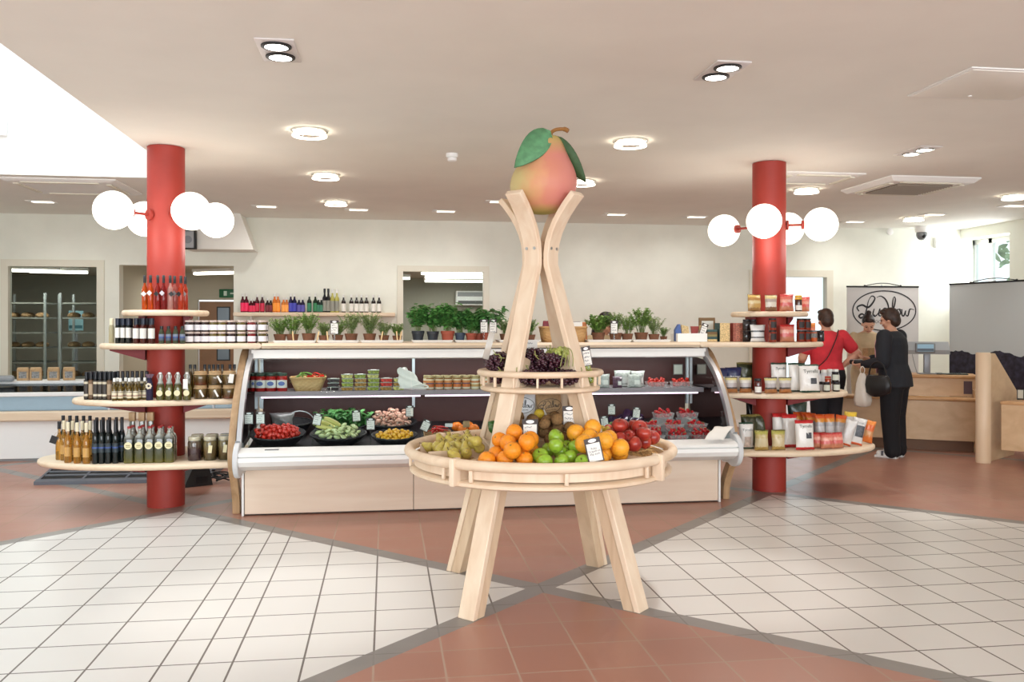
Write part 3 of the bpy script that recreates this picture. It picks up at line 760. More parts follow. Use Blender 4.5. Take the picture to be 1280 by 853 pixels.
for p in pc:
    t = p.y/.44; off = .045*t*t
    loops.append([(max(p.x,.001)*cos(2*pi*i/n)+off, max(p.x,.001)*sin(2*pi*i/n), p.y) for i in range(n)])
pm.loft(loops, True)
pr = thing('giant_pear', 'giant model pear with two green leaves crowning the wooden stand', 'model pear', (SX+.012, SY, 2.083))
pm.build('body', pear_mat('pear_skin'), pr, 60)
s = MB(); s.tube(catmull([(.045,0,.425),(.05,0,.455),(.075,-.01,.472),(.12,-.02,.474),(.14,-.03,.462)], 5), [.013]*5+[.010]*10+[.013]*6, 8); s.build('stem', M('pear_stem', (150,104,52), .6), pr)
def leaf(mb, base, axis, side, L, W, curl, fold=.15, n=10):
    """a pointed leaf blade with a midrib fold, bending along curl"""
    base, axis, side, curl = Vector(base), Vector(axis).normalized(), Vector(side).normalized(), Vector(curl)
    nrm = axis.cross(side); rows = []
    for i in range(n+1):
        t = i/n; w = W*(sin(pi*t**.8)**.8 if 0 < t < 1 else 0)*.5 + .0005
        c = base + axis*L*t + curl*t*t
        rows.append([tuple(c - side*w + nrm*fold*w), tuple(c), tuple(c + side*w + nrm*fold*w)])
    mb.loft(rows, False, closed=False)
for (b_, ax, sd, L, W, cu, col) in (((.04,-.03,.455), (-.66,-.36,-.62), (.5,-.3,-.62), .285, .15, (-.03,-.03,-.05), (96,150,108)), ((.07,-.01,.44), (.52,-.06,-.86), (.62,-.68,.3), .27, .115, (.035,.0,-.03), (62,92,56))):
    m = MB(); leaf(m, b_, ax, sd, L, W, cu); o = m.build('leaf', M('pear_leaf_%d' % col[0], col, .6, var=.08, scale=30), pr, 60)
    md = o.modifiers.new('thick', 'SOLIDIFY'); md.thickness = .008
# ================================================================ bottles and jars
def sq(p): return lambda a: (abs(cos(a))**p + abs(sin(a))**p)**(-1/p)
def lat(prof, seg=14, shape=None, ph=0, cap=True):
    m = MB()
    if not shape: return m.lathe(prof, seg, ph=ph, cap=cap)
    L = [[(r*shape(2*pi*i/seg)*cos(2*pi*i/seg), r*shape(2*pi*i/seg)*sin(2*pi*i/seg), z) for i in range(seg)] for r, z in prof]
    return m.loft(L, cap)
def wrap(r, z0, z1, arc=150, n=10, shape=None, a0=-90):
    """a paper label lying on the body, centred on the front"""
    m = MB(); L = []
    for i in range(n+1):
        a = radians(a0 - arc/2 + arc*i/n); k = r*(shape(a) if shape else 1)
        L.append([(k*cos(a), k*sin(a), z0), (k*cos(a), k*sin(a), z1)])
    return m.loft(L, False, closed=False)
def bottle(name, label, cat, prof, body, cap=None, capm=None, lab=None, labm=None, group=None, shape=None, seg=14, extra=None):
    t = thing(name, label, cat, (0,0,-50), 0, group)
    lat(prof, seg, shape).build('body', body, t, 50)
    if cap: lat(cap, seg if not shape else 12).build('cap', capm, t, 50)
    for lb in (lab if isinstance(lab, list) else [lab] if lab else []):
        wrap(lb[0], lb[1], lb[2], lb[3] if len(lb) > 3 else 150, shape=shape if (len(lb) < 5) else None).build('label', lb[5] if len(lb) > 5 else labm, t, 50)
    if extra: extra(t)
    return t
def slim(h, r, neck=.3, nr=.38, sh=.12):
    """generic bottle outline: height, radius, neck share, neck radius share, shoulder share"""
    return [(r*.9,0),(r,h*.02),(r,h*(1-neck-sh)),(r*.85,h*(1-neck-sh*.5)),(r*(nr+.12),h*(1-neck)),(r*nr,h*(1-neck*.8)),(r*nr,h*.97)]
def capof(h, r, share=.2, nr=.46): return [(r*nr,h*(1-share)),(r*nr,h*.995),(r*nr*.85,h)]
PAPER = M('white_label', (236,234,228), .6); CREAML = M('cream_label', (226,218,178), .6); BLACKC = M('black_cap', (26,28,34), .35); NAVY = M('navy_cap', (30,38,56), .35)
CREAMC = M('cream_cap', (230,220,190), .5); WHITEC = M('white_cap', (232,232,228), .4); LIDW = M('gingham_lid', (206,188,180), .5, var=.18, scale=160); KRAFT = M('kraft_paper', (178,146,106), .7, var=.08, scale=40)
TWINE = M('twine', (196,176,140), .8)
def liquid(name, c=(60,60,60), tr=.25): return M(name, c, .08, trans=tr, coat=.5, ior=1.3)
def hangtag(rz=0, dx=.0, dz=.1, w=.035, h=.055, mat=PAPER, y=-.03, diamond=False, tip=.35):
    def f(t):
        m = MB(); k = Matrix.Translation((dx, y-.001, dz)) @ Matrix.Rotation(radians(45 if diamond else rz), 4, 'Y')
        m.box((0,0,0), (w,.0015,h), mx=k); m.build('hang_tag', mat, t, 0)
        s = MB(); s.tube([(dx, y, dz+h*.45), (dx*.6, y*.6, dz+h*.45+.025), (0, 0-.004, dz+h*.45+.04)], .0012, 5); s.build('string', TWINE, t)
    return f
def ring(t, z, r, mat, name='band', rr=.003): MB().tube([(r*cos(2*pi*i/16), r*sin(2*pi*i/16), z) for i in range(16)], rr, 6, True).build(name, mat, t)
def rowput(proto, pxs, y, z, label=None, group=None, sc=None, jit=.0, rz=0):
    for i, px in enumerate(pxs):
        yy = y[i] if isinstance(y, list) else y
        put(proto, (xat(px, yy), yy, z+.0012), rz + random.uniform(-jit, jit), label, group, sc)
E1 = .0
# ---- left column, lowest shelf
zA = TZ[3]
h = .31
lb, gp = 'amber oil bottle with cream cap, front left of the lowest bottle shelf', 'amber bottles on the lowest shelf'
amb = bottle('oil_bottle', lb, 'bottle', slim(h,.027,.34,.36), liquid('amber_oil', (240,176,70), .75), capof(h,.027,.22,.5), CREAMC, [(.0274,.05,.12,120)], liquid('amber_label', (206,160,90), .1), gp)
rowput(amb, [85,96.5,108], [7.13,7.09,7.06], zA, lb, gp)
rowput(amb, [80,91,103,113], [7.26,7.22,7.20,7.2], zA, 'amber oil bottle with cream cap in the second row of the lowest shelf', 'amber bottles in the second row')
lb, gp = 'dark green bottle with black cap behind the amber oil bottles', 'dark bottles behind the amber ones'
dgb = bottle('oil_bottle', lb, 'bottle', slim(.335,.026,.34,.36), liquid('dark_green_glass', (30,44,34), .1), capof(.335,.026,.2,.5), BLACKC, [(.0264,.06,.14,120)], CREAML, gp)
rowput(dgb, [79,87.5,96,104.5,112.5], [7.42,7.40,7.38,7.37,7.36], zA, lb, gp)
lb = 'amber bottle with black cap and dark paper tag, left end of lowest shelf'
tagb = bottle('oil_bottle', lb, 'bottle', slim(.30,.026,.34,.36), liquid('amber_oil', (206,140,44)), capof(.30,.026,.2,.5), BLACKC, None, None, None, extra=hangtag(20, -.03, .16, .05, .06, DARK, -.03))
rowput(tagb, [74], 7.3, zA, lb)
lb, gp = 'slim tall black bottle with blue banded label on the lowest shelf, front row', 'slim black bottles, front row'
blu = Mramp('blue_band_label', [(0,(40,52,58)),(.45,(60,84,150)),(.62,(44,56,62))], 'Z', .5)
slb = bottle('vinegar_bottle', lb, 'bottle', [(.021,0),(.023,.006),(.023,.20),(.019,.225),(.0105,.245),(.0105,.30)], liquid('black_glass', (20,28,28), .05), [(.0125,.235),(.0125,.33),(.011,.334)], BLACKC, [(.0234,.085,.155,160)], blu, gp)
rowput(slb, [119,127,135.2,144.4], 7.04, zA, lb, gp)
for k in (1,2,3):
    rowput(slb, [121,129,137,145.5,152.5], 7.04+.062*k, zA, 'slim tall black bottle standing in the back rows of the lowest shelf', 'slim black bottles, back rows')
lb, gp = 'square green oil bottle with round cream label and red seal, front row', 'square oil bottles, front row'
sqp = [(.033,0),(.036,.006),(.036,.18),(.030,.205),(.014,.222),(.012,.25),(.015,.262),(.012,.268)]
lblmap = MB(); lblmap.prism(circ(.028, 24), -.0005, .0005, Matrix.Translation((0,-.0368,.135)) @ RXZ)
oilm = Mramp('green_oil', [(0,(104,100,34)),(.12,(78,78,30)),(.3,(64,66,34)),(.55,(52,54,36)),(.68,(70,72,66)),(.8,(150,150,140))], 'Z', .06, .6, .15, const=False)
def oilx(t):
    o = lblmap.build('label', CREAML, t, 0)
    m = MB(); m.box((0,-.0377,.137),(.03,.0008,.006)); m.box((0,-.0377,.125),(.036,.0008,.004)); m.build('print', M('label_print', (150,140,92), .6), o, 0)
    m = MB(); m.tube([(-.012,0,.25),(-.02,-.012,.215),(-.004,-.03,.2)], .0015, 5); m.build('string', TWINE, t)
sqb = bottle('olive_oil_bottle', lb, 'bottle', sqp, oilm, [(.0125,.255),(.016,.262),(.0155,.276),(.012,.28)], M('red_wax', (150,40,40), .4), None, None, gp, sq(6), 20, oilx)
rowput(sqb, [161.6,174.8,187.3,199.6,212], 7.045, zA, lb, gp)
rowput(sqb, [166,178.5,191,203,214.5], 7.14, zA, 'square green oil bottle with red seal in the second row of the lowest shelf', 'square oil bottles, second row')
lb, gp = 'tall bottle with square wooden stopper behind the square green oil bottles', 'wood stoppered bottles'
wsb = bottle('oil_bottle', lb, 'bottle', [(.03,0),(.033,.006),(.033,.2),(.022,.24),(.018,.3)], oilm, None, None, None, None, gp, sq(6), 20)
MB().rbox((0,0,.335),(.046,.046,.07),.004).build('stopper', Mwood('stopper_wood', (176,140,100), (204,172,132), 2), wsb)
rowput(wsb, [165.5,177.5,188.5], 7.235, zA, lb, gp)
# clip-top preserving jars
GLJ = M('jar_glass', (214,222,214), .06, trans=.5, coat=.4, ior=1.2)
def jar(name, label, r, h, fill, lidm, lab=None, labm=PAPER, group=None, cloth=False, extra=None, lidr=1.0, seg=18):
    t = thing(name, label, 'jar', (0,0,-50), 0, group)
    lat([(r*.93,0),(r,h*.03),(r,h*.74),(r*.9,h*.82),(r*.86,h*.86)], seg).build('glass', fill, t, 50)
    if cloth:
        m = MB(); L = []
        for rr, z, wv in ((r*1.1,h*.74,.07),(r*.98,h*.80,.03),(r*.86,h*.85,.0),(r*.98,h*.88,0),(r*.95,h*.985,0),(r*.6,h,0),(.001,h,0)):
            L.append([(rr*(1+wv*sin(i*2.6))*cos(2*pi*i/24), rr*(1+wv*sin(i*2.6))*sin(2*pi*i/24), z) for i in range(24)])
        m.loft(L, True).build('cloth_cover', lidm, t, 60); ring(t, h*.85, r*.89, TWINE, 'twine', .003)
    else:
        lat([(r*.9*lidr,h*.84),(r*.94*lidr,h*.86),(r*.94*lidr,h*.98),(r*.9*lidr,h),(.001,h)], seg).build('lid', lidm, t, 50)
    if lab: wrap(r*1.008, h*lab[0], h*lab[1], lab[2] if len(lab) > 2 else 140).build('label', labm, t, 50)
    if extra: extra(t)
    return t
def cliptop(h, r):
    def f(t):
        ring(t, h*.83, r*.93, M('wire', (170,170,165), .3, metal=1), 'wire_bail', .002)
        m = MB(); m.tube([(-.012,-r*.97,h*.8),(-.014,-r*1.08,h*.6),(.014,-r*1.08,h*.6),(.012,-r*.97,h*.8)], .0018, 6); m.build('clip', M('wire', (170,170,165), .3, metal=1), t)
    return f
hj, rj = .185, .05
f1 = Mramp('olive_fill', [(0,(52,34,40)),(.5,(66,44,46)),(.8,(98,84,70))], 'Z', .08, .6, .1, .35, False)
f2 = Mramp('pickle_fill', [(0,(64,58,30)),(.4,(96,74,40)),(.8,(120,108,72))], 'Z', .08, .6, .1, .5, False)
j1 = jar('preserving_jar', 'clip-top jar of dark olives at the right end of the lowest bottle shelf', rj, hj, f1, M('jar_lid_glass', (196,190,166), .15, coat=.5), None, extra=cliptop(hj, rj))
j2 = jar('preserving_jar', 'clip-top jar of pickles with a pale tag', rj, hj, f2, M('jar_lid_glass'), None, extra=lambda t: (cliptop(hj,rj)(t), hangtag(6,.012,.09,.028,.06,CREAML,-.056)(t)))
rowput(j1, [243], 7.12, zA, 'clip-top jar of dark olives, left of the three on the lowest shelf')
rowput(j2, [262.5], 7.12, zA, 'clip-top jar of pickles with narrow cream tag, middle of the three')
j3 = put(j2, (xat(281,7.14), 7.14, zA+.0012), 0, 'clip-top jar with wide white tag beside the left bentwood upright')
rowput(j2, [247,265.5,283], 7.27, zA, 'clip-top jar in the back row at the right end of the lowest bottle shelf', 'clip-top jars, back row')
# ---- left column, middle shelf
zB = TZ[2]; h = .215
lb, gp = 'slim dark bottle with black cap and pale label, front left of the middle bottle shelf', 'slim dark bottles, front left'
P1 = Mramp('pale_dark_label', [(0,(70,62,54)),(.12,(214,206,186)),(.24,(60,54,50)),(.8,(206,196,172)),(.92,(60,54,50))], 'Z', .5)
P2 = Mramp('brown_label', [(0,(96,72,50)),(.2,(172,150,124)),(.8,(110,84,60))], 'Z', .5)
va = bottle('vinegar_bottle', lb, 'bottle', slim(h,.0185,.26,.5), liquid('black_glass'), capof(h,.0185,.26,.7), BLACKC, [(.0188,.01,.15,200)], P1, gp)
vb = bottle('vinegar_bottle', lb, 'bottle', slim(h,.0185,.26,.5), liquid('dark_amber_glass', (70,44,22), .15), capof(h,.0185,.26,.7), BLACKC, [(.0188,.01,.15,200)], P2, gp)
for i, px in enumerate([108,113.8,119.6,125.4,131.2,137]):
    rowput(vb if i in (1,5) else va, [px], 7.2-.012*i, zB, lb, gp)
g2 = 'slim dark bottles packed behind'
for k in (1,2,3):
    for i, px in enumerate([109+k*2,115+k*2,121+k*2,127+k*2,133+k*2,139+k*2]):
        rowput(vb if (i+k) % 4 == 0 else va, [px], 7.19-.012*i+.043*k+.003, zB, 'slim dark bottle with black cap packed behind the front row, left', g2)
for k in range(3):
    rowput(va, [147.5,153.5,159.5,165.5,171.5,177.5,183.5], 7.215+.043*k, zB, 'slim black-capped bottle in the rows behind the small white-capped bottles', 'black-capped bottles behind the white caps')
h = .172
lb, gp = 'small oil bottle with white cap and cream label on the middle bottle shelf', 'small white-capped bottles'
P3 = Mramp('cream_red_label', [(0,(214,204,176)),(.3,(140,60,44)),(.4,(226,216,190)),(.8,(60,50,40)),(.88,(222,212,186))], 'Z', .5)
wc = bottle('oil_bottle', lb, 'bottle', slim(h,.0195,.34,.42,.1), liquid('olive_amber', (104,82,26), .3), capof(h,.0195,.16,.55), WHITEC, [(.0198,.018,.072,170)], P3, gp)
rowput(wc, [143,150.6,161.6,169.6], 7.06, zB, lb, gp)
rowput(wc, [147,157,165.6,173.5,181], 7.12, zB, 'small oil bottle with white cap standing in the second row, middle shelf', 'small white-capped bottles, second row')
lb = 'bottle wrapped in dark purple cloth with a pale rosette, middle bottle shelf'
rb = bottle('wrapped_bottle', lb, 'bottle', slim(.18,.026,.2,.6), M('purple_cloth', (36,32,58), .8, var=.3, scale=60), None, None)
m = MB()
for k in range(7): m.ell((.016*cos(k*.9),-.028-.004*(k%2),.11+.016*sin(k*.9)), (.009,.006,.009), 8, 6)
m.build('rosette', M('rosette', (222,212,190), .7), rb)
m = MB(); L = [[(r*(1+.2*sin(i*2.1))*cos(2*pi*i/20), r*(1+.2*sin(i*2.1))*sin(2*pi*i/20), z) for i in range(20)] for r, z in ((.012,.165),(.018,.18),(.03,.2))]
m.loft(L, False).build('gathered_top', M('lilac_cloth', (120,96,112), .8), rb)
rowput(rb, [187], 7.06, zB, lb)
h = .21
lb, gp = 'swing-top green oil bottle with round cream label on the middle bottle shelf', 'swing-top bottles'
oil2 = Mramp('olive_oil', [(0,(84,80,30)),(.4,(100,94,38)),(.62,(70,68,34)),(.7,(180,184,176))], 'Z', .06, .6, .2, const=False)
lbm2 = MB().prism(circ(.023, 22), -.0005, .0005, Matrix.Translation((0,-.0325,.055)) @ RXZ)
def swing(tagged):
    def f(t):
        lbm2.build('label', CREAML, t, 0)
        m = MB(); m.tube([(-.012,-.012,.15),(-.021,-.016,.185),(-.008,-.004,.214),(.008,-.004,.214),(.021,-.016,.185),(.012,-.012,.15)], .0022, 6); m.build('wire', M('wire'), t)
        m = MB(); m.ell((0,0,.204),(.012,.012,.011),10,8); m.build('stopper', WHITEC, t)
        if tagged: hangtag(0,-.006,.125,.034,.075,PAPER,-.034)(t)
    return f
spf = [(.03,0),(.0315,.005),(.0315,.085),(.028,.115),(.016,.15),(.0125,.17),(.0125,.195)]
s1 = bottle('swing_top_bottle', lb, 'bottle', spf, oil2, None, None, None, None, gp, None, 16, swing(False))
s2 = bottle('swing_top_bottle', 'swing-top green oil bottle with large white hang tag, rightmost of its row', 'bottle', spf, oil2, None, None, None, None, None, None, 16, swing(True))
rowput(s1, [200.6,211.6,222.4], 7.06, zB, lb, gp); rowput(s2, [234], 7.06, zB)
lb, gp = 'tall olive-brown bottle with black cap behind the cloth-topped jars', 'black-capped bottles behind the cloth-topped jars'
tb = bottle('oil_bottle', lb, 'bottle', slim(.262,.019,.26,.5), liquid('olive_brown', (92,70,30), .2), capof(.262,.019,.13,.62), BLACKC, None, None, gp)
rowput(tb, [238,243.5,256,261.5,267,272.5,278,287.5,293], 7.33, zB, lb, gp)
lb = 'cloth-topped jar of preserves'
j4 = jar('preserve_jar', lb, .05, .108, Mramp('chutney_fill', [(0,(70,56,26)),(.4,(96,70,34)),(.75,(110,92,54))], 'Z', .1, .5, .1, .5, False), KRAFT, None, cloth=True, extra=hangtag(-28,.03,.045,.014,.06,PAPER,-.06))
j5 = jar('preserve_jar', lb, .05, .108, Mramp('relish_fill', [(0,(110,52,26)),(.4,(84,62,30)),(.75,(104,84,48))], 'Z', .1, .5, .1, .6, False), KRAFT, None, cloth=True)
j6 = jar('preserve_jar', lb, .05, .108, MATS['chutney_fill'], KRAFT, None, cloth=True, extra=hangtag(8,.012,.05,.036,.07,PAPER,-.06))
for px, pa, pb, w in ((250.8,j5,j4,'left'),(268.8,j4,j4,'middle'),(286.6,j6,j5,'right')):
    put(pa, (xat(px,7.16),7.16,zB+.0012+.1095), .2, 'cloth-topped preserve jar, upper one of the %s pair on the middle shelf' % w)
    put(pb, (xat(px,7.16),7.16,zB+.0012), -.15, 'cloth-topped preserve jar, lower one of the %s pair on the middle shelf' % w)
# ---- left column, worktop height
zC = TZ[1]
lb = 'clear bottle with tall cream cap at the left tip of the worktop'
cb = bottle('cordial_bottle', lb, 'bottle', slim(.2,.021,.25,.6), M('pale_glass', (206,196,160), .1, trans=.4, ior=1.2), capof(.2,.021,.27,.75), CREAMC)
rowput(cb, [139.5], 7.42, zC, lb)
lb, gp = 'dark bottle with navy cap and white label on the left tip of the worktop', 'navy-capped dark bottles'
nb = bottle('cordial_bottle', lb, 'bottle', slim(.2,.02,.24,.7), liquid('black_glass'), capof(.2,.02,.27,.9), NAVY, [(.0203,.045,.125,170)], PAPER, gp)
rowput(nb, [147.2,154,160.8], [7.37,7.34,7.31], zC, lb, gp)
rowput(nb, [150,157,163.5], [7.44,7.41,7.38], zC, 'dark navy-capped bottle standing in the second row, left tip of the worktop', 'navy-capped bottles, second row')
lb, gp = 'dark red cordial bottle with large white label beside the left column', 'dark red cordial bottles'
nr = bottle('cordial_bottle', lb, 'bottle', slim(.2,.026,.24,.6), liquid('dark_red_glass', (74,26,20), .15), capof(.2,.026,.27,.75), NAVY, [(.0264,.04,.12,150)], PAPER, gp)
rowput(nr, [170.4,179.2,189.6], [7.27,7.245,7.22], zC, lb, gp)
rowput(nr, [174.5,183.5], [7.345,7.33], zC, 'dark red cordial bottle in the second row, left of the column', 'dark red cordial bottles, second row')
lb, gp = 'small squat bottle with blue label in front of the left column', 'small blue-labelled bottles'
P4 = Mramp('blue_grey_label', [(0,(70,84,104)),(.4,(56,78,140)),(.6,(120,130,150))], 'Z', .5)
sb = bottle('dressing_bottle', lb, 'bottle', slim(.138,.0215,.22,.5,.2), M('grey_green_glass', (84,90,70), .1, trans=.3, ior=1.2), capof(.138,.0215,.16,.6), BLACKC, [(.0218,.025,.075,170)], P4, gp)
rowput(sb, [202,210.6,219.4,228], 7.185, zC, lb, gp)
jfill = [Mramp('jam_fill_a', [(0,(44,22,24)),(1,(60,30,26))], 'Z', .1, .5, .1), Mramp('jam_fill_b', [(0,(96,84,40)),(1,(70,50,26))], 'Z', .1, .5, .1), Mramp('jam_fill_c', [(0,(120,26,30)),(1,(140,34,32))], 'Z', .1, .5, .1)]
JL = M('lilac_white_label', (232,230,236), .6)
jars = [jar('jam_jar', 'jam jar', .0345, .0915, f, LIDW, (.14,.62,150), JL) for f in jfill]
order = [0,0,0,1,1,0,1,2,1]
for i, px in enumerate([236.4,245.6,256.3,266.8,277.3,289,301.8,314.6,328]):
    y = 7.27 if i == 0 else 7.33
    for k in (1,0):
        w = ('second','first')[1-k]
        put(jars[order[i]], (xat(px,y), y, zC+.0012+.0925*k), 0, 'labelled jam jar in the %s tier of the front row between column and chiller' % ('upper' if k else 'lower'), 'jam jars, %s tier' % ('upper' if k else 'lower'))
        if i: put(jars[order[(i+3) % 9]], (xat(px,y)+.003, y+.075, zC+.0012+.0925*k), 0, 'labelled jam jar in the row behind, between left column and chiller', 'jam jars, back row')
# ---- left column, top shelf: tagged cordial bottles
zD = TZ[0]; h = .272
cols = [((226,96,30),PAPER),((222,84,26),PAPER),((168,44,36),DARK),((150,36,36),M('lilac_tag',(206,200,206),.6)),((226,170,160),DARK),((214,120,110),M('grey_tag',(130,130,132),.6)),((214,72,40),DARK),((196,66,40),M('grey_tag'))]
where = ['leftmost of the orange bottles','orange, second from the left','dark red with a dark tag','dark red with a lilac tag','pale pink with a dark tag','pink with a grey tag','orange red, behind on the right','orange red, rightmost']
rr = [.265,.275,.265,.275,.27,.225,.28,.225]
for i, px in enumerate([180.9,188.2,197.3,204.6,212.8,218.4,226.2,231.6]):
    c, tm = cols[i]
    b = bottle('cordial_bottle', 'slim tagged cordial bottle on the small top shelf, '+where[i], 'bottle', slim(h,.0215,.3,.4), M('cordial_%d' % i, c, .06, trans=.55, coat=.4, ior=1.2), capof(h,.0215,.22,.5), BLACKC, None, None, 'tagged cordial bottles on the top shelf', extra=hangtag(0, random.uniform(-.008,.008), .125+.006*(i%2), .03, .03, tm, -.024, True))
    r = rr[i]; x = xat(px, 7.23)
    y = PL[1] - sqrt(max(.001, r*r - (x-PL[0])**2))
    put(b, (xat(px,y), y, zD+.0012), random.uniform(-.3,.3))
# ---- grating and cables on the floor under the left shelves
gr = thing('floor_grating', 'dark grey slatted plastic grating propped on the floor behind the left column', 'grating', (0,0,0))
GP = M('grating_grey', (98,102,110), .5)
A0, A1 = onz(42,607,0), onz(258,603,0); B0_, B1_ = (A0[0]-.10, A0[1]+.98, .09), (A1[0]+.02, A1[1]+.98, .09)
def gpt(u, t, dz=0):
    p = [A0[i]*(1-u)+A1[i]*u for i in (0,1)] + [.012]; q = [B0_[i]*(1-u)+B1_[i]*u for i in (0,1,2)]
    return (p[0]*(1-t)+q[0]*t, p[1]*(1-t)+q[1]*t, p[2]*(1-t)+q[2]*t+dz)
def gquad(nm, u0, u1, t0, t1, mat, dz=0, th=.02):
    b = [gpt(u0,t0,dz), gpt(u1,t0,dz), gpt(u1,t1,dz), gpt(u0,t1,dz)]
    MB().add(b+[(x,y,z+th) for x,y,z in b], [(0,3,2,1),(4,5,6,7),(0,1,5,4),(1,2,6,5),(2,3,7,6),(3,0,4,7)]).build(nm, mat, gr, 0)
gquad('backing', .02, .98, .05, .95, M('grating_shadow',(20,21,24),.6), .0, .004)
gquad('front_rail', 0, 1, 0, .10, GP, .0, .02); gquad('rear_rail', 0, 1, .9, 1, GP, .0, .026)
for t in (.28,.42,.56,.70): gquad('slat', 0, 1, t, t+.05, GP, .003, .006)
for u in (0,.25,.5,.75,.965): gquad('rib', u, u+.014, .02, .98, GP, .002, .009)
MB().add([(A0[0],A0[1],.001),(A1[0],A1[1],.001),(B1_[0],B1_[1],.001),(B0_[0],B0_[1],.001),(A0[0],A0[1],.012),(A1[0],A1[1],.012),B1_,B0_],[(1,2,6,5),(2,3,7,6),(3,0,4,7),(0,1,5,4)]).build('side', GP, gr, 0)
p = onz(243,606,0)
t = thing('power_box', 'black mains box on the floor behind the left column', 'power box', (p[0], p[1], 0), .5)
MB().prism([(-.13,0),(.13,0),(.1,.17),(-.05,.17)], -.12, .12, RXZ).build('case', M('box_black', (44,46,46), .5), t, 0)
MB().box((0.03,-.125,.06),(.1,.012,.06)).build('socket', DARK, t, 0)
cbm = MB(); q = onz(281,603,0); pts = []
for k in range(46):
    a = k*.62; rr_ = .10+.04*sin(k*1.7)
    pts.append((q[0]+rr_*cos(a)*1.1, q[1]+rr_*sin(a)*.6, .012+.05*abs(sin(k*.43))+.004*(k%9)))
cbm.tube(catmull(pts,4), .007, 6)
tag(cbm.build('power_cable', DARK), 'tangled black cable on the floor under the left shelves', 'cable')
# ---- bottles on the back wall shelf
zs = ony(400,391,11.98)[2]; xs0, xs1 = xat(293,11.9), xat(494,11.9)
sh = thing('wall_shelf', 'long pale shelf on the back wall carrying small coloured bottles', 'shelf', (0,0,0))
bevel(MB().b2(xs0, xs1, 11.8, YB-.004, zs-.05, zs).build('board', BIRCH, sh, 0), .008, 2)
for f in (.1,.5,.9):
    x = xs0+(xs1-xs0)*f; MB().prism([(11.86,zs-.051),(YB-.004,zs-.051),(YB-.004,zs-.2)], x-.012, x+.012, RYZ).build('bracket', WHITE, sh, 0)
WB = [([52,70],.25,(190,30,72),0,'pink'),([92,106],.18,(176,34,66),0,'small pink'),([122,147],.24,(160,30,56),0,'crimson'),([172,188],.19,(90,30,36),1,'small red'),([207,223],.25,(226,120,40),2,'large orange'),([250,265],.2,(222,130,60),2,'small orange'),
      ([285,303],.25,(50,52,140),0,'blue'),([325,343],.2,(66,60,130),0,'small blue'),([375],.25,(34,92,66),0,'single green'),([404],.25,(36,96,60),0,'tall green'),([419,433],.2,(40,92,70),0,'small green'),
      ([449,467],.32,(28,36,58),3,'tall navy'),([487,509],.31,(190,184,96),4,'tall pale yellow'),([541],.24,(60,26,26),5,'lone dark'),([579,604,628,652],.24,(58,26,28),5,'dark brown'),([686,713],.24,(50,24,30),5,'rightmost dark')]
for zx, h, c, kind, nm in WB:
    lm = M('wl_%s' % nm.replace(' ','_'), tuple(min(255,int(v*1.25+14)) for v in c), .5) if kind in (0,1,2) else (PAPER if kind == 5 else M('dim_label',(150,150,140),.6))
    bm_ = liquid('wb_%s' % nm.replace(' ','_'), c if kind in (2,4) else tuple(int(v*.45) for v in c), .1)
    lb = '%s bottle on the long back wall shelf' % nm
    b = bottle('syrup_bottle', lb, 'bottle', slim(h,.03,.3,.4), bm_, capof(h,.03,.16,.5), BLACKC if kind in (3,) else WHITEC, [(.0305,h*.06,h*.5,200)], lm, nm+' bottles on the back wall shelf')
    for v in zx: put(b, (xat(290+v/3.879,11.92), 11.92, zs+.0012), 0, lb if len(zx) == 1 else '%s bottle, one of the like ones together on the back wall shelf' % nm, None if len(zx) == 1 else nm+' bottles on the back wall shelf')
# ================================================================ herbs on the worktop
GRN = [M('herb_green', (124,160,76), .55, var=.2, scale=30), M('basil_green', (92,150,76), .5, var=.2, scale=30), M('sage_green', (142,164,104), .6, var=.2, scale=30), M('dark_leaf', (78,132,70), .5, var=.2, scale=20)]
STEMG = M('plant_stem', (110,128,70), .6)
PEAT = M('peat_pot', (118,78,56), .85, var=.12, scale=30); TERRA = M('terracotta_pot', (168,82,60), .6); BLKPOT = M('black_pot', (48,52,58), .5); BLUEPOT = M('blue_pot', (62,74,92), .5); SOIL = M('soil', (52,40,32), .9, var=.3, scale=60)
def foliage(rnd, h, spread, nst, nlf, ll, lw, droop=.3, up=.35):
    """stems carrying small leaf blades; returns (stems, leaves)"""
    sm, lm = MB(), MB()
    for s in range(nst):
        a = rnd.uniform(0, 2*pi); r0 = rnd.uniform(0, .03); k = rnd.uniform(.15, 1)*spread
        hh = h*rnd.uniform(.6, 1)
        P = [Vector((r0*cos(a), r0*sin(a), 0)), Vector((r0*cos(a)+k*.35*cos(a), r0*sin(a)+k*.35*sin(a), hh*.5)), Vector((r0*cos(a)+k*cos(a), r0*sin(a)+k*sin(a), hh))]
        C = catmull(P, 4); sm.tube(C, .0016, 4)
        for j in range(nlf):
            t = rnd.uniform(up, 1)*(len(C)-1); i = min(int(t), len(C)-2); c = C[i].lerp(C[i+1], t-i)
            b = rnd.uniform(0, 2*pi); ax = Vector((cos(b), sin(b), rnd.uniform(-.2, .8))).normalized()
            sd = ax.cross(Vector((rnd.uniform(-.4,.4), rnd.uniform(-.4,.4), 1))).normalized()
            L = ll*rnd.uniform(.6, 1.15)
            leaf(lm, c, ax, sd, L, lw*rnd.uniform(.7, 1.1), Vector((0,0,-L*droop)), .2, 4)
    return sm, lm
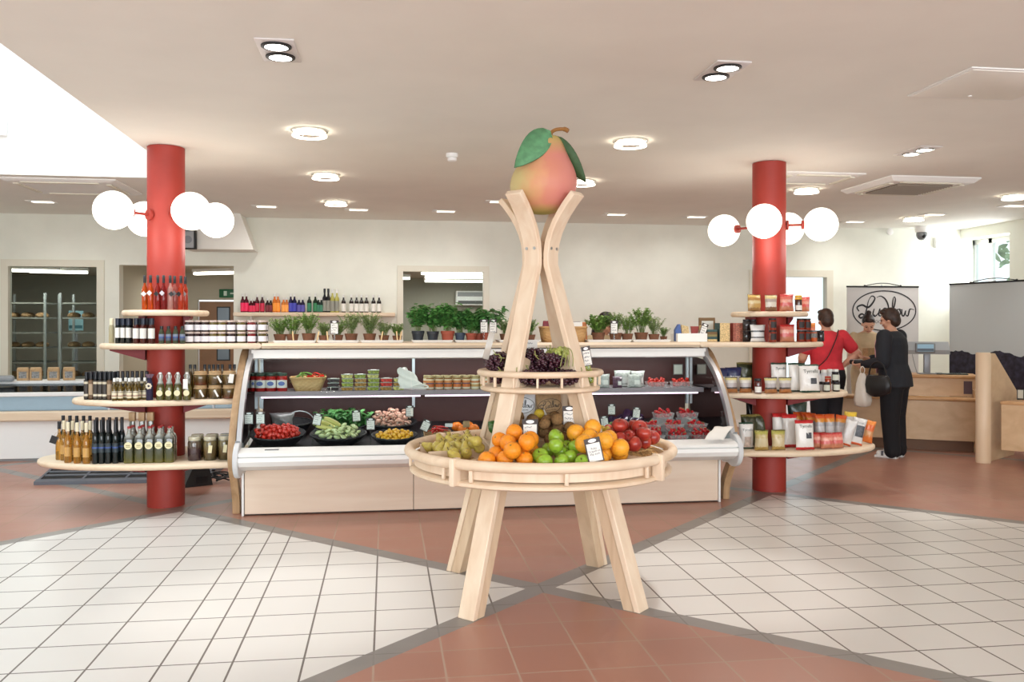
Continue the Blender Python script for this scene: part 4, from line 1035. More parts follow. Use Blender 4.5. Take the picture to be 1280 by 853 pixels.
def potted(name, label, pot, pr, ph, fol, green, group=None, lip=True):
    t = thing(name, label, 'potted plant', (0,0,-50), 0, group)
    prof = [(pr*.72,0),(pr*.92,ph*.74)] + ([(pr,ph*.76),(pr,ph),(pr*.9,ph),(pr*.88,ph*.86)] if lip else [(pr,ph),(pr*.92,ph),(pr*.9,ph*.86)])
    lat(prof, 20).build('pot', pot, t, 40); lat([(pr*.87,ph*.84),(pr*.87,ph*.87),(.001,ph*.9)], 16).build('soil', SOIL, t, 60)
    s, l = fol
    for m, nm, mt in ((s,'stem',STEMG),(l,'leaves',green)):
        o = m.build(nm, mt, t, 0); o.location = (0,0,ph*.86)
    return t
R = random.Random(3)
fine = [foliage(R, .15, .085, 44, 26, .021, .009) for _ in range(2)]
wisp = [foliage(R, .185, .095, 38, 30, .022, .009) for _ in range(2)]
bushy = foliage(R, .21, .085, 36, 34, .022, .014, up=.42)
pars = foliage(R, .15, .11, 44, 30, .026, .02)
big = [foliage(R, .235, .085, 24, 18, .055, .036, .4) for _ in range(2)]
broad = foliage(R, .22, .16, 16, 16, .075, .03, .5, .5)
zW = TZ[1]; TY = 7.44
trays = [(341,394.8),(396.2,448.8),(450.5,504.5),(515,566.5),(569,612),(624,676),(735,790),(791.5,839)]
tw_ = ['leftmost','second from left','third from left','under the dark-potted basil','left of the wooden stand, under red pots','behind the left leg of the wooden stand','right of the wicker basket','rightmost']
for (a, b), nm in zip(trays, tw_):
    x0, x1 = xat(a,TY-.14), xat(b,TY-.14)
    t = thing('plant_tray', 'shallow white plant tray on the worktop, '+nm, 'tray', ((x0+x1)/2, TY, zW+.001), 0, 'white plant trays on the worktop')
    L = []
    for o, z in ((.012,0),(0,.018),(.004,.021),(.012,.006),(.02,.004)):
        hx, hy = (x1-x0)/2-o, .14-o; L.append([(-hx,-hy,z),(hx,-hy,z),(hx,hy,z),(-hx,hy,z)])
    MB().loft(L, True).build('tray', WHITE, t, 0)
PZ = zW+.0065
def herb(px, proto, y=TY, label=None, rz=0, sc=1): return put(proto, (xat(px,y), y, PZ), rz, label, None, sc)
H0 = [potted('potted_herb', 'herb', PEAT, .056, .07, f, GRN[g], None, False) for f, g in ((fine[0],0),(fine[1],2),(wisp[0],0),(wisp[1],2),(pars,0),(bushy,0))]
hs = [(350,0,'fine green herb in a peat pot, left end of the worktop'),(365.6,2,'wispy herb in a peat pot with a wooden marker, left end of worktop'),(386,2,'tall wispy herb in a peat pot, second from the left tray'),(405,1,'low grey-green herb in a peat pot on the second tray'),
      (422,0,'small green herb in a peat pot behind the first price card'),(439,3,'airy grey-green herb in a peat pot, right of the first price card'),(462,3,'spreading airy herb in a peat pot on the third tray'),(480,1,'small low herb in a peat pot on the third tray'),(496.5,0,'small herb in a peat pot with pale markers, end of third tray')]
scs = [.95,.95,1.05,.8,.85,1,1,.8,.75]
for (px, k, lb), s in zip(hs, scs): herb(px, H0[k], TY-.03, lb, px, s)
lw = [('rosemary-like herb in a dark pot hidden behind the left herbs',373,1),]
B0 = [potted('potted_basil', 'basil', p, pr_, ph_, f, g) for p, pr_, ph_, f, g in ((BLKPOT,.052,.088,big[0],GRN[1]),(TERRA,.055,.085,big[1],GRN[1]),(BLUEPOT,.048,.08,big[0],GRN[3]),(TERRA,.046,.075,broad,GRN[3]))]
for px, k, y, s, lb in ((522.5,0,TY,1.05,'bushy basil plant in a black pot, left of the two black pots'),(541,0,TY,1,'bushy basil plant in a black pot, right of the two black pots'),(559.6,1,TY,1.08,'tall basil plant in a large terracotta pot beside the black pots'),(575,2,TY,.95,'dark green leafy plant in a blue-grey pot'),
                        (588.6,1,TY,.85,'leafy plant in a small terracotta pot right of the blue-grey pot'),(598.5,1,TY+.08,.8,'leafy plant in a terracotta pot tucked behind its neighbours'),(609.5,3,TY-.02,1.05,'broad-leaved plant in a red pot behind the double price card')):
    herb(px, B0[k], y, lb, px*1.3, s)
for px, k, y, s, rz, lb in ((632,1,TY,.95,1,'flowering herb in a peat pot just left of the wooden stand'),(662.5,2,TY,.85,2,'herb in a peat pot between the stand legs'),(748,4,TY,1.1,0,'bushy parsley in a peat pot right of the wicker basket'),(769.5,3,TY,1.05,1.3,'airy herb in a peat pot behind the card on the right'),
                            (784,2,TY,.95,.4,'wispy herb in a peat pot right of the price card'),(801.5,5,TY,1.1,.7,'tall bushy small-leaved herb in a peat pot on the rightmost tray'),(817.4,3,TY-.01,.9,2,'pale green herb in a peat pot near the tray end'),(829.5,0,TY+.06,.6,2,'tiny herb in a peat pot at the right tray end')):
    herb(px, H0[k], y, lb, rz, s)
MARK = M('wood_marker', (222,190,140), .6)
for i, px in enumerate((367,396,410,476,497,499.5)):
    y = TY-.095 if i < 5 else TY-.1
    t = MB(); t.rbox((0,0,.045),(.012,.003,.09),.001); o = t.build('plant_marker', MARK); o.location = (xat(px,y),y,PZ); o.rotation_euler = (-.08, .18 if i % 2 else -.1, 0)
    tag(o, 'small wooden plant marker leaning on a peat pot', 'plant marker', 'wooden plant markers among the herbs')
# ---- price cards: dark plate, white oval, white paper with handwriting, clear stand
CARDD = M('card_brown', (62,52,50), .5); INK = M('ink', (48,52,74), .6)
def scribble(mb, w, h, rows, rnd, z=0):
    for r in range(rows):
        y = h*.5 - h*(r+.7)/rows; x = -w*.42; x1 = w*rnd.uniform(.05,.42); P = []
        while x < x1:
            P.append((x, y + rnd.uniform(-.5,.5)*h/rows*.55)); x += w*.035
        if len(P) > 2: ribbon(mb, P, h*.022, None, z)
def price_card(label, w=.072, h=.108, words=None, plain=False, stick=.05, seed=1, group=None, land=False):
    """the card's foot is its origin; it faces -Y"""
    t = thing('price_card', label, 'price card', (0,0,-50), 0, group)
    z0 = stick
    if not plain:
        MB().rbox((0,0,z0+h/2),(w,.003,h),.001).build('plate', CARDD, t, 0)
        MB().prism([(x*w*.26, y*h*.075) for x, y in circ(1, 20)], 0, .001, Matrix.Translation((0,-.0018,z0+h*.89)) @ RXZ).build('crest', WHITE, t, 0)
        pw, ph_, pz = w*.84, h*.74, z0+h*.41
    else: pw, ph_, pz = w, h, z0+h/2
    MB().box((0,-.0022,pz),(pw,.0012,ph_)).build('paper', PAPER if not plain else WHITE, t, 0)
    m = MB()
    if words:
        vs, fs = text_geo(words, ph_*.2, .0)
        k = min(1, pw*.9/max(1e-6, max(v[0] for v in vs)*2)); m.add([(x*k, y*k+ph_*.06, 0) for x,y,z in vs], fs)
    else: scribble(m, pw, ph_, 4, random.Random(seed))
    m2 = MB(); m2.add(m.v, m.f, Matrix.Translation((0,-.0031,pz)) @ RXZ)
    if m2.v: m2.build('writing', INK, t, 0)
    if stick > .004: MB().rbox((0,.001,stick/2+.002),(.012,.003,stick),.001).build('holder', CLEARP, t, 0)
    return t
def card(px, row_foot, y, z, label, w=.072, h=.108, tilt=0, rz=0, roll=0, **kw):
    t = price_card(label, w, h, **kw); t.location = (xat(px,y), y, z); t.rotation_euler = (tilt, roll, rz); return t
card(418, 425, TY-.11, PZ, 'price card standing among the peat pots, left part of the worktop', .068,.115, stick=.065, seed=3)
card(605, 425, TY-.12, PZ, 'left one of the paired price cards below the broad-leaved plant', .066,.115, stick=.075, seed=4)
card(616.3, 425, TY-.12, PZ, 'right one of the paired price cards below the broad-leaved plant', .066,.115, stick=.075, seed=5)
card(767.6, 425, TY-.12, PZ, 'price card among the herbs right of the wooden stand', .066,.115, stick=.065, seed=6)
# ---- wicker basket of packets
WICK = Mramp('wicker', [(0,(176,130,78)),(.5,(206,164,108)),(1,(186,142,88))], 'Z', .6, const=False, noise=.9)
def weave(m, w, d, h, flare=.15, rows=9, cols=40, amp=.005):
    """woven side wall of a rectangular basket, over-and-under"""
    L = []
    for r in range(rows*2+1):
        z = h*r/(rows*2); f = 1 + flare*z/h; row = []
        for i in range(cols*2):
            a = 2*pi*i/(cols*2); k = sq(5)(a); s = amp*(1 if (i//2 + r//2) % 2 else -1)
            row.append(((w/2*f*k+s)*cos(a), (d/2*f*k+s)*sin(a), z))
        L.append(row)
    return m.loft(L, False)
def rimof(m, w, d, z, r, f=1.15, n=48): return m.tube([(w/2*f*sq(5)(2*pi*i/n)*cos(2*pi*i/n), d/2*f*sq(5)(2*pi*i/n)*sin(2*pi*i/n), z) for i in range(n)], r, 8, True)
by = 7.45; b0, b1 = xat(678,by-.1), xat(735,by-.1)
t = thing('wicker_basket', 'rectangular wicker basket of packets behind the wooden stand', 'basket', ((b0+b1)/2, by, zW+.0012))
W_, D_ = (b1-b0)/1.12, .22
weave(MB(), W_, D_, .125, .12).build('side', WICK, t, 60); MB().box((0,0,.006),(W_*.9,D_*.9,.01)).build('base', WICK, t, 0); rimof(MB(), W_, D_, .128, .008, 1.12).build('rim', WICK, t)
def packet(label, w, h, th, mat, cat='packet', name='food_packet'):
    o = MB().rbox((0,0,h/2),(w,th,h),th*.3).build(name, mat); return tag(o, label, cat)
BZ = zW+.014
for px, dy, w, h, c, lb, tl in ((682,0,.07,.17,(120,40,50),'dark red packet at the left end of the wicker basket',.15),(690,.02,.08,.175,(92,36,64),'purple packet second from left in the wicker basket',.05),(700,.0,.07,.15,(60,40,70),'dark violet packet in the wicker basket behind the stand leg',-.05),
                         (719,.03,.11,.165,(70,34,50),'dark packet with purple edge behind the white card in the basket',0),(731,.01,.05,.16,(196,120,70),'orange packet at the right end of the wicker basket',-.1)):
    o = packet(lb, w, h, .022, M('packet_%d_%d' % (c[0],px), c, .4, var=.2, scale=30)); o.location = (xat(px,by), by+dy, BZ); o.rotation_euler = (0, tl*.5, 0)
o = packet('white card standing at the front right of the wicker basket', .1, .16, .006, PAPER, 'card', 'white_card'); o.location = (xat(721,by-.06), by-.055, BZ)
# ---- white box of leaflets and the gift boxes
t = thing('leaflet_box', 'low white cardboard box of gift packs on the right of the worktop', 'box', ((xat(845,7.4)+xat(882,7.4))/2, 7.45, zW+.0012))
bw = xat(882,7.36)-xat(845,7.36)
m = MB()
m.box((0,-.09,.037),(bw,.004,.074)); m.build('front', WHITE, t, 0)
MB().box((0,.09,.037),(bw,.004,.074)).build('back', WHITE, t, 0)
for s in (-1,1): MB().box((s*(bw/2-.002),0,.037),(.004,.176,.074)).build('side', WHITE, t, 0)
MB().box((0,0,.002),(bw-.01,.174,.003)).build('base', WHITE, t, 0)
GOLD = M('gold_pattern', (206,180,130), .5, var=.22, scale=120); ROSE = M('rose_pattern', (186,120,100), .5, var=.25, scale=110); BRD = M('brick_red', (150,56,48), .5); BLU = M('blue_card', (72,100,160), .5); BRN = M('brown_card', (120,92,56), .5); TEAL = M('teal_card', (52,84,84), .5)
z5 = zW+.0055
def gift(px, y, w, d, h, mat, label, z=zW+.0012, rz=0, poly=None, cat='gift box'):
    t = thing('gift_box', label, cat, (xat(px,y), y, z), rz)
    if poly: MB().prism(poly, -d/2, d/2, RXZ).build('box', mat, t, 0)
    else: bevel(MB().box((0,0,h/2),(w,d,h)).build('box', mat, t, 0), .003, 1)
    return t
gift(843.5+4, 7.43, .06, .05, .15, BLU, 'blue wedge-shaped pack leaning in the left of the white box', z5, 0, [(-.03,0),(.03,0),(.012,.15),(.0,.15),(-.03,.1)])
gift(857, 7.45, .07, .03, .15, GOLD, 'gold patterned pack tilted in the white box', z5, 0, [(-.035,0),(.035,0),(.02,.13),(-.042,.145)])
gift(868, 7.44, .06, .03, .13, BRD, 'red tapered pack in the middle of the white box', z5, 0, [(-.018,0),(.02,0),(.035,.132),(-.032,.132)])
t = gift(877.5, 7.46, .05, .02, .14, GOLD, 'gold pack behind the tilted price card in the white box', z5)
card(874.5, 0, 7.392, z5, 'price card tilted on the front of the white box', .06,.12, 0, 0, .35, stick=.045, seed=9)
t = gift(883.5, 7.64, .15, .03, .215, BRN, 'brown framed gift box with pale window at the back of the worktop')
MB().box((0,-.0165,.125),(.11,.002,.12)).build('window', M('pale_window',(206,210,204),.3), t, 0)
for k in range(5):
    c = (GOLD, TEAL, M('olive_card',(140,128,84),.5), BRN, TEAL)[k]
    gift(887.5, 7.45, .09, .12, .021, c, 'flat gold and green gift box, number %s up in the stack by the white box' % ('one','two','three','four','five')[k], zW+.0012+.0217*k)
t = gift(896+7, 7.45, .095, .12, .165, GOLD, 'upright gold patterned gift box beside the flat stack')
MB().box((-.0485,0,.0825),(.002,.12,.165)).build('spine', TEAL, t, 0)
t = gift(921.5, 7.45, .12, .12, .165, ROSE, 'upright rose patterned gift box with red spine')
MB().box((-.061,0,.0825),(.002,.12,.165)).build('spine', BRD, t, 0); MB().box((-.046,-.0607,.0825),(.006,.001,.165)).build('stripe', BRD, t, 0)
# ================================================================ chiller: shelf goods
zS = SHZ
lb = 'jar of red passata with white and blue label'
def oval(t):
    o = MB().prism([(x*.026,y*.018) for x,y in circ(1,20)], -.0005,.0005, Matrix.Translation((0,-.0458,.065)) @ RXZ).build('emblem', M('emblem_blue',(92,110,170),.5), t, 0)
rj_ = jar('passata_jar', lb, .0435, .15, M('tomato_red',(168,30,28),.1,coat=.5), M('green_lid',(52,72,60),.4), (.2,.62,140), PAPER, None, False, oval)
for px, nm in ((314.5,'leftmost, partly behind the frame'),(325.5,'second from left'),(338.8,'third from left'),(352.6,'rightmost in the front row')):
    y = 7.36 if px > 315 else 7.40
    put(rj_, (xat(px,y),y,zS+.0012), 0, 'red passata jar on the chiller shelf, '+nm, 'red passata jars')
rowput(rj_, [319,333.5,346], 7.46, zS, 'red passata jar in the back row on the chiller shelf', 'red passata jars, back row')
# bamboo bowl of chillies
BAM = Mramp('bamboo', [(0,(176,138,86)),(.5,(214,180,128)),(1,(196,158,104))], 'Z', .6, const=False, noise=.8)
y = 7.42; x = xat(385.3,y)
t = thing('bamboo_basket', 'woven bamboo basket of chillies on the chiller shelf', 'basket', (x,y,zS+.0012))
weave(MB(), .2, .18, .108, .42, 7, 34, .004).build('side', BAM, t, 60); MB().box((0,0,.005),(.17,.15,.008)).build('base', BAM, t, 0); rimof(MB(), .2, .18, .11, .006, 1.42).build('rim', BAM, t)
def chilli(name, label, col, L=.1, r=.008, cat='chilli'):
    t = thing(name, label, cat, (0,0,-50)); P = catmull([(-L/2,0,0),(-L/6,0,.012),(L/4,.006,.014),(L/2,.012,.004)], 4); n = len(P)
    MB().tube(P, [r*(1-.85*(i/(n-1))**1.6) for i in range(n)], 8).build('pod', col, t); MB().tube([(-L/2,0,0),(-L/2-.02,-.002,.008)], .0025, 5).build('stalk', STEMG, t); return t
gc = chilli('green_chilli', 'long green chilli at the left of the bamboo basket', M('green_chilli',(86,128,44),.3)); rc = chilli('red_chilli', 'red chilli at the right of the bamboo basket', M('red_chilli',(190,36,28),.25))
for k in range(6): put(gc, (x-.08+.012*k, y-.05+.02*k, zS+.1+.016*(k%3)), k*.7, 'long green chilli heaped at the left of the bamboo basket', 'green chillies in the bamboo basket', None, (0, -.5+.2*(k%3)))
for k in range(5): put(rc, (x+.04+.014*k, y-.04+.02*k, zS+.1+.016*(k%3)), k*1.1, 'red chilli heaped at the right of the bamboo basket', 'red chillies in the bamboo basket', None, (0, .4-.2*(k%3)))
# lidded tubs in stacks
def tub(fill, nm):
    t = thing('lidded_tub', nm, 'tub', (0,0,-50)); w, d, h = .098, .085, .034
    L = [[(sx*w/2*f, sy*d/2*f, z) for sx, sy in ((-1,-1),(1,-1),(1,1),(-1,1))] for f, z in ((.84,.001),(.98,h*.8))]
    MB().loft(L, True).build('contents', fill, t, 0)
    MB().rbox((0,0,h*.87),(w,d,h*.16),.003).build('lid', M('tub_lid',(206,212,204),.15,trans=.35,coat=.4), t)
    MB().box((0,-.0,h*.955),(w*.5,d*.5,.001)).build('sticker', PAPER, t, 0)
    return t
F = {k: M('tub_'+k, c, .25, var=.3, scale=90, coat=.4) for k, c in (('dark',(58,50,52)),('green',(140,150,70)),('mixed',(156,120,64)),('pale',(186,180,110)),('red',(186,60,50)))}
tubs = {k: tub(F[k], k) for k in F}
for px, st_, nm in ((416.8,['dark']*3,'first stack from the left'),(434.4,['mixed','green','green','pale'],'second stack from the left'),(450.6,['mixed','mixed','mixed','green'],'third stack from the left'),(466.8,['green','green','green','pale','green'],'tallest stack'),(482.8,['mixed','red','red'],'stack with red contents'),(498.8,['pale','mixed','pale'],'stack beside the white bag')):
    for k, f in enumerate(st_): put(tubs[f], (xat(px,7.38)+.002*((k*7)%3-1), 7.38, zS+.0012+.0345*k), .03*((k*5)%3-1), 'clear lidded tub of %s deli food, level %s of the %s' % (f, ('one','two','three','four','five')[k], nm))
    put(tubs[st_[0]], (xat(px,7.38), 7.48, zS+.0012), 0, 'clear lidded tub standing behind the '+nm)
# white cloth bag slumped on the shelf
t = thing('cloth_bag', 'white cotton bag slumped on the chiller shelf among tubs and jars', 'bag', (xat(516,7.34),7.34,zS+.016))
rg = random.Random(5); m = MB(); L = []
for i in range(13):
    u = i/12; w = .105*(1-.62*u**1.3); cxx = -.012 - .075*u**1.4; zc = .165*u
    L.append([(cxx + w*cos(a)*(1+.10*sin(3*a+i)), .045*sin(a)*(1-.55*u)*(1+.15*sin(4*a+i*1.3)), zc + .012*sin(a*2+i)*(u)) for a in [2*pi*k/28 for k in range(28)]])
m.loft(L, True); CLOTH = M('white_cotton',(232,230,224),.8,bump=.3,scale=25); m.build('bag', CLOTH, t, 70)
m = MB(); m.tube(catmull([(.0,-.05,.02),(.06,-.062,.035),(.12,-.05,.02),(.11,-.06,.004),(.04,-.065,.004)],6), .007, 8); m.build('handle', CLOTH, t)
# small jars with orange labels
ol = Mramp('orange_label', [(0,(210,200,180)),(.18,(200,110,50)),(.5,(96,74,100)),(.62,(206,130,70)),(.85,(222,206,170))], 'Z', .5)
oj = jar('sauce_jar', 'sauce jar', .0345, .118, M('sauce_brown',(150,96,50),.15,coat=.4), M('gold_lid',(190,172,130),.35,metal=.4), (.06,.76,150), ol)
oj2 = jar('sauce_jar', 'sauce jar', .0345, .118, M('sauce_pale',(190,168,110),.15,coat=.4), MATS['gold_lid'], (.06,.76,150), Mramp('pale_sauce_label', [(0,(216,210,190)),(.2,(190,150,90)),(.45,(226,216,190)),(.6,(196,120,70)),(.8,(226,220,200))], 'Z', .5))
rowput(oj, [537.5,549,560,571.3,582.6], 7.36, zS, 'small sauce jar with orange label in the front row of the chiller shelf', 'orange-labelled sauce jars')
rowput(oj2, [593.6,604.5], 7.36, zS, 'small pale sauce jar at the right end of the sauce jar row', 'pale sauce jars')
rowput(oj2, [534,545,556,567,578,589,600], 7.44, zS, 'small sauce jar in the back row of the chiller shelf', 'sauce jars, back row')
# soft packs (pillow bags), shared by the chiller and the snack shelves
def pil(u, v, t): return t*.5*max(0, 1-abs(u)**2.6)**.6*max(0, 1-abs(v)**3.2)**.7
def pillow(w, h, t, seed=0, nx=12, nz=14, crim=.0):
    """a filled sachet standing on its lower seal, front to -Y"""
    r = random.Random(seed); m = MB(); F_, B_ = [], []
    ph = [r.uniform(0,6) for _ in range(6)]
    for j in range(nz+1):
        v = -1+2*j/nz; rf, rb = [], []
        for i in range(nx+1):
            u = -1+2*i/nx; q = pil(u, v, t); wr = .16*t*sin(5*u+ph[0]+2*v)*sin(3.3*v+ph[1])*(1-u*u)
            sx = w/2*u*(1-.10*(1-v*v)+.03*sin(3*v+ph[3])); zz = h*(v+1)/2 + .010*w*sin(4*u+ph[2])*(abs(v)**6)
            rf.append((sx, -q-wr*.4-.0012, zz)); rb.append((sx, q+wr*.3+.0012, zz))
        F_.append(rf); B_.append(rb)
    L = [F_[j] + B_[j][::-1] for j in range(nz+1)]
    return m.loft(L, True)
def softpack(name, label, w, h, t, mat, cat='packet', seed=0, group=None, words=None, wz=.74, ws=.035, patch=None, wcol=None, seal=None):
    o = thing(name, label, cat, (0,0,-50), 0, group)
    pillow(w, h, t, seed).build('bag', mat, o, 70)
    def onface(mb, nm, mt, gap=.004):
        vs = []
        for x, y, z in mb.v:
            u, v = x/(w/2), z/(h/2)-1
            vs.append((x, -pil(u, v, t)*1.06-gap+y, z))
        q = MB(); q.v = vs; q.f = mb.f; q.build(nm, mt, o, 0)
    if patch:
        for (px_, pz_, pw_, ph_, mt) in patch:
            m = MB(); n = 8
            m.loft([[(px_-pw_/2+pw_*i/n, 0, pz_-ph_/2+ph_*j/n) for i in range(n+1)] for j in range(n+1)], False, closed=False); onface(m, 'label', mt, .003)
    if words:
        vs, fs = text_geo(words, ws, .0); m = MB(); m.add([(x, 0, z_+h*wz) for x, z_, _ in vs], fs); onface(m, 'lettering', wcol or INK, .0045)
    if seal:
        m = MB(); m.box((0,0,h-.008),(w*.98,.005,.016)); m.build('seal', seal, o, 0)
    return o
sprm = M('sprout_bag',(226,230,222),.15,trans=.35,coat=.5,var=.12,scale=40,bump=.5); dkp = M('purple_pack',(92,62,80),.25,coat=.5,var=.3,scale=50)
def spack(px, y, w, h, t, mat, label, seed): return put(softpack('salad_pack', label, w, h, t, mat, 'packet', seed, None, patch=[(.1*w, h*.42, w*.36, h*.34, PAPER)]), (xat(px,y),y,zS+.0012), .1*(seed%3-1))
spack(754, 7.36, .12, .12, .075, sprm, 'clear pack of bean sprouts, leftmost beside the upper grape basket', 1); spack(771.5, 7.345, .09, .10, .07, dkp, 'dark purple packet with white label between the sprout packs', 2)
spack(793.5, 7.36, .13, .115, .08, sprm, 'clear pack of bean sprouts right of the purple packet', 3); spack(778, 7.455, .15, .145, .07, sprm, 'large clear sprout pack behind the purple packet', 4); spack(797, 7.46, .13, .14, .07, sprm, 'large clear sprout pack in the back, nearest the tomato punnets', 5)
# ---- punnets and round fruit
def drop(n, region, floor, r, rnd, existing=None, tries=60, jit=.12, lean=None):
    """let spheres settle one by one into the lowest free spot of a region; returns [(x,y,z,r)]"""
    P = list(existing or []); out = []
    for k in range(n):
        best = None; rr = r*(1+rnd.uniform(-jit, jit))
        for _ in range(tries):
            x, y = region(rnd)
            z = floor(x, y) + rr
            for _it in range(12):
                ch_ = False
                for (a, b, c, q) in P:
                    d2 = (a-x)**2 + (b-y)**2; s = rr+q+.0012
                    if d2 < s*s and abs(c-z) < sqrt(s*s-d2)-1e-6:
                        z = c + sqrt(s*s-d2); ch_ = True
                if not ch_: break
            sc_ = z + (lean(x, y) if lean else 0)
            if best is None or sc_ < best[0]: best = (sc_, x, y, z)
        p = (best[1], best[2], best[3], rr); P.append(p); out.append(p)
    return out
def rect(x0, x1, y0, y1): return lambda r: (r.uniform(x0, x1), r.uniform(y0, y1))
def disc(cx, cy, R_): 
    def f(r):
        a, q = r.uniform(0, 2*pi), R_*sqrt(r.random()); return (cx+q*cos(a), cy+q*sin(a))
    return f
def ball(name, label, cat, prof, mat, n=14, stalk=None, leafm=None):
    """a small fruit of unit radius turned from prof"""
    t = thing(name, label, cat, (0,0,-50)); lat(prof, n).build('flesh', mat, t, 70)
    if stalk: stalk(t)
    return t
RND = [(.001,-.93),(.3,-.95),(.7,-.72),(.95,-.3),(1,.05),(.92,.42),(.66,.76),(.3,.9),(.001,.82)]
def calyx(t):
    m = MB()
    for k in range(5):
        a = k*2*pi/5; leaf(m, (0,0,.84), (cos(a),sin(a),.25), (-sin(a),cos(a),0), .6, .3, (0,0,-.1), .2, 3)
    m.build('calyx', STEMG, t, 60)
TOMR = M('cherry_tomato_red',(206,48,34),.22,coat=.4); STRW = M('strawberry_red',(196,28,36),.35,var=.12,scale=6); TOMY = M('yellow_tomato',(232,176,44),.25,coat=.4)
tom = ball('cherry_tomato','cherry tomato','tomato',RND,TOMR,12); ytom = ball('yellow_tomato','yellow tomato','tomato',RND,TOMY,12)
stb = ball('strawberry','strawberry','strawberry',[(.001,-1.05),(.3,-.9),(.62,-.4),(.86,.1),(.9,.45),(.6,.7),(.001,.72)],STRW,10,calyx)
PUN = M('punnet_plastic',(232,228,228),.15,alpha=.2,coat=.4)
def punnet(name, label, w, d, h, loc, group, fruit, fl, fgroup, r, n, seed, rz=0):
    t = thing(name, label, 'punnet', loc, 0, group); L = []
    for f, z in ((.86,0),(1,h),(1.05,h),(1.05,h-.003),(1.0,h-.004),(.855,.002)): L.append([(sx*w/2*f*.98, sy*d/2*f*.98, z) for sx, sy in ((-1,-1),(1,-1),(1,1),(-1,1))])
    MB().loft(L, True).build('tray', PUN, t, 0)
    rn = random.Random(seed)
    for x, y_, z, q in drop(n, rect(-w*.42+r*.8, w*.42-r*.8, -d*.42+r*.8, d*.42-r*.8), lambda a,b: .004, r, rn):
        put(fruit, (loc[0]+x, loc[1]+y_, loc[2]+z), rn.uniform(0,6), fl, fgroup, q*.97, (rn.uniform(-.8,.8), rn.uniform(-.8,.8)))
pn = [(819,'leftmost'),(846.5,'second'),(862,'third'),(884.5,'rightmost')]
for i, (px, nm) in enumerate([(820.5,'left'),(851.5,'right')]):
    punnet('tomato_punnet', 'clear punnet of cherry tomatoes on the chiller shelf, '+nm, .175, .13, .05, (xat(px,7.37),7.37,zS+.0012), 'cherry tomato punnets on the shelf', tom, 'cherry tomato in the %s punnet on the chiller shelf' % nm, 'tomatoes in the %s shelf punnet' % nm, .0145, 30, 20+i)
# cards clipped to the back upright
for px, nm in ((847.5,'left'),):
    y = 7.70; t = thing('notice_card', 'grey framed notice card on the back panel inside the chiller, top right', 'notice', (xat(px,y), y, ony(px,462,y)[2]))
    MB().box((0,0,0),(.092,.004,.098)).build('frame', M('card_grey',(120,116,110),.5), t, 0); MB().box((0,-.003,0),(.076,.002,.082)).build('paper', M('pale_paper',(212,214,200),.6), t, 0)
# ================================================================ chiller: lower deck
def deck(y): return .50 + (y-6.725)*(.12/1.015)
TLT = math.atan(.12/1.015)
BLKW = M('black_wicker',(40,38,40),.55,bump=.8,scale=120)
def bowl(px, y, R_, h, label, fruit=None, fl=None, fg=None, r=.014, n=0, seed=1, heap=.0, sq_=(1,1,1)):
    x = xat(px,y); t = thing('woven_bowl', label, 'bowl', (x,y,deck(y)+.009))
    t.rotation_euler = (TLT,0,0)
    lat([(R_*.55,0),(R_*.8,h*.4),(R_,h),(R_*1.03,h+.004),(R_*1.02,h+.008),(R_*.98,h+.006),(R_*.78,h*.45),(R_*.5,.008),(.001,.008)], 36, lambda a: 1).build('bowl', BLKW, t, 60)
    m = MB(); m.tube([(R_*1.01*cos(2*pi*i/40), R_*1.01*sin(2*pi*i/40), h+.004+.003*(i%2)) for i in range(40)], .007, 6, True); m.build('rim', BLKW, t)
    if n:
        mw = Matrix.Translation(t.location) @ Matrix.Rotation(TLT,4,'X'); rn = random.Random(seed)
        fl_h = lambda a,b: h*.45 + (h*.5)*((a*a+b*b)/(R_*R_)) + .0
        for px_, py_, pz_, q in drop(n, disc(0,0,R_*.88-r), fl_h, r, rn, lean=lambda a,b: heap*(a*a+b*b)):
            p = mw @ Vector((px_,py_,pz_))
            put(fruit, p, rn.uniform(0,6), fl, fg, (q*.98*sq_[0],q*.98*sq_[1],q*.98*sq_[2]) , (rn.uniform(-.7,.7), rn.uniform(-.7,.7)))
    return t
bowl(347, 6.97, .208, .085, 'black woven bowl heaped with red cherry tomatoes, left end of the chiller', tom, 'red cherry tomato heaped in the left black bowl', 'cherry tomatoes in the black bowl', .0165, 185, 11, 1.0)
bowl(493, 6.925, .175, .07, 'black woven bowl of small yellow tomatoes below the mushrooms', ytom, 'small yellow tomato in the black bowl below the mushrooms', 'yellow tomatoes in the black bowl', .0155, 85, 12, .8)
# patty pans and courgettes
PATTY = M('patty_yellow',(226,220,140),.35,coat=.3); PATTG = M('patty_green',(206,216,160),.35,coat=.3)
def pat(t): MB().tube([(0,0,.5),(0,.05,.85)], .12, 6).build('stalk', STEMG, t)
pp = ball('patty_pan_squash','patty pan','squash',[(.001,-.5),(.5,-.46),(.95,-.1),(1,.1),(.75,.34),(.3,.52),(.001,.5)],PATTG,16,pat)
bowl(423, 6.965, .212, .08, 'black woven bowl of pale patty pan squash and yellow courgettes', pp, 'pale patty pan squash in the middle black bowl', 'patty pan squash in the black bowl', .029, 38, 13, .9)
cg = thing('yellow_courgette','yellow courgette','courgette',(0,0,-50)); P = catmull([(-.09,0,0),(-.04,0,.006),(.04,0,.006),(.09,0,0)],4)
MB().tube(P,[.012,.016,.018,.019,.02,.02,.02,.02,.02,.019,.018,.015,.008],12).build('flesh',PATTY,cg); MB().tube([(-.09,0,0),(-.115,0,.003)],.009,7).build('stalk',STEMG,cg)
xb = xat(423,6.95)
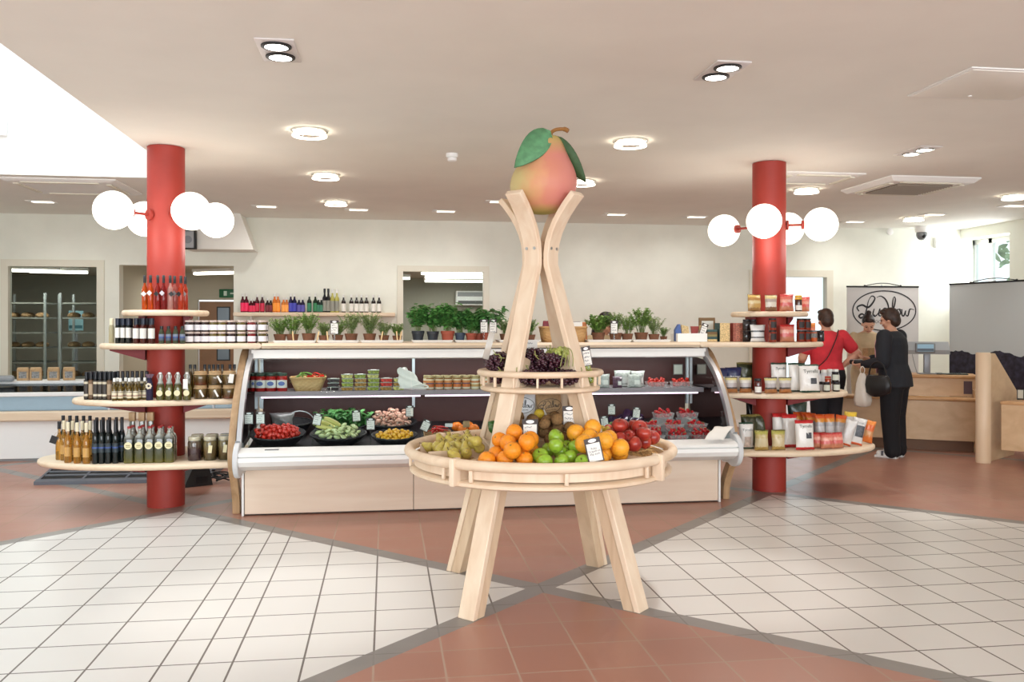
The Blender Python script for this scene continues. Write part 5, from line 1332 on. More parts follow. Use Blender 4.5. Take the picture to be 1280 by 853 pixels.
for k,(dx,dy,dz,rz,rx) in enumerate([(-.10,-.03,.165,.5,.35),(-.085,.03,.185,.8,.4),(-.05,.0,.212,.65,.45),(-.12,.04,.165,1.0,.3)]):
    put(cg,(xb+dx,6.98+dy,.505+dz-.01),rz,'yellow courgette lying on the left of the squash bowl','yellow courgettes on the squash',.95,(0,rx))
# mushrooms
mu = thing('mushroom','mushroom','mushroom',(0,0,-50)); lat([(.001,-.1),(.9,-.12),(1,.05),(.86,.42),(.5,.66),(.001,.72)],12).build('mushroom_cap',M('mushroom_cap',(206,160,140),.6,var=.18,scale=3),mu,60); lat([(.28,-.75),(.34,-.5),(.3,-.1)],8).build('stalk',M('mushroom_stalk',(222,200,182),.6),mu,60)
bowl(490, 7.36, .20, .075, 'black woven bowl heaped with pinkish brown mushrooms at the back', mu, 'pinkish brown mushroom heaped in the back bowl', 'mushrooms in the black bowl', .023, 80, 14, 1.0)
# leafy greens
gb = bowl(430, 7.36, .19, .06, 'black woven bowl of dark leafy greens behind the squash bowl')
lf = foliage(random.Random(8), .17, .17, 26, 9, .10, .06, .5, .35)
for i, dx in enumerate((-.09,.02,.11)):
    t = thing('leafy_greens','bunch of dark leafy greens behind the squash bowl','leafy greens',(xat(430,7.36)+dx,7.36+.02*(i-1),deck(7.36)+.03),i*1.3,'dark leafy greens in the back bowl')
    o = lf[1].build('leaves',GRN[3],t,0); o.scale=(.75,.75,1); o = lf[0].build('stem',STEMG,t,0); o.scale=(.75,.75,1)
# dark basket with looped handle behind the tomatoes, plums inside
bowl(366, 7.34, .15, .09, 'dark basket of bagged salad with looped wire handle behind the tomatoes')
t = thing('salad_bag','clear bag of salad in the dark basket behind the tomatoes','packet',(xat(352,7.3),7.33,deck(7.33)+.02)); pillow(.2,.16,.1,8).build('bag',M('clear_bag_grey',(150,146,146),.15,trans=.5,coat=.5,bump=.6,scale=30),t,70)
m = MB(); xh = xat(374,7.3); m.tube([(xh+.12*cos(a),7.34,deck(7.34)+.09+.10*sin(a)) for a in [pi*k/14 for k in range(15)]], .005, 6); tag(m.build('wire_handle',GREY),'looped grey wire handle over the dark basket','handle')
# chillies, oranges, aubergines, leeks, greens
for k in range(14):
    a = k*1.9; put(rc,(xat(547,7.1)+.065*cos(a)*(k%5)/4,7.1+.05*sin(a),deck(7.1)+.05+.012*(k%4)),a,'red chilli in the loose heap left of the oranges','red chillies heaped on the chiller deck',None,(0,.1))
tr = thing('produce_box','low brown cardboard box of chillies on the chiller deck','box',(xat(547,7.1),7.1,deck(7.1)+.004)); tr.rotation_euler=(TLT,0,0)
MB().box((0,0,.003),(.22,.19,.005)).build('base',KRAFT,tr,0)
for s in (-1,1): MB().box((0,s*.095,.025),(.22,.004,.045)).build('side',KRAFT,tr,0); MB().box((s*.11,0,.025),(.004,.186,.045)).build('side',KRAFT,tr,0)
ORG = M('orange_skin',(238,146,34),.4,var=.06,scale=4,bump=.25); ORD = M('deep_orange',(232,122,28),.4,var=.05,scale=4,bump=.25)
def navel(t): MB().lathe([(.001,.0),(.1,.0),(.13,.04),(.08,.06),(.001,.05)],8,(0,0,.9)).build('stem_end',M('stem_end',(140,120,60),.6),t)
org = ball('orange','orange','orange',[(.001,-.97),(.35,-.95),(.72,-.72),(.95,-.32),(1,.03),(.93,.4),(.68,.75),(.33,.93),(.001,.94)],ORG,20,navel); ord_ = ball('orange','orange','orange',[(.001,-.97),(.35,-.95),(.72,-.72),(.95,-.32),(1,.03),(.93,.4),(.68,.75),(.33,.93),(.001,.94)],ORD,20,navel)
for px, y, dz, lb in ((578.5,7.16,.055,'deep orange squash beside the brown card in the chiller, left of the stand'),(592.5,7.17,.055,'pale orange squash beside the left rear stand leg in the chiller'),(571,7.28,.05,'orange squash at the back of the chiller deck near the chillies'),(585,7.3,.05,'orange squash behind the brown card in the chiller')):
    put(ord_,(xat(px,y),y,deck(y)+.004+dz),1,lb,None,(.045,.045,.042)); USED.add(ord_.name)
o = packet('small brown card standing among the oranges in the chiller',.055,.05,.003,KRAFT,'card','brown_card'); o.location=(xat(583,7.08),7.08,deck(7.08)+.095)
AUB = M('aubergine_skin',(44,26,48),.15,coat=.6)
au = thing('aubergine','aubergine','aubergine',(0,0,-50)); P = catmull([(-.10,0,0),(-.05,0,0),(.03,0,0),(.085,0,0)],4); MB().tube(P,[.02,.024,.027,.03,.033,.036,.039,.042,.044,.044,.042,.032,.012],14).build('flesh',AUB,au); MB().tube([(-.1,0,0),(-.11,0,.002),(-.145,0,.012)],[.022,.016,.007],8).build('stalk',STEMG,au)
for k,(px,y,dz,rz,ry) in enumerate([(774,7.42,.06,.5,-.3),(783,7.38,.10,1.1,-.5),(791,7.42,.085,.9,-.55),(797,7.38,.065,.8,-.4),(768,7.4,.05,2.0,-.2),(787,7.5,.06,.7,-.3)]):
    put(au,(xat(px,y),y,deck(y)+dz),rz,'glossy dark aubergine heaped at the back of the chiller, right of the stand','aubergines in the chiller',.9,(0,ry))
lk = thing('leek','leek','leek',(0,0,-50)); MB().tube([(-.2,0,0),(-.05,0,.0),(.05,0,.0)],[.013,.012,.013],8).build('shank',M('leek_white',(222,226,196),.5),lk)
m = MB()
for k in range(5): leaf(m,(.045,0,0),(1,(k-2)*.16,.05+.03*(k%2)),(-(k-2)*.16,1,0),.26,.03,(0,.02*(k-2),-.05),.4,8)
m.build('leaves',M('leek_green',(70,104,62),.5,var=.15,scale=20),lk,60)
for k,(px,y,rz,dz) in enumerate([(775,7.12,1.95,.035),(781,7.12,1.85,.04),(788,7.14,1.5,.045),(797,7.14,1.35,.045),(803,7.16,1.15,.04),(793,7.1,1.7,.06),(810,7.18,.95,.04)]):
    put(lk,(xat(px,y),y-.03,deck(y)+dz),rz,'leek with white shank pointing to the front, right of the stand','leeks in the chiller',.8,(0,-.2))
# strawberry punnets in three rising tiers
k = 0
for y, lift, row, pxs, nf in ((6.86,.002,'front tier',(817,846.5,876),26),(7.02,.055,'middle tier',(812,841,870),18),(7.2,.11,'top tier',(829,859),20)):
    for i, px in enumerate(pxs):
        k += 1; nm = ('first','second','third','fourth')[i]
        if lift > .01:      # the punnet underneath carries it
            punnet('strawberry_punnet','clear punnet underneath the %s strawberry punnet of the %s' % (nm,row),.165,.12,.05,(xat(px,y),y,deck(y)+.012),None,stb,'','',.016,0,0)
            if lift > .1: punnet('strawberry_punnet','clear punnet in between, under the %s punnet of the %s' % (nm,row),.165,.12,.05,(xat(px,y),y,deck(y)+.0635),None,stb,'','',.016,0,0)
        lb = 'strawberry punnet in the %s of the chiller, %s from the left' % (row,nm)
        punnet('strawberry_punnet',lb,.165,.12,.05,(xat(px,y),y,deck(y)+(.012 if lift < .01 else .0635 if lift < .1 else .115)),'strawberry punnets in tiers',stb,'strawberry in the %s punnet of the %s' % (nm,row),'strawberries, %s punnet of the %s' % (nm,row),.0165,nf,40+k)
# price cards in the chiller
for px, row, y, lb, kw in ((311,322,6.86,'price card at the far left end of the chiller, partly cut by the frame',{}),(325.5,320,6.83,'price card above the left of the red tomatoes',{}),(390,325,6.9,'tilted price card between tomatoes and squash',{'roll':.2}),(447.5,310,7.16,'price card in front of the leafy greens',{'roll':-.08}),(463.3,350,6.86,'price card between squash and yellow tomatoes',{}),
                           (512,288,7.24,'price card standing in the mushrooms',{}),(521.5,348,6.90,'tilted price card right of the yellow tomatoes',{'roll':.45,}),(764.5,303,7.26,'price card above the aubergines right of the stand',{}),(793.5,322,7.2,'price card among the leeks and aubergines',{'roll':.1}),(757.5,490,7.05,'low price card in front of the leeks, by the stand leg',{'roll':-.12})):
    r = (row/3.879+440) if row != 490 and row != 303 and row != 322 or px < 700 else {764.5:512,793.5:516,757.5:527}[px]
    zc = ony(px, r, y)[2]; h = .092; z0 = deck(y)+.02; stk = max(.01, zc-h/2-z0)
    card(px, 0, y, z0, lb, .068, h, stick=stk, seed=int(px), **kw)
t = price_card('small white price label on a stand above the chillies', .06,.028, plain=True, stick=.06, seed=77); y = 7.02; t.location=(xat(561,y),y,deck(y)+.055)
# a sheet of paper stuck on the bumper ledge at the right
t = thing('paper_notice','white paper notice stuck to the chiller ledge at the right end','notice',(xat(893,6.62),6.63,.5655)); m = MB()
m.loft([[(-.10+.02*j+.16*i/8, -.055+.13*j/6*.75, .012*sin(j*.8)+.13*(j/6)**1.2*.8+.003*sin(i*1.3+j)) for i in range(9)] for j in range(7)], False, closed=False)
o = m.build('sheet',PAPER,t,60); md = o.modifiers.new('thick','SOLIDIFY'); md.thickness=.001
m = MB()
for j in range(3):
    u = (j+1.5)/6*6; ribbon(m,[(-.07+.02*u+.1*i/6, -.055+.13*u/6*.75) for i in range(7)],.006)
# ================================================================ produce on the wooden stand
def S(x, y, z): return (SX+x, SY+y, z)
def sector(a0, a1, r0, r1, ymax=None):
    def f(r):
        while True:
            a = radians(r.uniform(a0, a1)); q = sqrt(r.uniform(r0*r0, r1*r1)); x, y = q*cos(a), q*sin(a)
            if ymax is None or ymax(x, y): return x, y
    return f
# wood-wool bedding in the outer trays
STRAW = M('wood_wool', (196,164,112), .8, var=.25, scale=40)
def bed(a0, a1, label, seed, r0=.40, r1=.665, hi=.06, lo=.02, inner=.31):
    rn = random.Random(seed); m = MB(); rows = []
    for j in range(9):
        q = r0+(r1-r0)*j/8; row = []
        for i in range(25):
            a = radians(a0+2+(a1-a0-4)*i/24); row.append((q*cos(a), q*sin(a), LBZ+.004+hi+(lo-hi)*j/8+rn.uniform(-.006,.006)))
        rows.append(row)
    m.loft(rows, False, closed=False)
    for k in range(170):
        a = radians(rn.uniform(a0+2, a1-2)); q = rn.uniform(r0+.02, r1-.02); t = (q-r0)/(r1-r0); z = LBZ+.008+hi+(lo-hi)*t
        c = Vector((q*cos(a), q*sin(a), z)); d = rn.uniform(0, 6.28); P = []
        for i in range(6): P.append(c + Vector((cos(d)*(i-2.5)*.012+rn.uniform(-.005,.005), sin(d)*(i-2.5)*.012+rn.uniform(-.005,.005), rn.uniform(0,.012))))
        m.tube(P, .0016, 4)
    o = m.build('wood_wool', STRAW, None, 60); o.location = (SX, SY, 0); o['kind'] = 'stuff'; tag(o, label, 'wood wool')
    return lambda x, y: LBZ+.026+hi+(lo-hi)*min(1,max(0,(hypot(x,y)-r0)/(r1-r0)))
fb = bed(-131, -49, 'shredded wood wool under the oranges and limes at the front of the stand', 1, .44)
lbd = bed(140, 220, 'shredded wood wool under the pears on the left of the stand', 2, .45)
rbd = bed(-40, 40, 'shredded wood wool under the apples on the right of the stand', 3, .45, hi=.10, lo=.04)
def heap(fruit, n, reg, fl, r, label, group, seed, ex=None, lean=None, sq_=(1,1,1), tumble=.9):
    rn = random.Random(seed); P = drop(n, reg, fl, r, rn, ex, 70, .07, lean)
    for x, y, z, q in P:
        put(fruit, S(x, y, z), rn.uniform(0, 6), label, group, (q*sq_[0], q*sq_[1], q*sq_[2]), (rn.uniform(-tumble, tumble), rn.uniform(-tumble, tumble)))
    return P
clear = lambda r: (lambda x, y: y < -.318-r and hypot(x, y) < .665-r*.8 and abs(x) < abs(y)*.93)
inl = lambda x, y: .30*max(0, hypot(x, y)-.38)
A = heap(org, 13, sector(-127,-106,.38,.64,clear(.044)), fb, .0425, 'orange heaped at the front left of the lower basket', 'oranges, front left heap', 21, None, inl)
GAP = M('green_apple_skin', (140,178,52), .3, var=.07, scale=3, coat=.3)
def dimple(t): MB().tube([(0,0,.7),(.03,0,1.02)], .05, 6).build('stalk', M('apple_stalk',(96,72,44),.6), t)
APP = [(.001,-.72),(.2,-.84),(.5,-.8),(.85,-.4),(1,.05),(.95,.4),(.7,.72),(.35,.82),(.12,.72),(.001,.62)]
gap = ball('green_apple','apple','apple',APP,GAP,18,dimple)
B = heap(gap, 11, sector(-101,-78,.38,.64,clear(.042)), fb, .041, 'bright green apple in the middle of the front tray', 'green apples in the front tray', 22, A, inl)
GFR = M('grapefruit_skin', (240,166,48), .38, var=.06, scale=4, bump=.2)
gfr = ball('grapefruit','grapefruit','grapefruit',[(.001,-.95),(.35,-.93),(.72,-.72),(.95,-.32),(1,.03),(.93,.4),(.68,.75),(.33,.92),(.001,.92)],GFR,20,navel)
heap(gfr, 11, sector(-78,-52,.38,.64,clear(.046)), fb, .045, 'yellow-orange grapefruit behind the price card at the front right', 'grapefruit, front right heap', 23, A+B, inl)
def skin2(name, c1, c2, rough=.35, sc=2.2):
    if name in MATS: return MATS[name]
    m = M(name, c1, rough, var=.1, scale=sc, coat=.3)
    for n in m.node_tree.nodes:
        if n.type == 'VALTORGB': n.color_ramp.elements[0].color = lin(c1); n.color_ramp.elements[1].color = lin(c2)
    return m
RAP = skin2('red_apple_skin', (132,22,30), (186,66,46), .3, 1.0); rap = ball('red_apple','apple','apple',APP,RAP,18,dimple)
rc_ = lambda r: (lambda x, y: x > .318+r and hypot(x, y) < .66-r*.8 and abs(y) < abs(x)*.92)
C_ = heap(rap, 14, sector(-38,-6,.40,.64,rc_(.041)), rbd, .041, 'red and yellow apple heaped at the right of the lower basket', 'red apples, right heap', 24, None, inl)
LEM = M('lemon_skin', (226,196,62), .4, var=.06, scale=5, bump=.2)
lem = ball('lemon','lemon','lemon',[(.001,-1.28),(.14,-1.2),(.3,-1.02),(.72,-.7),(.97,-.25),(1,.1),(.85,.55),(.5,.9),(.2,1.1),(.12,1.26),(.001,1.3)],LEM,16)
D_ = heap(lem, 9, sector(-4,20,.40,.63,rc_(.04)), rbd, .031, 'yellow lemon behind the red apples on the right of the stand', 'lemons on the right of the stand', 25, C_, inl, (1,1,1), 1.4)
heap(tom, 5, sector(22,40,.42,.6,rc_(.036)), rbd, .036, 'large red tomato at the back right of the lower basket', 'large tomatoes at the back right', 26, D_)
PRS = skin2('pear_fruit_skin', (196,184,84), (172,148,74), .45)
prf = ball('pear','pear','pear',[(.001,-1.0),(.3,-1.0),(.75,-.75),(1,-.25),(.94,.15),(.7,.6),(.5,1.0),(.42,1.3),(.25,1.5),(.001,1.52)],PRS,16,lambda t: MB().tube([(0,0,1.45),(.08,0,1.8),(.2,0,1.98)],.07,6).build('stalk',M('apple_stalk'),t))
lc_ = lambda r: (lambda x, y: x < -.318-r and hypot(x, y) < .655-r*.8 and abs(y) < abs(x)*.9)
G_ = heap(prf, 24, sector(142,218,.40,.63,lc_(.046)), lbd, .036, 'small yellow-green pear in the left tray of the stand', 'pears in the left tray', 27, None, lambda x,y: .3*max(0,hypot(x,y)-.38), (.86,.86,.86), 1.3)
for a, b, nm in (((-.36,.13),(-.66,.10),'left_tray_board'),((-.36,-.14),(-.63,-.22),'left_tray_board')):
    dx, dy = b[0]-a[0], b[1]-a[1]; MB().box(((a[0]+b[0])/2,(a[1]+b[1])/2,LBZ+.055),(hypot(dx,dy),.012,.1),atan2(dy,dx)).build('tray_board', SWF, st, 0)
# raised middle box: kiwis in front, limes on the left
IF = LBZ+.1075
KIW = M('kiwi_skin',(126,96,60),.85,var=.15,scale=5,bump=.5)
kiw = ball('kiwi','kiwi','kiwi',[(.001,-1.12),(.35,-1.05),(.78,-.68),(1,0),(.8,.66),(.38,1.03),(.001,1.1)],KIW,14,lambda t: MB().lathe([(.12,1.04),(.12,1.14),(.02,1.16)],8).build('stem_end',M('stem_end'),t))
K_ = heap(kiw, 24, rect(-.14,.15,-.25,-.06), lambda x,y: IF+.02+.10*(y+.26)/.2, .0315, 'brown kiwi heaped in the raised middle box of the stand', 'kiwis in the middle box', 28, None, None, (1,1,1), 1.2)
for i in (3,9,14):
    x,y,z,q = K_[i] if i < len(K_) else K_[0]
LIM = M('lime_skin',(54,102,40),.4,var=.12,scale=5,bump=.25,coat=.2)
lim = ball('lime','lime','lime',[(.001,-1.18),(.2,-1.08),(.7,-.72),(.97,-.25),(1,.1),(.82,.58),(.4,.98),(.14,1.16),(.001,1.2)],LIM,16)
heap(lim, 16, rect(-.255,-.17,-.13,.13), lambda x,y: IF+.01+.0*x, .0295, 'dark green lime heaped between the left legs of the stand', 'limes between the left legs', 29, K_, None, (1,1,1), 1.2)
put(lem, S(.0,.03,IF+.16), .5, 'single yellow lemon peeping over the back of the kiwis', None, .03, (1.4,.3))
av = thing('avocado','dark green avocado at the left of the kiwis beside the front left leg','avocado',S(-.145,-.10,IF+.10),0); lat([(.001,-.04),(.022,-.036),(.032,-.012),(.03,.01),(.02,.036),(.01,.048),(.001,.05)],16).build('flesh',M('avocado_skin',(40,62,36),.6,bump=.6,scale=60),av,60)
MB().box((-.145,-.10,(IF+.058+IF)/2+.0),(.05,.05,.05)).build('perch',SW2,st,0)
# carrier bags with the shop crest, standing against the centre board
def carrier(label, w, h, mat, loc, rz, logo, roll=0, dz=.58):
    t = thing('carrier_bag', label, 'bag', loc, rz); t.rotation_euler = (-.04, roll, rz)
    pillow(w, h, .028, 4, 10, 12).build('bag', mat, t, 70)
    m = MB(); logo_geo(m, logo); m2 = MB(); m2.v = [(x, -pil(x/(w/2), (z_+h*dz)/(h/2)-1, .028)*1.06-.0045, z_+h*dz) for x, z_, _ in m.v]; m2.f = m.f
    m2.build('crest', M('crest_black',(36,36,40),.5), t, 0); return t
carrier('white carrier bag with black oval crest inside the wooden stand', .172, .235, M('white_poly',(226,228,232),.35,bump=.3,scale=14), S(-.095,.076,.858), 0, .074, 0, .66)
carrier('brown paper bag with black oval crest inside the stand, right of the white one', .15, .23, M('kraft_paper'), S(.085,.076,.858), 0, .066, -.12, .66)
o = MB(); o.prism([(0,0),(.07,0),(.018,.095)], -.001, .001, RXZ); o = o.build('paper_corner', PAPER, None, 0); o.location = S(.012,.05,.90); tag(o,'folded white paper corner between the two carrier bags','paper')
t = softpack('cellophane_bag','clear cellophane bag hanging by the right rear leg of the stand',.075,.2,.03,M('cellophane',(232,226,214),.08,trans=.75,coat=.6,bump=.6,scale=20,ior=1.1),'bag',6); t.location = S(.225,.06,.875); t.rotation_euler = (0,.12,.2)
# grapes
def bunch(name, label, mat, n, seed, rx=.085, ry=.055, rz_=.048, r=.0118):
    t = thing(name, label, 'grapes', (0,0,-50)); rn = random.Random(seed); m = MB()
    for k in range(n):
        zz = 1-2*(k+.5)/n; q = sqrt(1-zz*zz); a = k*2.39996+rn.uniform(-.2,.2); tp = 1-.28*(q*cos(a)*.5+.5); f = rn.uniform(.8,1.02)
        m.ell((rx*q*cos(a)*f, ry*q*sin(a)*f*tp, rz_*zz*f*tp+rz_), (r*rn.uniform(.9,1.1),)*3, 9, 6)
    for k in range(n//4):
        m.ell((rx*.6*rn.uniform(-1,1), ry*.55*rn.uniform(-1,1), rz_+rz_*.5*rn.uniform(-1,1)), r, 8, 5)
    m.build('berries', mat, t, 80)
    s = MB(); s.tube(catmull([(-rx*.5,0,rz_),(-rx,0,rz_*1.2),(-rx*1.25,.004,rz_*1.7),(-rx*1.2,.02,rz_*2.2)],4), .0028, 6); s.tube([(-rx*1.25,-.02,rz_*1.65),(-rx*1.25,.02,rz_*1.75)], .0024, 5); s.build('stalk', M('grape_stalk',(142,146,84),.6), t); return t
GD = M('dark_grape',(58,26,38),.22,var=.35,scale=22,coat=.3); GG = M('green_grape',(176,186,98),.22,var=.12,scale=22,coat=.3,sss=.1)
bd = bunch('grape_bunch','dark grapes',GD,92,31); bg_ = bunch('grape_bunch','green grapes',GG,60,32,.06,.045,.04)
UB = 1.137
for i,(x,y,z,rz,lb) in enumerate([(-.07,-.235,0,.1,'bunch of dark red grapes at the front left of the upper basket'),(.085,-.235,0,3.0,'bunch of dark red grapes at the front right of the upper basket'),(-.02,-.13,.03,.5,'bunch of dark red grapes behind the front bunches'),(.03,-.215,.088,.3,'bunch of dark red grapes lying on top at the front'),
    (-.245,-.03,0,1.6,'bunch of dark red grapes at the left of the upper basket'),(-.225,.03,.088,1.2,'bunch of dark red grapes on top at the left of the basket'),(-.27,-.02,.07,1.9,'bunch of dark red grapes hanging over the left rim'),(.08,-.06,.02,1.4,'bunch of dark red grapes in the middle of the upper basket'),(-.08,.0,.02,.2,'bunch of dark red grapes deep in the middle'),(.0,.12,.0,0,'bunch of dark red grapes at the back of the upper basket'),(-.07,-.1,.11,2.6,'bunch of dark red grapes piled beside the front left leg')]):
    put(bd, S(x*.97,y*.97,UB+z+.006), rz, lb, None, .93)
for x,y,z,rz,lb in ((.1,-.16,.13,.3,'bunch of green grapes draped on top, front right'),(.06,-.1,.12,1.9,'bunch of green grapes on top in the middle'),(.265,-.03,.0,1.5,'bunch of green grapes at the right end of the upper basket'),(.25,.05,.05,1.2,'bunch of green grapes behind the one at the right end')):
    put(bg_, S(x,y,UB+z+.003), rz, lb)
m = MB()
for k in range(4): m.tube(catmull([S(.08,-.2,UB+.21),S(.085+.012*k,-.235,UB+.20),S(.07+.02*k,-.262,UB+.15),S(.06+.022*k,-.268,UB+.11)],5), .0026, 6)
tag(m.build('bare_grape_stalk', M('grape_stalk')),'bare pale grape stalk hanging over the front of the dark grapes','grape stalk')
# cards on the stand
def scard(px, row, y, w, h, label, **kw):
    yy = SY+y; p = ony(px,row,yy); kk = {k: kw.pop(k) for k in ('tilt','rz','roll') if k in kw}
    stk = kw.pop('stick', .04); t = price_card(label, w, h, stick=stk, **kw)
    t.location = (p[0], yy, p[2]-h/2-stk); t.rotation_euler = (kk.get('tilt',0), kk.get('roll',0), kk.get('rz',0)); return t
scard(662.5,539,-.335,.083,.122,'price card with dark frame standing in front of the kiwis',seed=51)
scard(711.5,522,-.2,.074,.122,'price card with dark frame at the right of the kiwis',seed=52)
scard(748,562.5,-.665,.08,.118,'tilted price card in front of the grapefruit',words='Ruby\nGrapefruit\n45p each',roll=-.2,tilt=-.1)
scard(739,445,-.1,.05,.108,'narrow price card clipped above the right of the grapes',seed=54,roll=-.17,stick=.09)
scard(664.5,437,.14,.066,.105,'blank white card standing behind the grapes',plain=True,stick=.11,seed=55)
p = ony(607,448,SY-.05)
t = thing('card_holder','clear plastic card holder leaning out of the grapes at the left',  'card holder', p, 0); MB().rbox((0,0,.07),(.035,.003,.15),.002).build('blade', M('acrylic',(226,220,210),.1,trans=.5,coat=.5,ior=1.2), t); t.rotation_euler = (0,.25,0)
# ================================================================ snacks on the right column
WB_ = M('white_foil',(232,230,226),.35,coat=.3,bump=.25,scale=9)
def bagmat(nm, stops, noise=.12): return Mramp(nm, stops, 'Z', .3, .45, 0, noise, True, .25)
gold = bagmat('gold_nut_bag',[(0,(150,110,60)),(.2,(196,160,96)),(.45,(214,196,150)),(.62,(176,132,72)),(.82,(206,176,92)),(.94,(120,92,40))],.25)
cream = bagmat('cream_nut_bag',[(0,(130,90,60)),(.25,(222,214,200)),(.55,(176,160,150)),(.75,(214,196,140)),(.93,(120,90,50))],.2)
redb = bagmat('red_snack_bag',[(0,(190,120,90)),(.3,(206,92,86)),(.5,(226,160,140)),(.68,(212,110,96)),(.86,(190,36,40))],.3)
nutb = bagmat('grey_nut_bag',[(0,(170,110,60)),(.26,(66,54,50)),(.36,(176,166,164)),(.62,(206,200,190)),(.8,(208,196,130)),(.93,(60,50,44))],.1)
blueb = bagmat('blue_bag',[(0,(226,228,232)),(.5,(220,222,230)),(.62,(40,50,96)),(.95,(34,42,84))],.1)
grnb = bagmat('dark_green_bag',[(0,(70,74,44)),(.5,(84,86,58)),(.75,(60,64,40)),(.93,(150,140,80))],.12)
ggb = bagmat('green_gold_bag',[(0,(170,140,70)),(.18,(206,190,150)),(.6,(196,176,120)),(.78,(176,170,84)),(.94,(110,108,50))],.22)
wred = bagmat('white_red_bag',[(0,(196,40,44)),(.09,(234,232,228)),(.84,(230,228,224)),(.88,(200,40,44))],.03)
wgrn = bagmat('white_green_bag',[(0,(38,76,62)),(.06,(234,232,228)),(.9,(232,230,226)),(.93,(40,80,66))],.03)
worg = bagmat('silver_orange_bag',[(0,(206,92,50)),(.1,(206,204,204)),(.6,(180,178,182)),(.74,(228,150,50)),(.86,(222,96,40))],.12)
wyel = bagmat('silver_yellow_bag',[(0,(206,92,50)),(.1,(212,210,206)),(.72,(196,192,186)),(.84,(226,190,60))],.1)
orgb = bagmat('orange_snack_bag',[(0,(222,120,50)),(.3,(214,160,110)),(.55,(226,110,50)),(.8,(232,140,60))],.35)
silv = bagmat('silver_bag',[(0,(206,92,50)),(.08,(216,214,212)),(.9,(222,220,218))],.03)
wblk = bagmat('white_black_bag',[(0,(226,226,224)),(.22,(60,62,64)),(.3,(222,222,220)),(.56,(58,60,62)),(.66,(226,226,224))],.03)
GREYP = M('bag_photo_grey',(118,118,116),.4,var=.3,scale=60); DKP = M('bag_photo_dark',(72,74,80),.4,var=.3,scale=50); TXT = M('bag_text',(70,84,80),.5); TXT2 = M('bag_text_grey',(120,124,128),.5)
def bag(px, y, tier, w, h, t, mat, label, seed, rz=0, tilt=-.03, roll=0, group=None, **kw):
    o = softpack('snack_bag', label, w, h, t, mat, 'snack bag', seed, group, **kw)
    o.location = (xat(px,y), y, TZ[tier]+.002+abs(sin(roll))*w*.5+abs(sin(tilt))*t*.3); o.rotation_euler = (tilt, roll, rz); return o
c1 = dict(gt='Tyrrells')
# small top shelf
bag(943,7.20,0,.148,.145,.06,gold,'gold nut bag, leftmost on the small top shelf of the right column',1,.3)
bag(963.8,7.125,0,.112,.14,.055,cream,'gold and white nut bag, second on the small top shelf',2,0)
bag(983.2,7.135,0,.125,.147,.055,redb,'red snack bag on the small top shelf',3,-.1)
jd = jar('relish_jar','jar with yellow cloth top and white label at the right of the small top shelf',.03,.14,M('dark_relish',(70,40,28),.15,coat=.5),M('yellow_cloth',(224,176,60),.7),(.08,.38,150),PAPER,None,True); jd.location = (xat(998,7.17),7.17,TZ[0]+.0012)
bag(1006,7.29,0,.09,.13,.045,redb,'red snack bag tucked behind the yellow-topped jar',4,-.9)
# worktop height
dj = jar('dark_jar','dark jar',.034,.098,M('dark_jar_fill',(40,34,36),.12,coat=.5),BLACKC)
for px,k in ((933,0),(933,1),(941,0),(941,1)): put(dj,(xat(px,7.32),7.32,zW+.0012+.099*k),0,'dark jar with black lid stacked behind the white and black bag','dark jars at worktop height')
bag(947.3,7.20,1,.14,.148,.055,wblk,'white bag with black printed bands at worktop height',5,.05)
rj2 = jar('sauce_jar','red jar',.034,.102,M('red_sauce',(140,46,26),.12,coat=.5),M('red_jar_lid',(52,34,34),.4),(.2,.72,100),M('black_label',(44,36,36),.5))
for k in (1,0): put(rj2,(xat(965.6,7.115),7.115,zW+.0012+.103*k),0,'red sauce jar with black label, %s of the pair left of the red bag' % ('upper' if k else 'lower'))
bag(984,7.13,1,.14,.152,.06,redb,'large red snack bag standing at worktop height in front of the column',6)
for px,y,lv in ((1000.5,7.2,0),(1000.5,7.2,1),(1008.8,7.25,0),(1008.8,7.25,1)): put(rj2,(xat(px,y),y,zW+.0012+.103*lv),.1,'red sauce jar in the four-jar stack right of the large red bag','four-jar stack of red sauce')
bag(1013.5,7.40,1,.08,.165,.05,orgb,'yellow and orange bag behind the red jars',7,-.5)
jg = jar('gift_jar','small jar with grey label right of the red jar stack',.028,.1,M('orange_relish',(196,90,40),.15,coat=.5),M('grey_lid',(120,120,124),.4),(.35,.75,160),GREYP); jg.location=(xat(1017.4,7.245),7.245,zW+.0012)
put(dj,(xat(1025.5,7.36),7.36,zW+.0012),0,'dark jar with black lid at the right tip of the worktop')
# middle shelf
bag(902,7.36,2,.12,.2,.07,blueb,'white and blue bag nearest the bentwood upright, back of the middle shelf',8)
bag(917,7.37,2,.15,.205,.08,blueb,'navy topped bag at the back of the middle shelf',9)
bag(933,7.55,2,.19,.24,.09,grnb,'large dark green bag at the back of the middle shelf',10)
for px,nm,sd in ((914,'leftmost of four',11),(932,'second of four',12),(963.5,'third of four',13),(981.6,'rightmost of four',14)):
    bag(px,7.12 if px < 940 else 7.02,2,.115,.135,.06,nutb,'grey and cream nut bag on the middle shelf, '+nm,sd,group='nut bags on the middle shelf')
jr = jar('sauce_jar','dark red jar with white label between the nut bags',.031,.125,M('dark_red_sauce',(84,26,22),.12,coat=.5),BLACKC,(.06,.45,150),PAPER); jr.location=(xat(947.3,7.06),7.06,TZ[2]+.0012)
bag(974,7.22,2,.16,.25,.07,wgrn,'white crisp bag standing behind the nut bags',15,.1,words='Tyrrells',ws=.03,wz=.8,wcol=TXT)
bag(996,7.15,2,.17,.25,.08,wgrn,'white crisp bag with green top behind the front one',16,.1)
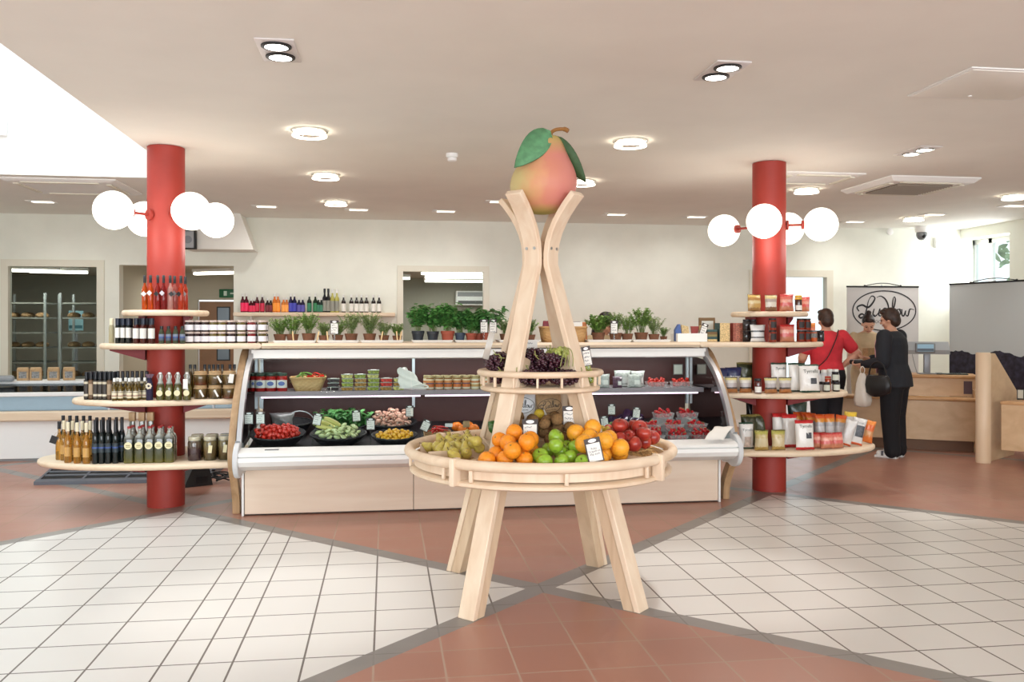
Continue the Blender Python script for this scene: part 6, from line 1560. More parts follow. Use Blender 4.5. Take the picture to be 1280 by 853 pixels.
bag(1012.5,7.045,2,.19,.24,.075,wgrn,'large white crisp bag with green base, front of the middle shelf',17,0,-.12,words='Tyrrells',ws=.042,wz=.74,wcol=TXT,patch=[(.02,.095,.055,.05,DKP)])
tubm = bagmat('white_tub_print',[(0,(230,230,230)),(.3,(228,228,226)),(.34,(50,48,50)),(.5,(232,232,230)),(.85,(214,216,218))],0)
tb2 = thing('white_bottle','white bottle','bottle',(0,0,-50)); lat([(.031,0),(.033,.004),(.033,.12),(.026,.145),(.022,.15)],18).build('body',tubm,tb2,50); lat([(.023,.15),(.024,.152),(.024,.172),(.02,.176)],18).build('cap',WHITEC,tb2,50)
for px,y,nm in ((1021,7.3,'leftmost'),(1030,7.28,'second'),(1037,7.36,'third'),(1044.5,7.33,'rightmost')): put(tb2,(xat(px,y),y,TZ[2]+.0012),0,'white plastic bottle with dark band at the back of the middle shelf, '+nm,None,1.05)
jb = jar('relish_jar','dark relish',.031,.085,M('black_relish',(40,34,36),.12,coat=.5),BLACKC,(.15,.72,150),M('pale_green_label',(206,210,196),.5))
for px,y,z,nm in ((1033,7.13,0,'lower left'),(1045.2,7.16,0,'lower right'),(1044,7.165,.0862,'uppermost')): put(jb,(xat(px,y),y,TZ[2]+.0012+z),0,'dark relish jar with pale label, right of the middle shelf, '+nm)
o = jar('gift_jar','small jar with red cloth top behind the relish jars',.026,.13,M('orange_relish'),M('red_cloth',(196,70,50),.7),None,PAPER,None,True); o.location=(xat(1035,7.225),7.225,TZ[2]+.0012)
# lowest shelf
bag(933,7.10,3,.135,.225,.07,wgrn,'white crisp bag beside the bentwood upright on the lowest shelf',18,0,words='Tyrrells',ws=.03,wz=.72,wcol=TXT2,patch=[(0,.06,.06,.09,M('bag_photo_pale',(196,178,166),.4,var=.15,scale=40))])
bag(936,7.30,3,.15,.27,.08,grnb,'dark green bag standing behind the white crisp bag, lowest shelf',19); bag(953,7.32,3,.17,.27,.08,grnb,'second dark green bag at the back of the lowest shelf',20)
for px,nm,sd in ((952,'left',21),(973,'right',22)): bag(px,6.99,3,.125,.17,.07,ggb,'green and gold nut bag on the lowest shelf, %s of the pair' % nm,sd)
bag(942,7.62,3,.14,.36,.08,M('black_bag',(30,30,32),.35,coat=.4,bump=.4,scale=12),'tall black bag at the very back of the lowest shelf',23); bag(997,7.74,3,.2,.36,.08,bagmat('deep_green_bag',[(0,(24,52,44)),(.85,(30,58,48)),(.92,(190,196,190))],.03),'tall dark green bag behind the column on the lowest shelf',24)
bag(975,7.18,3,.14,.29,.07,wred,'white crisp bag with red top, back left of the front one',25); bag(987,7.13,3,.14,.285,.07,wred,'white crisp bag with red top directly behind the front one',26)
bag(1006.5,6.955,3,.172,.25,.075,wred,'large white crisp bag with red base at the front of the lowest shelf',27,0,-.1,words='Tyrrells',ws=.036,wz=.79,wcol=TXT,patch=[(.02,.12,.05,.05,DKP)])
for px,y,m_,nm,sd in ((998,7.5,worg,'in the back row, first',28),(1008,7.46,worg,'in the back row, second',29),(1014,7.36,worg,'in the back row, third',30),(1025,7.28,worg,'in the middle row, left',31),(1037.5,7.28,worg,'in the middle row, centre',32)): bag(px,y,3,.10,.265,.075,m_,'silver bag with orange top on the lowest right shelf, '+nm,sd,.1)
bag(1048,7.29,3,.11,.25,.07,worg,'silver bag with orange top leaning right, beside the yellow one',33,.0,0,.12); bag(1060,7.36,3,.12,.27,.07,wyel,'silver bag with yellow top at the right of the lowest shelf',34,.0,0,.1)
bag(1055.5,7.10,3,.10,.225,.06,silv,'plain silver bag leaning right behind the white one',35,-.3,0,.3)
bag(1069,7.11,3,.115,.235,.06,silv,'white bag with grey picture leaning right at the shelf end',36,-.2,-.08,.24,patch=[(.005,.12,.07,.10,DKP)],words='Tyrrells',ws=.02,wz=.82,wcol=TXT2)
bag(1083,7.27,3,.09,.2,.06,orgb,'orange snack bag at the right tip of the lowest shelf',37,-.6,0,.2)
for px,y,nm,sd in ((1023.5,7.03,'left of the three',38),(1034.5,6.985,'middle of the three',39),(1047,7.0,'right of the three',40)): bag(px,y,3,.125,.135,.07,redb,'low red and pink snack bag, front of the lowest shelf, '+nm,sd,.15*(sd-39),-.15)
# ================================================================ behind: freezer counter, kitchen, checkout, banners
fz = thing('serve_over_counter', 'long white serve-over chiller counter with wooden bumper rail at the back left', 'chiller counter')
fx0, fx1, fy = -6.6, -1.35, 10.05
MB().b2(fx0, fx1, fy+.03, fy+.95, .03, .43).build('body', CHW, fz, 0); MB().b2(fx0, fx1, fy+.05, fy+.9, .001, .03).build('plinth', GREY, fz, 0)
bevel(MB().b2(fx0, fx1, fy-.03, fy+.06, .435, .545).build('bumper_rail', BIRCH, fz), .02, 3)
MB().b2(fx0, fx1, fy+.062, fy+.95, .43, .5).build('deck', M('deck_white',(220,224,228),.4), fz, 0)
MB().b2(fx0, fx1, fy+.02, fy+.028, .546, .70).build('front_glass', Mglass('bluish_glass',(236,242,246),.1), fz, 0)
bevel(MB().b2(fx0, fx1, fy-.005, fy+.05, .70, .745).build('top_rail', CHW, fz), .008, 2)
MB().loft([[(x,fy+.05,.74),(x,fy+.55,.80),(x,fy+.55,.806),(x,fy+.05,.746)] for x in (fx0,fx1)], True).build('top_glass', MATS['bluish_glass'], fz, 0)
bevel(MB().b2(fx0, fx1, fy+.55, fy+.95, .50, .835).build('rear_shelf', CHW, fz), .008, 2)
for x in (-5.6,-4.3,-3.0,-1.9): MB().b2(x-.012, x+.012, fy+.02, fy+.05, .546, .70).build('glass_post', ALU, fz, 0)
MB().rbox((xat(3,fy+.5),fy+.5,.87),(.25,.08,.07),.03).build('handle', GREY, fz)
for px, nm in ((29,'leftmost'),(45,'second from left'),(67,'third from left'),(86.5,'rightmost')):
    y = fy+.7; t = thing('paper_bag','brown paper bag with dark picture label behind the white counter, '+nm,'paper bag',(xat(px,y),y,.8365),.2,'brown paper bags behind the counter')
    w,d,h = .12,.07,.15
    MB().loft([[(-w/2,-d/2,0),(w/2,-d/2,0),(w/2,d/2,0),(-w/2,d/2,0)],[(-w/2,-d/2,h*.8),(w/2,-d/2,h*.8),(w/2,d/2,h*.8),(-w/2,d/2,h*.8)],[(-w*.46,-.012,h),(w*.46,-.012,h),(w*.46,.012,h),(-w*.46,.012,h)]], True).build('bag', KRAFT, t, 0)
    MB().box((0,-d/2-.001,h*.42),(w*.66,.001,h*.5)).build('picture', GREYP, t, 0); MB().box((0,-.016,h*.93),(w*.9,.004,h*.1)).build('fold', M('pale_fold',(206,186,150),.7), t, 0)
# kitchen: shelving racks and strip lights seen through the windows
RK = M('rack_steel',(150,156,154),.35,metal=.7); TRAYM = M('tray_dark',(110,112,104),.5); BREAD = M('loaf',(150,120,84),.7,var=.2)
for x0, nm in ((-6.15,'left'),(-5.3,'middle'),(-4.45,'right')):
    t = thing('storage_rack','steel storage rack with trays in the kitchen behind the left window, '+nm,'rack',(x0,14.0,0))
    for sx in (-.32,.32):
        for sy in (-.28,.28): MB().b2(sx-.015,sx+.015,sy-.015,sy+.015,0,1.95).build('upright',RK,t,0)
    for k in range(8): MB().b2(-.3,.3,-.27,.27,.25+.22*k,.272+.22*k).build('tray',TRAYM,t,0)
    for k in range(0,8,2):
        for q in range(3): MB().ell((-.2+.2*q,-.05,.30+.22*k),(.085,.15,.05),10,7).build('loaf',BREAD,t)
def strip(x, y, z, L, label, rz=0):
    t = thing('strip_light', label, 'strip light', (x,y,z), rz)
    MB().rbox((0,0,.03),(L,.12,.05),.01).build('housing', WHITE, t); MB().rbox((0,0,-.015),(L*.97,.09,.04),.015).build('diffuser', M('strip_glow',(255,250,235),.4,emit=4), t)
    lamp('strip_lamp','AREA',(x,y,z-.05),14,(1,.97,.9),(0,0,rz),shape='RECTANGLE',size=L,size_y=.08)
strip(-5.3,13.3,2.27,1.3,'fluorescent strip light in the kitchen behind the left window, longer one',.25); strip(-4.75,13.6,2.27,.8,'fluorescent strip light at the right of the left kitchen window',.25)
strip(xat(268,13.6),13.6,2.27,.75,'fluorescent strip light on the corridor ceiling',-.5)
for y, x, nm in ((13.2,1.15,'nearest'),(14.2,1.25,'middle'),(15.4,1.3,'farthest')): strip(x,y,2.27,1.3,'fluorescent strip light seen through the middle kitchen window, '+nm)
strip(.15,14.6,2.27,.5,'short fluorescent strip light at the left of the middle kitchen window')
t = thing('air_conditioner','white wall air conditioner on the kitchen wall behind the middle window','air conditioner',ony(590,373,16.3))
MB().rbox((0,0,0),(.62,.2,.27),.02).build('case',WHITE,t); MB().box((0,-.104,-.08),(.54,.01,.06)).build('outlet',M('ac_slot',(90,92,90),.6),t,0); MB().box((0,-.103,.07),(.56,.006,.08)).build('intake',GREY,t,0)
p = ony(95,401,14.9); t = thing('wall_poster','pale blue poster in the kitchen behind the left window','poster',(p[0],14.9,p[2])); MB().box((0,0,0),(.22,.02,.32)).build('sheet',M('poster_blue',(160,206,214),.4),t,0); MB().box((0,-.012,-.1),(.2,.004,.05)).build('panel',M('poster_teal',(70,120,130),.5),t,0)
MB().b2(-.02,.02,.01,.02,-p[2]+.0,.16).build('support',GREY,t,0)
p = ony(547,420,14.6); t = thing('work_table','white work table in the kitchen behind the middle window','table',(p[0],14.6,0)); MB().b2(-.8,.8,-.35,.35,.86,.9).build('top',STEEL,t,0)
for sx in (-.75,.75):
    for sy in (-.3,.3): MB().b2(sx-.02,sx+.02,sy-.02,sy+.02,0,.86).build('leg',STEEL,t,0)
# ---- checkout counter, running back to the left from the end panel
CKW = Mwood('counter_birch',(206,172,132),(222,192,154),0,.42,4); CKE = Mwood('counter_edge',(196,150,102),(214,172,126),0,.4,6)
def along(A, B):
    d = Vector((B[0]-A[0], B[1]-A[1], 0)); L = d.length; return L, Matrix.Translation((A[0],A[1],0)) @ Matrix.Rotation(atan2(d.y,d.x),4,'Z')
def at_px(px, D):
    X = (px-CXP)/F_PX*D; return (X*cos(YAW)+D*sin(YAW), -X*sin(YAW)+D*cos(YAW))
cA, cB = at_px(1035,10.62), at_px(1224,10.0); L, mx = along(cA, cB)
ck = thing('checkout_counter','birch checkout counter with low front ledge behind the woman in black','counter')
bevel(MB().box((L/2,.03,.36),(L,.03,.46),mx=mx).build('front_panel',CKW,ck,0),.003,1); MB().box((L/2,.3,.065),(L-.1,.4,.13),mx=mx).build('plinth',M('plinth_dark',(120,88,66),.6),ck,0)
MB().rbox((L/2,.13,.61),(L,.30,.035),.015,mx=mx).build('ledge',CKE,ck)
uL = L*.56
MB().box((L-uL/2,.29,.735),(uL,.03,.21),mx=mx).build('upper_panel',CKW,ck,0)
MB().rbox((L-uL/2,.50,.86),(uL+.04,.52,.04),.016,mx=mx).build('top',CKE,ck)
MB().box((L-.03,.45,.36),(.03,.8,.72),mx=mx).build('end_panel',CKW,ck,0); MB().box((L-uL+.02,.5,.735),(.03,.45,.21),mx=mx).build('end_panel',CKW,ck,0)
MB().box((.02,.3,.36),(.03,.5,.46),mx=mx).build('end_panel',CKW,ck,0)
q = mx @ Vector((L-.16,.27,.74)); MB().box((L-.09,.272,.735),(.09,.006,.15),mx=mx).build('recess',M('recess_purple',(96,76,84),.5),ck,0)
# end panel with rounded nose and sloping top
pA = at_px(1229,9.33); pB = at_px(1268,10.0); L2, m2 = along(pA, pB)
ep = thing('divider_panel','tall pale wooden divider with rounded front edge and sloping top at the checkout','divider')
LT = Mwood('divider_birch',(222,194,160),(236,212,182),2,.4,5)
Lx = L2+.0
mm = m2 @ RXZ
o = MB().prism([(0,0),(Lx*.9,0),(Lx*.95,.14),(Lx,.14),(Lx,.72),(Lx*.28,1.165),(0,1.17)], -.03, .03, mm).build('panel',CKW,ep,0); bevel(o,.006,2)
MB().lathe([(.072,.001),(.074,.01),(.074,1.165),(.066,1.178),(.001,1.18)],24,(pA[0]-.0,pA[1]-.0,0)).build('nose',LT,ep)
# lower desk on the right
dA = at_px(1240,9.32); dB = at_px(1330,8.9); L3, m3 = along(dA, dB)
dk = thing('service_desk','low birch service desk at the right edge beside the divider','desk')
bevel(MB().box((L3/2+.05,.05,.385),(L3-.06,.03,.49),mx=m3).build('front_panel',CKW,dk,0),.003,1); MB().box((L3/2+.2,.35,.07),(L3-.5,.4,.14),mx=m3).build('plinth',MATS['plinth_dark'],dk,0)
bevel(MB().prism([(.07,.02),(L3,.02),(L3,.64),(.30,.64)],.628,.662,m3).build('desk_top',CKE,dk,0),.01,2)
MB().rbox((L3*.78,.62,.82),(L3*.5,.12,.035),.015,mx=m3).build('upper_ledge',CKE,dk); MB().box((L3*.78,.66,.735),(L3*.5,.03,.14),mx=m3).build('upper_panel',CKW,dk,0)
q = m3 @ Vector((.24,.34,.6645)); t = thing('leaflet_holder','small dark leaflet holder on the service desk by the divider','leaflet holder',q,atan2(dB[1]-dA[1],dB[0]-dA[0])); MB().box((0,0,.055),(.13,.012,.11)).build('frame',M('holder_dark',(70,74,70),.4),t,0)
for s in (-.03,.035): MB().box((s,-.008,.06),(.05,.003,.09)).build('leaflet',M('leaflet_pale',(206,206,192),.5),t,0)
q = m3 @ Vector((.44,.2,.6645)); t = thing('paper_stack','flat stack of white papers on the service desk','papers',q,atan2(dB[1]-dA[1],dB[0]-dA[0])+.1)
for k in range(4): MB().box((.004*k,.003*k,.004+.0062*k),(.3,.21,.006),.05*k).build('sheet',PAPER,t,0)
# till display
uD = lambda u, v, z: mx @ Vector((u, v, z))
tp = uD(L-.52,.42,.8815); ra = atan2(cB[1]-cA[1], cB[0]-cA[0])
t = thing('till_display','grey till display on a pole standing on the checkout counter','till display',tp,ra+.12)
MB().rbox((0,0,.006),(.2,.16,.012),.004).build('base',GREY,t); MB().rbox((0,0,.13),(.075,.05,.25),.01).build('pole',M('pole_grey',(150,154,160),.4,metal=.3),t)
MB().loft([[(-.25,-.05,.24),(.25,-.05,.24),(.25,.06,.25),(-.25,.06,.25)],[(-.24,-.075,.29),(.24,-.075,.29),(.25,.06,.33),(-.25,.06,.33)],[(-.23,-.05,.39),(.23,-.05,.39),(.24,.05,.39),(-.24,.05,.39)]],True).build('head',M('till_grey',(168,172,174),.4),t,0)
MB().rbox((-.03,-.072,.315),(.22,.03,.12),.006).build('screen_bezel',M('bezel_grey',(120,124,126),.4),t); MB().box((-.03,-.0885,.318),(.18,.003,.085)).build('screen',M('screen_blue',(96,132,150),.2,emit=.35),t,0)
MB().box((-.03,-.0905,.295),(.18,.002,.03)).build('screen_text',M('screen_dark',(40,56,70),.3),t,0)
t = thing('card_terminal','dark card terminal on the checkout counter behind the woman in black','card terminal',uD(L-.86,.42,.8815),ra); MB().rbox((0,0,.03),(.12,.18,.05),.02).build('case',DARK,t); MB().box((0,.03,.056),(.08,.05,.003)).build('display',GREY,t,0)
for k in range(9): MB().box((-.025+.025*(k%3),-.02-.022*(k//3),.057),(.016,.013,.004)).build('key',GREY,t,0)
t = thing('counter_mat','flat dark scanner mat at the right of the till display','mat',uD(L-.25,.45,.8815),ra); MB().rbox((0,0,.006),(.34,.26,.012),.004).build('mat',M('mat_dark',(66,70,62),.5),t); MB().box((0,0,.0125),(.2,.16,.002)).build('glass',M('scan_glass',(110,130,130),.1),t,0)
# ---- roll-up banners
def banner(px0, D0, px1, D1, ztop, label, logo=False, photo=False, zb=.03):
    A, B = at_px(px0, D0), at_px(px1, D1); L, mx = along(A, B); t = thing('rollup_banner', label, 'banner')
    BG = M('banner_grey',(206,204,202),.5) if logo else M('banner_cool_grey',(190,196,196),.5)
    MB().box((L/2,0,(zb+.08+ztop)/2),(L,.004,ztop-zb-.08),mx=mx).build('sheet',BG,t,0)
    MB().rbox((L/2,0,zb+.04),(L+.02,.09,.08),.012,mx=mx).build('base_cassette',ALU,t); MB().rbox((L/2,0,ztop+.004),(L+.01,.018,.022),.004,mx=mx).build('top_bar',DARK,t)
    MB().tube([mx @ Vector((L/2,.03,.08)), mx @ Vector((L/2,.03,ztop+.03))],.012,8).build('pole',ALU,t)
    MB().tube(catmull([mx @ Vector((L*.25,0,ztop+.015)), mx @ Vector((L*.4,0,ztop+.045)), mx @ Vector((L*.5,.0,ztop+.052)), mx @ Vector((L*.6,0,ztop+.045)), mx @ Vector((L*.75,0,ztop+.015))],5),.006,6).build('tension_bow',DARK,t)
    for f in (.25,.75): MB().ell(mx @ Vector((L*f,0,ztop+.018)),(.014,.014,.012),8,6).build('bow_clip',DARK,t)
    if logo:
        m = MB(); logo_geo(m, L*.44); m3_ = mx @ Matrix.Translation((L*.52,-.0045,ztop-.32)) @ RXZ
        k = MB(); k.add(m.v, m.f, m3_); k.build('crest', M('crest_black'), t, 0)
        vs, fs = text_geo('www.', .05); MB()
    if photo:
        rn = random.Random(9); P = []; zl = 1.13; n = 40; h = 0
        for i in range(n+1):
            h = .8*h + rn.uniform(-.014,.014); P.append((L*i/n, zl+h+.02*sin(i*.35)))
        poly = [(0,zb+.09)] + [(L,zb+.09)] + P[::-1]
        MB().prism(poly, .0025, .0045, mx @ RXZ).build('photo', M('night_trees',(44,42,56),.5,var=.35,scale=18), t, 0)
    return t
banner(1058.5,11.75,1148,11.85,1.46+49*11.8/F_PX,'tall grey banner with black oval script logo behind the checkout staff',True)
banner(1187,11.4,1302,10.25,1.46+52*11.4/F_PX,'tall grey banner with dark tree line at its foot by the right window',False,True)
# two thin white cables hanging from the till
tb = MB(); tb.tube(catmull([uD(L-.62,.62,.885),uD(L-.66,.66,1.05),uD(L-.68,.67,1.2)],6),.004,6); tag(tb.build('till_cable',GREY),'thin grey cable rising at the left behind the till display','cable')
# plants outside the high side window
R2 = random.Random(4); m = MB()
for k in range(420):
    c = Vector((XR+2.2+R2.uniform(-.7,.7), ry0+1.2+R2.uniform(-1.6,1.6), 2.4+R2.uniform(-1.0,1.1)))
    ax = Vector((R2.uniform(-1,1),R2.uniform(-1,1),R2.uniform(-1,1))).normalized(); leaf(m,c,ax,ax.cross(Vector((.3,.5,.8))).normalized(),.22,.12,(0,0,-.05),.2,3)
t = thing('garden_tree','pale green tree outside the high right window','tree',(0,0,0)); m.build('leaves',M('outside_leaf',(150,166,140),.6,var=.2,scale=5),t,0)
MB().tube([(XR+2.2,ry0+1.2,0),(XR+2.2,ry0+1.2,2.2)],.12,10).build('trunk',M('bark',(96,84,70),.9),t)
# ================================================================ people
def seg(m, p0, p1, r0, r1, n=16):
    """closed tapered limb with round ends"""
    p0, p1 = Vector(p0), Vector(p1); d = (p1-p0); L = max(d.length, 1e-5)
    rot = d.to_track_quat('Z','Y').to_matrix().to_4x4() if d.length > 1e-5 else Matrix.Identity(4)
    pr = [(r0*sin(a), -r0*cos(a)) for a in [pi*k/10 for k in range(1,6)]] + [(r1*sin(a), L-r1*cos(a)) for a in [pi*k/10 for k in range(5,10)]]
    pr = [(.0008,-r0)] + pr + [(.0008,L+r1)]
    return m.lathe(pr, n, mx=Matrix.Translation(p0) @ rot)
def ellp(m, c, r, rot=None):
    mx = Matrix.Translation(c) @ (rot if rot else Matrix.Identity(4)); prof = [(max(.001, sin(pi*k/12)), -cos(pi*k/12)) for k in range(13)]
    L = [[(r[0]*q*cos(2*pi*i/20), r[1]*q*sin(2*pi*i/20), r[2]*z) for i in range(20)] for q, z in prof]
    return m.loft(L, True, mx)
def trunk(m, secs, n=28):
    """closed body shell through (x, y, z, half width, half depth) sections"""
    L = [[(x+rx*cos(2*pi*i/n), y+ry*sin(2*pi*i/n)*(1 if sin(2*pi*i/n) > 0 else .94), z) for i in range(n)] for x, y, z, rx, ry in secs]
    return m.loft(L, True)
def fuse(m, name, mat, parent, vox=.007, smooth=4):
    """weld overlapping shells into one continuous skin"""
    o = m.build(name, mat, None, 0)
    r = o.modifiers.new('weld','REMESH'); r.mode = 'VOXEL'; r.voxel_size = vox
    s = o.modifiers.new('soften','SMOOTH'); s.iterations = smooth; s.factor = .5
    dg = bpy.context.evaluated_depsgraph_get(); dg.update()
    me = bpy.data.meshes.new_from_object(o.evaluated_get(dg)); bpy.data.objects.remove(o)
    me.name = name; me.polygons.foreach_set('use_smooth', [True]*len(me.polygons))
    if not me.materials: me.materials.append(mat)
    o = bpy.data.objects.new(name, me); COL.objects.link(o); o.parent = parent; return o
def hand(m, w, d, n, side, curl=.5):
    """palm, four fingers of unequal length and a thumb leaving the side of the palm; w wrist, d pointing, n palm normal"""
    w, d, n = Vector(w), Vector(d).normalized(), Vector(n).normalized(); s = d.cross(n).normalized()*side; n = s.cross(d).normalized()*side
    for k in range(4): seg(m, w + s*(k-1.5)*.013, w + d*.085 + s*(k-1.5)*.018, .016, .012, 8)
    for k, L in enumerate((.066,.074,.070,.054)):
        b = w + d*.088 + s*(1.5-k)*.0185; c = curl*(1+.12*k); d1 = (d*cos(c*.6) + n*sin(c*.6)).normalized(); d2 = (d*cos(c*1.5) + n*sin(c*1.5)).normalized(); d3 = (d*cos(c*2.1) + n*sin(c*2.1)).normalized()
        q1 = b + d1*L*.45; q2 = q1 + d2*L*.33; q3 = q2 + d3*L*.25
        seg(m, b, q1, .0098, .009, 8); seg(m, q1, q2, .009, .0085, 8); seg(m, q2, q3, .0085, .0072, 8)
    b = w + d*.028 + s*.026; t1 = b + (d*.7+s*.7+n*.25).normalized()*.04; t2 = t1 + (d*.9+s*.25+n*.35).normalized()*.03
    seg(m, b, t1, .0125, .010, 8); seg(m, t1, t2, .010, .008, 8)
def person(label, loc, rz, H=1.64, skin=(206,158,132), hair=(56,38,30), arms=None, lean=(0,0), pitch=0, yaw=0, top=None, topc=(200,60,66), sleeve='short', legc=(26,26,30), shoec=(220,220,216), hairstyle='short', girth=1.0, curl=(.6,.6), palm=None, open_top=None):
    t = thing('person', label, 'person', loc, rz); k = H/1.64; t.scale = (k,k,k)
    SK = M('skin_%d' % skin[0], skin, .5, sss=.12); HR = M('hair_%d_%d' % hair[:2], hair, .5, var=.25, scale=30, bump=.5)
    lx, ly = lean; g = girth
    def up(x, y, z):          # upper body leans forward from the hips
        f = max(0, (z-.9)/.5); return (x+lx*f, y+ly*f, z-.25*(lx*lx+ly*ly)*f)
    body = MB()
    tor = [(0,.01,.80,.13*g,.10*g),(0,.015,.86,.168*g,.118*g),(0,.012,.93,.16*g,.112*g),(0,.0,1.03,.138*g,.10*g),(0,-.005,1.13,.145*g,.108*g),(0,-.008,1.22,.158*g,.115*g),(0,0,1.31,.162*g,.098*g),(0,.008,1.37,.12,.075),(0,.01,1.40,.062,.058)]
    trunk(body, [(*up(x,y,z),a,b) for x,y,z,a,b in tor])
    nk = Vector(up(0,.012,1.39)); hm = Matrix.Translation(nk) @ Matrix.Rotation(yaw,4,'Z') @ Matrix.Rotation(pitch,4,'X')
    HP = lambda x,y,z: hm @ Vector((x,y,z))
    seg(body, nk-Vector((0,0,.03)), HP(0,.0,.06), .056, .05)
    ellp(body, HP(0,.004,.145), (.073,.092,.100), hm.to_3x3().to_4x4()); ellp(body, HP(0,-.020,.085), (.054,.064,.058), hm.to_3x3().to_4x4())
    seg(body, HP(0,-.052,.045), HP(0,-.058,.048), .026, .022, 10)                     # chin
    seg(body, HP(0,-.082,.135), HP(0,-.101,.103), .009, .014, 8)                      # nose
    for s in (-1,1):
        ellp(body, HP(s*.073,.008,.118), (.010,.018,.030), hm.to_3x3().to_4x4())      # ears
        seg(body, HP(s*.018,-.086,.148), HP(s*.05,-.074,.146), .010, .009, 8)          # brow ridge
        ellp(body, HP(s*.042,-.058,.098), (.022,.022,.022))                            # cheeks
    seg(body, HP(-.017,-.080,.074), HP(.017,-.080,.074), .008, .008, 8)                # lips
    A = arms or {}
    def arm(s):
        sh = Vector(up(s*.165*g,.006,1.325)); el, wr = A.get(s, ((s*.22,.02,1.06),(s*.21,-.06,.84))); return sh, Vector(up(*el)), Vector(up(*wr))
    for s in (-1,1):
        sh, el, wr = arm(s); seg(body, sh, el, .052*g, .041*g); seg(body, el, wr, .042*g, .027)
        d = (wr-el).normalized(); pn = Vector((palm or {}).get(s, (-s,0,0))); 
        if abs(pn.normalized().dot(d)) > .9: pn = Vector((0,-1,0))
        hand(body, wr + d*.012, d, pn, s, curl[0 if s < 0 else 1])
        hp, kn, an = Vector((s*.085,.01,.84)), Vector((s*.088,-.005,.46)), Vector((s*.085,.03,.085))
        seg(body, hp, kn, .088*g, .058); seg(body, kn, kn.lerp(an,.35), .056, .058); seg(body, kn.lerp(an,.35), an, .058, .038); seg(body, an, (an.x,-.09,.035), .036, .03)
    fuse(body, 'body', SK, t, .0062, 3)
    for s in (-1,1):
        e = MB(); ellp(e, HP(s*.031,-.0825,.131), (.0125,.007,.0055 if pitch < -.2 or pitch > .2 else .0075)); e.build('eye', M('eye_dark',(48,36,32),.25), t, 60)
        e = MB(); seg(e, HP(s*.016,-.091,.152), HP(s*.048,-.080,.154), .0035, .0025, 6); e.build('eyebrow', HR, t, 60)
    e = MB(); seg(e, HP(-.02,-.0875,.073), HP(.02,-.0875,.073), .0045, .0045, 6); e.build('mouth', M('lip_rose',(166,92,86),.45), t, 60)
    h = MB(); R3 = hm.to_3x3().to_4x4()
    if hairstyle == 'short':
        ellp(h, HP(0,.018,.165), (.084,.096,.096), R3); ellp(h, HP(0,.052,.115), (.074,.062,.082), R3); ellp(h, HP(.01,-.045,.222), (.062,.048,.032), R3)
        for s in (-1,1): ellp(h, HP(s*.07,.008,.155), (.018,.04,.05), R3)
    else:
        ellp(h, HP(0,.016,.165), (.079,.092,.09), R3); ellp(h, HP(0,.05,.13), (.068,.056,.08), R3); ellp(h, HP(0,-.04,.215), (.058,.044,.028), R3)
        if hairstyle == 'bun': ellp(h, HP(0,.055,.262), (.034,.034,.03), R3); seg(h, HP(0,.04,.235), HP(0,.052,.25), .022, .022, 10)
        if hairstyle == 'long':
            for s in (-1,1): seg(h, HP(s*.062,.03,.15), HP(s*.07,.045,-.02), .036, .03)
            ellp(h, HP(0,.07,.05), (.075,.045,.12), R3)
    fuse(h, 'hair', HR, t, .007, 3)
    # clothes: shells a little outside the body, open at neck, cuffs and hem
    c = MB(); o_ = .012 if sleeve != 'jacket' else .022
    T2 = [s_ for s_ in tor if s_[2] >= .86]
    if sleeve == 'jacket': T2 = [(0,.012,.78,.185*g,.125*g)] + T2
    trunk(c, [(*up(x,y,z),a+o_,b+o_) for x,y,z,a,b in T2[:-1]] + [(*up(0,.01,1.392),.07,.066)])
    for s in (-1,1):
        sh, el, wr = arm(s)
        if sleeve == 'short': seg(c, sh, sh.lerp(el,.62), .064*g, .060*g)
        else: seg(c, sh, el, .068*g, .056*g); seg(c, el, el.lerp(wr,.93), .056*g, .043)
    fuse(c, 'jacket' if sleeve == 'jacket' else 'shirt', M('cloth_%d_%d' % topc[:2], topc, .85, var=.06, scale=9, bump=.25), t, .008, 5)
    c = MB(); 
    for s in (-1,1):
        seg(c, (s*.082,.012,.86), (s*.088,-.004,.46), .104*g, .078*g); seg(c, (s*.088,-.004,.46), (s*.088,.02,.075), .077*g, .066*g); c.lathe([(.066*g,.05),(.07*g,.12)],16,(s*.088,.02,0))
    trunk(c, [(0,.012,.76,.17*g,.115*g),(0,.015,.86,.178*g,.128*g),(0,.012,.94,.168*g,.12*g),(0,.01,.955,.16*g,.115*g)])
    fuse(c, 'trousers', M('trouser_%d' % legc[0], legc, .85, bump=.2, scale=8), t, .009, 4)
    for s in (-1,1):
        c = MB(); seg(c, (s*.086,.03,.052), (s*.09,-.12,.040), .046, .036); seg(c, (s*.086,.045,.075), (s*.086,.03,.10), .042, .042); c.box((s*.088,-.045,.012),(.085,.235,.024))
        sh_ = fuse(c, 'shoe', M('shoe_%d' % shoec[0], shoec, .5), t, .006, 2)
        if shoec[0] > 180:
            for y0 in (-.02,-.075): MB().box((s*.088,y0,.05),(.094,.022,.05)).build('stripe', M('shoe_grey',(90,92,98),.5), sh_, 0)
    if open_top:
        c = MB(); L = [[(*up(-.045+.09*i/8*(1 if z < 1.3 else .6) + (0 if z < 1.3 else .018), -.145*g - .004 + .0 + .028*abs(i/8-.5) + (0 if z < 1.25 else (z-1.25)*.42), z),) for i in range(9)] for z in (.92,1.0,1.1,1.2,1.27,1.33)]
        o = c.loft([[p[0:3] for p in r] for r in L], False, closed=False).build('blouse', M('blouse_pink', open_top, .8), t, 60); md = o.modifiers.new('thick','SOLIDIFY'); md.thickness = .012
    return t, up, hm
def ground(px, D): x, y = at_px(px, D); return (x, y, 0)
view = lambda a: radians(a) - YAW       # 0 faces the camera, +90 faces right in the picture, -90 left, 180 away
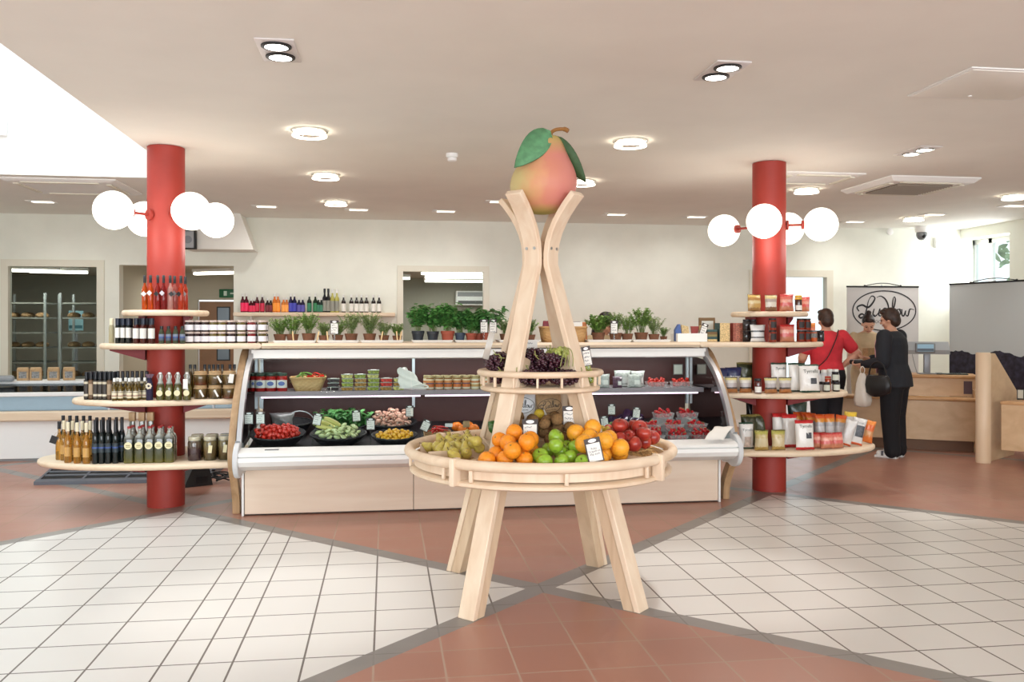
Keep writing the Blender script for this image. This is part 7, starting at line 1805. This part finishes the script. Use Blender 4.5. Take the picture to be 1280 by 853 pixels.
# customer in the black jacket, turned left to the counter
g1 = ground(1117, 9.72)
pb, upb, _ = person('woman in black jacket and black trousers standing at the checkout, holding a purse', g1, view(-134), 1.66, (198,150,124), (52,36,28), {-1:((-.20,-.05,1.06),(-.10,-.28,1.08)), 1:((.23,-.02,1.05),(.15,-.27,1.02))}, (0,-.03), .18, .05, topc=(34,36,42), sleeve='jacket', legc=(22,22,26), shoec=(222,222,220), hairstyle='short', girth=1.26, curl=(.9,.9), palm={-1:(0,0,1),1:(0,0,1)}, open_top=(214,158,166))
# customer in the red top, back to the camera, hand on hip
g2 = ground(1033, 10.15)
pr_, upr, _ = person('woman in red short-sleeved top and black trousers seen from behind, hand on hip', g2, view(190), 1.66, (210,160,134), (62,42,32), {-1:((-.36,.05,1.12),(-.20,-.0,.98)), 1:((.27,-.04,1.08),(.20,-.22,.98))}, (0,-.02), .12, -.12, topc=(206,52,62), sleeve='short', legc=(26,26,32), shoec=(60,60,64), hairstyle='short', girth=1.24)
st_ = MB(); st_.tube(catmull([upr(-.10,.105,1.40),upr(-.03,.158,1.28),upr(.08,.160,1.08),upr(.185,.09,.96)],6), .006, 6, flat=1.0); o = st_.build('bag_strap', DARK, pr_)
# member of staff leaning over the counter
g3 = ground(1082, 11.3)
ps, ups, _ = person('shop assistant in beige polo shirt with hair in a bun, looking down and packing', g3, view(-8), 1.64, (212,166,140), (44,30,26), {-1:((-.22,-.10,1.05),(-.10,-.30,.92)), 1:((.24,-.08,1.06),(.10,-.30,1.06))}, (0,-.10), .62, -.1, topc=(196,176,142), sleeve='short', legc=(196,180,150), shoec=(60,52,48), hairstyle='bun', palm={-1:(0,0,1),1:(-1,0,0)})
# member of staff hidden behind the herbs
g4 = (xat(748,9.0), 9.0, 0)
pd, upd, _ = person('dark-haired person behind the potted herbs, only the head showing', g4, view(42), 1.62, (200,152,126), (30,22,20), None, (0,-.05), .45, .2, topc=(196,176,142), sleeve='short', hairstyle='long')
# what they hold
def at(o, p): return Matrix.Translation(o.location) @ Matrix.Rotation(o.rotation_euler.z,4,'Z') @ Matrix.Scale(o.scale.x,4) @ Vector(p)
LEA = M('black_leather',(22,22,24),.4,bump=.2,scale=20)
x, y = at_px(1097, 9.42); p = (x, y, .87); t = thing('handbag','slouchy black handbag hanging from the arm of the woman in black','handbag',p,view(-60))
m = MB(); m.loft([[(w*cos(a),d*sin(a),z+.012*cos(2*a)) for a in [2*pi*i/24 for i in range(24)]] for w,d,z in ((.10,.045,-.16),(.155,.062,-.13),(.165,.066,-.05),(.14,.05,.03),(.12,.03,.055))],True); m.build('bag',LEA,t,60)
MB().tube(catmull([(-.11,0,.05),(-.08,0,.16),(0,0,.205),(.08,0,.16),(.11,0,.05)],6),.009,8).build('strap',LEA,t); MB().tube([(-.118,-.012,.055),(.118,-.012,.055)],.004,6).build('zip',GREY,t)
p = at(pb, (.10,-.37,1.04)); t = thing('purse','small black purse in the hand of the woman in black','purse',p,view(-40)); MB().rbox((0,0,0),(.15,.06,.05),.018).build('case',LEA,t); MB().tube([(-.07,-.0,.027),(.07,0,.027)],.004,6).build('zip',GREY,t)
PB = M('cream_poly_bag',(214,206,194),.35,trans=.15,bump=.4,scale=14)
x, y = at_px(1078, 9.55); t = thing('plastic_bag','crumpled cream plastic carrier bag hanging beside the woman in black','bag',(x,y,.585),view(-20)); t.scale=(.74,.74,.82)
rn = random.Random(2); m = MB(); m.loft([[(w*(1+.10*sin(3*a+z*9))*cos(a),d*(1+.14*sin(4*a+z*7))*sin(a),z) for a in [2*pi*i/28 for i in range(28)]] for w,d,z in ((.05,.035,-.01),(.11,.07,.01),(.125,.08,.08),(.11,.075,.2),(.09,.05,.3),(.06,.03,.38),(.03,.018,.44))],True); m.build('bag',PB,t,70)
MB().tube(catmull([(-.02,0,.43),(-.03,0,.49),(0,0,.53),(.03,0,.49),(.02,0,.43)],5),.007,6).build('handle',PB,t)
x, y = at_px(1088, 10.35); t = thing('paper_bag','tall brown paper bag being handed over the checkout counter','paper bag',(x,y,.90),view(20)); MB().loft([[(-.075*a,-.045*a,z),(.075*a,-.045*a,z),(.075*a,.045*a,z),(-.075*a,.045*a,z)] for a,z in ((.96,0),(1,.12),(1,.3))],False).build('bag',KRAFT,t,0); MB().box((0,0,.002),(.14,.085,.003)).build('base',KRAFT,t,0)
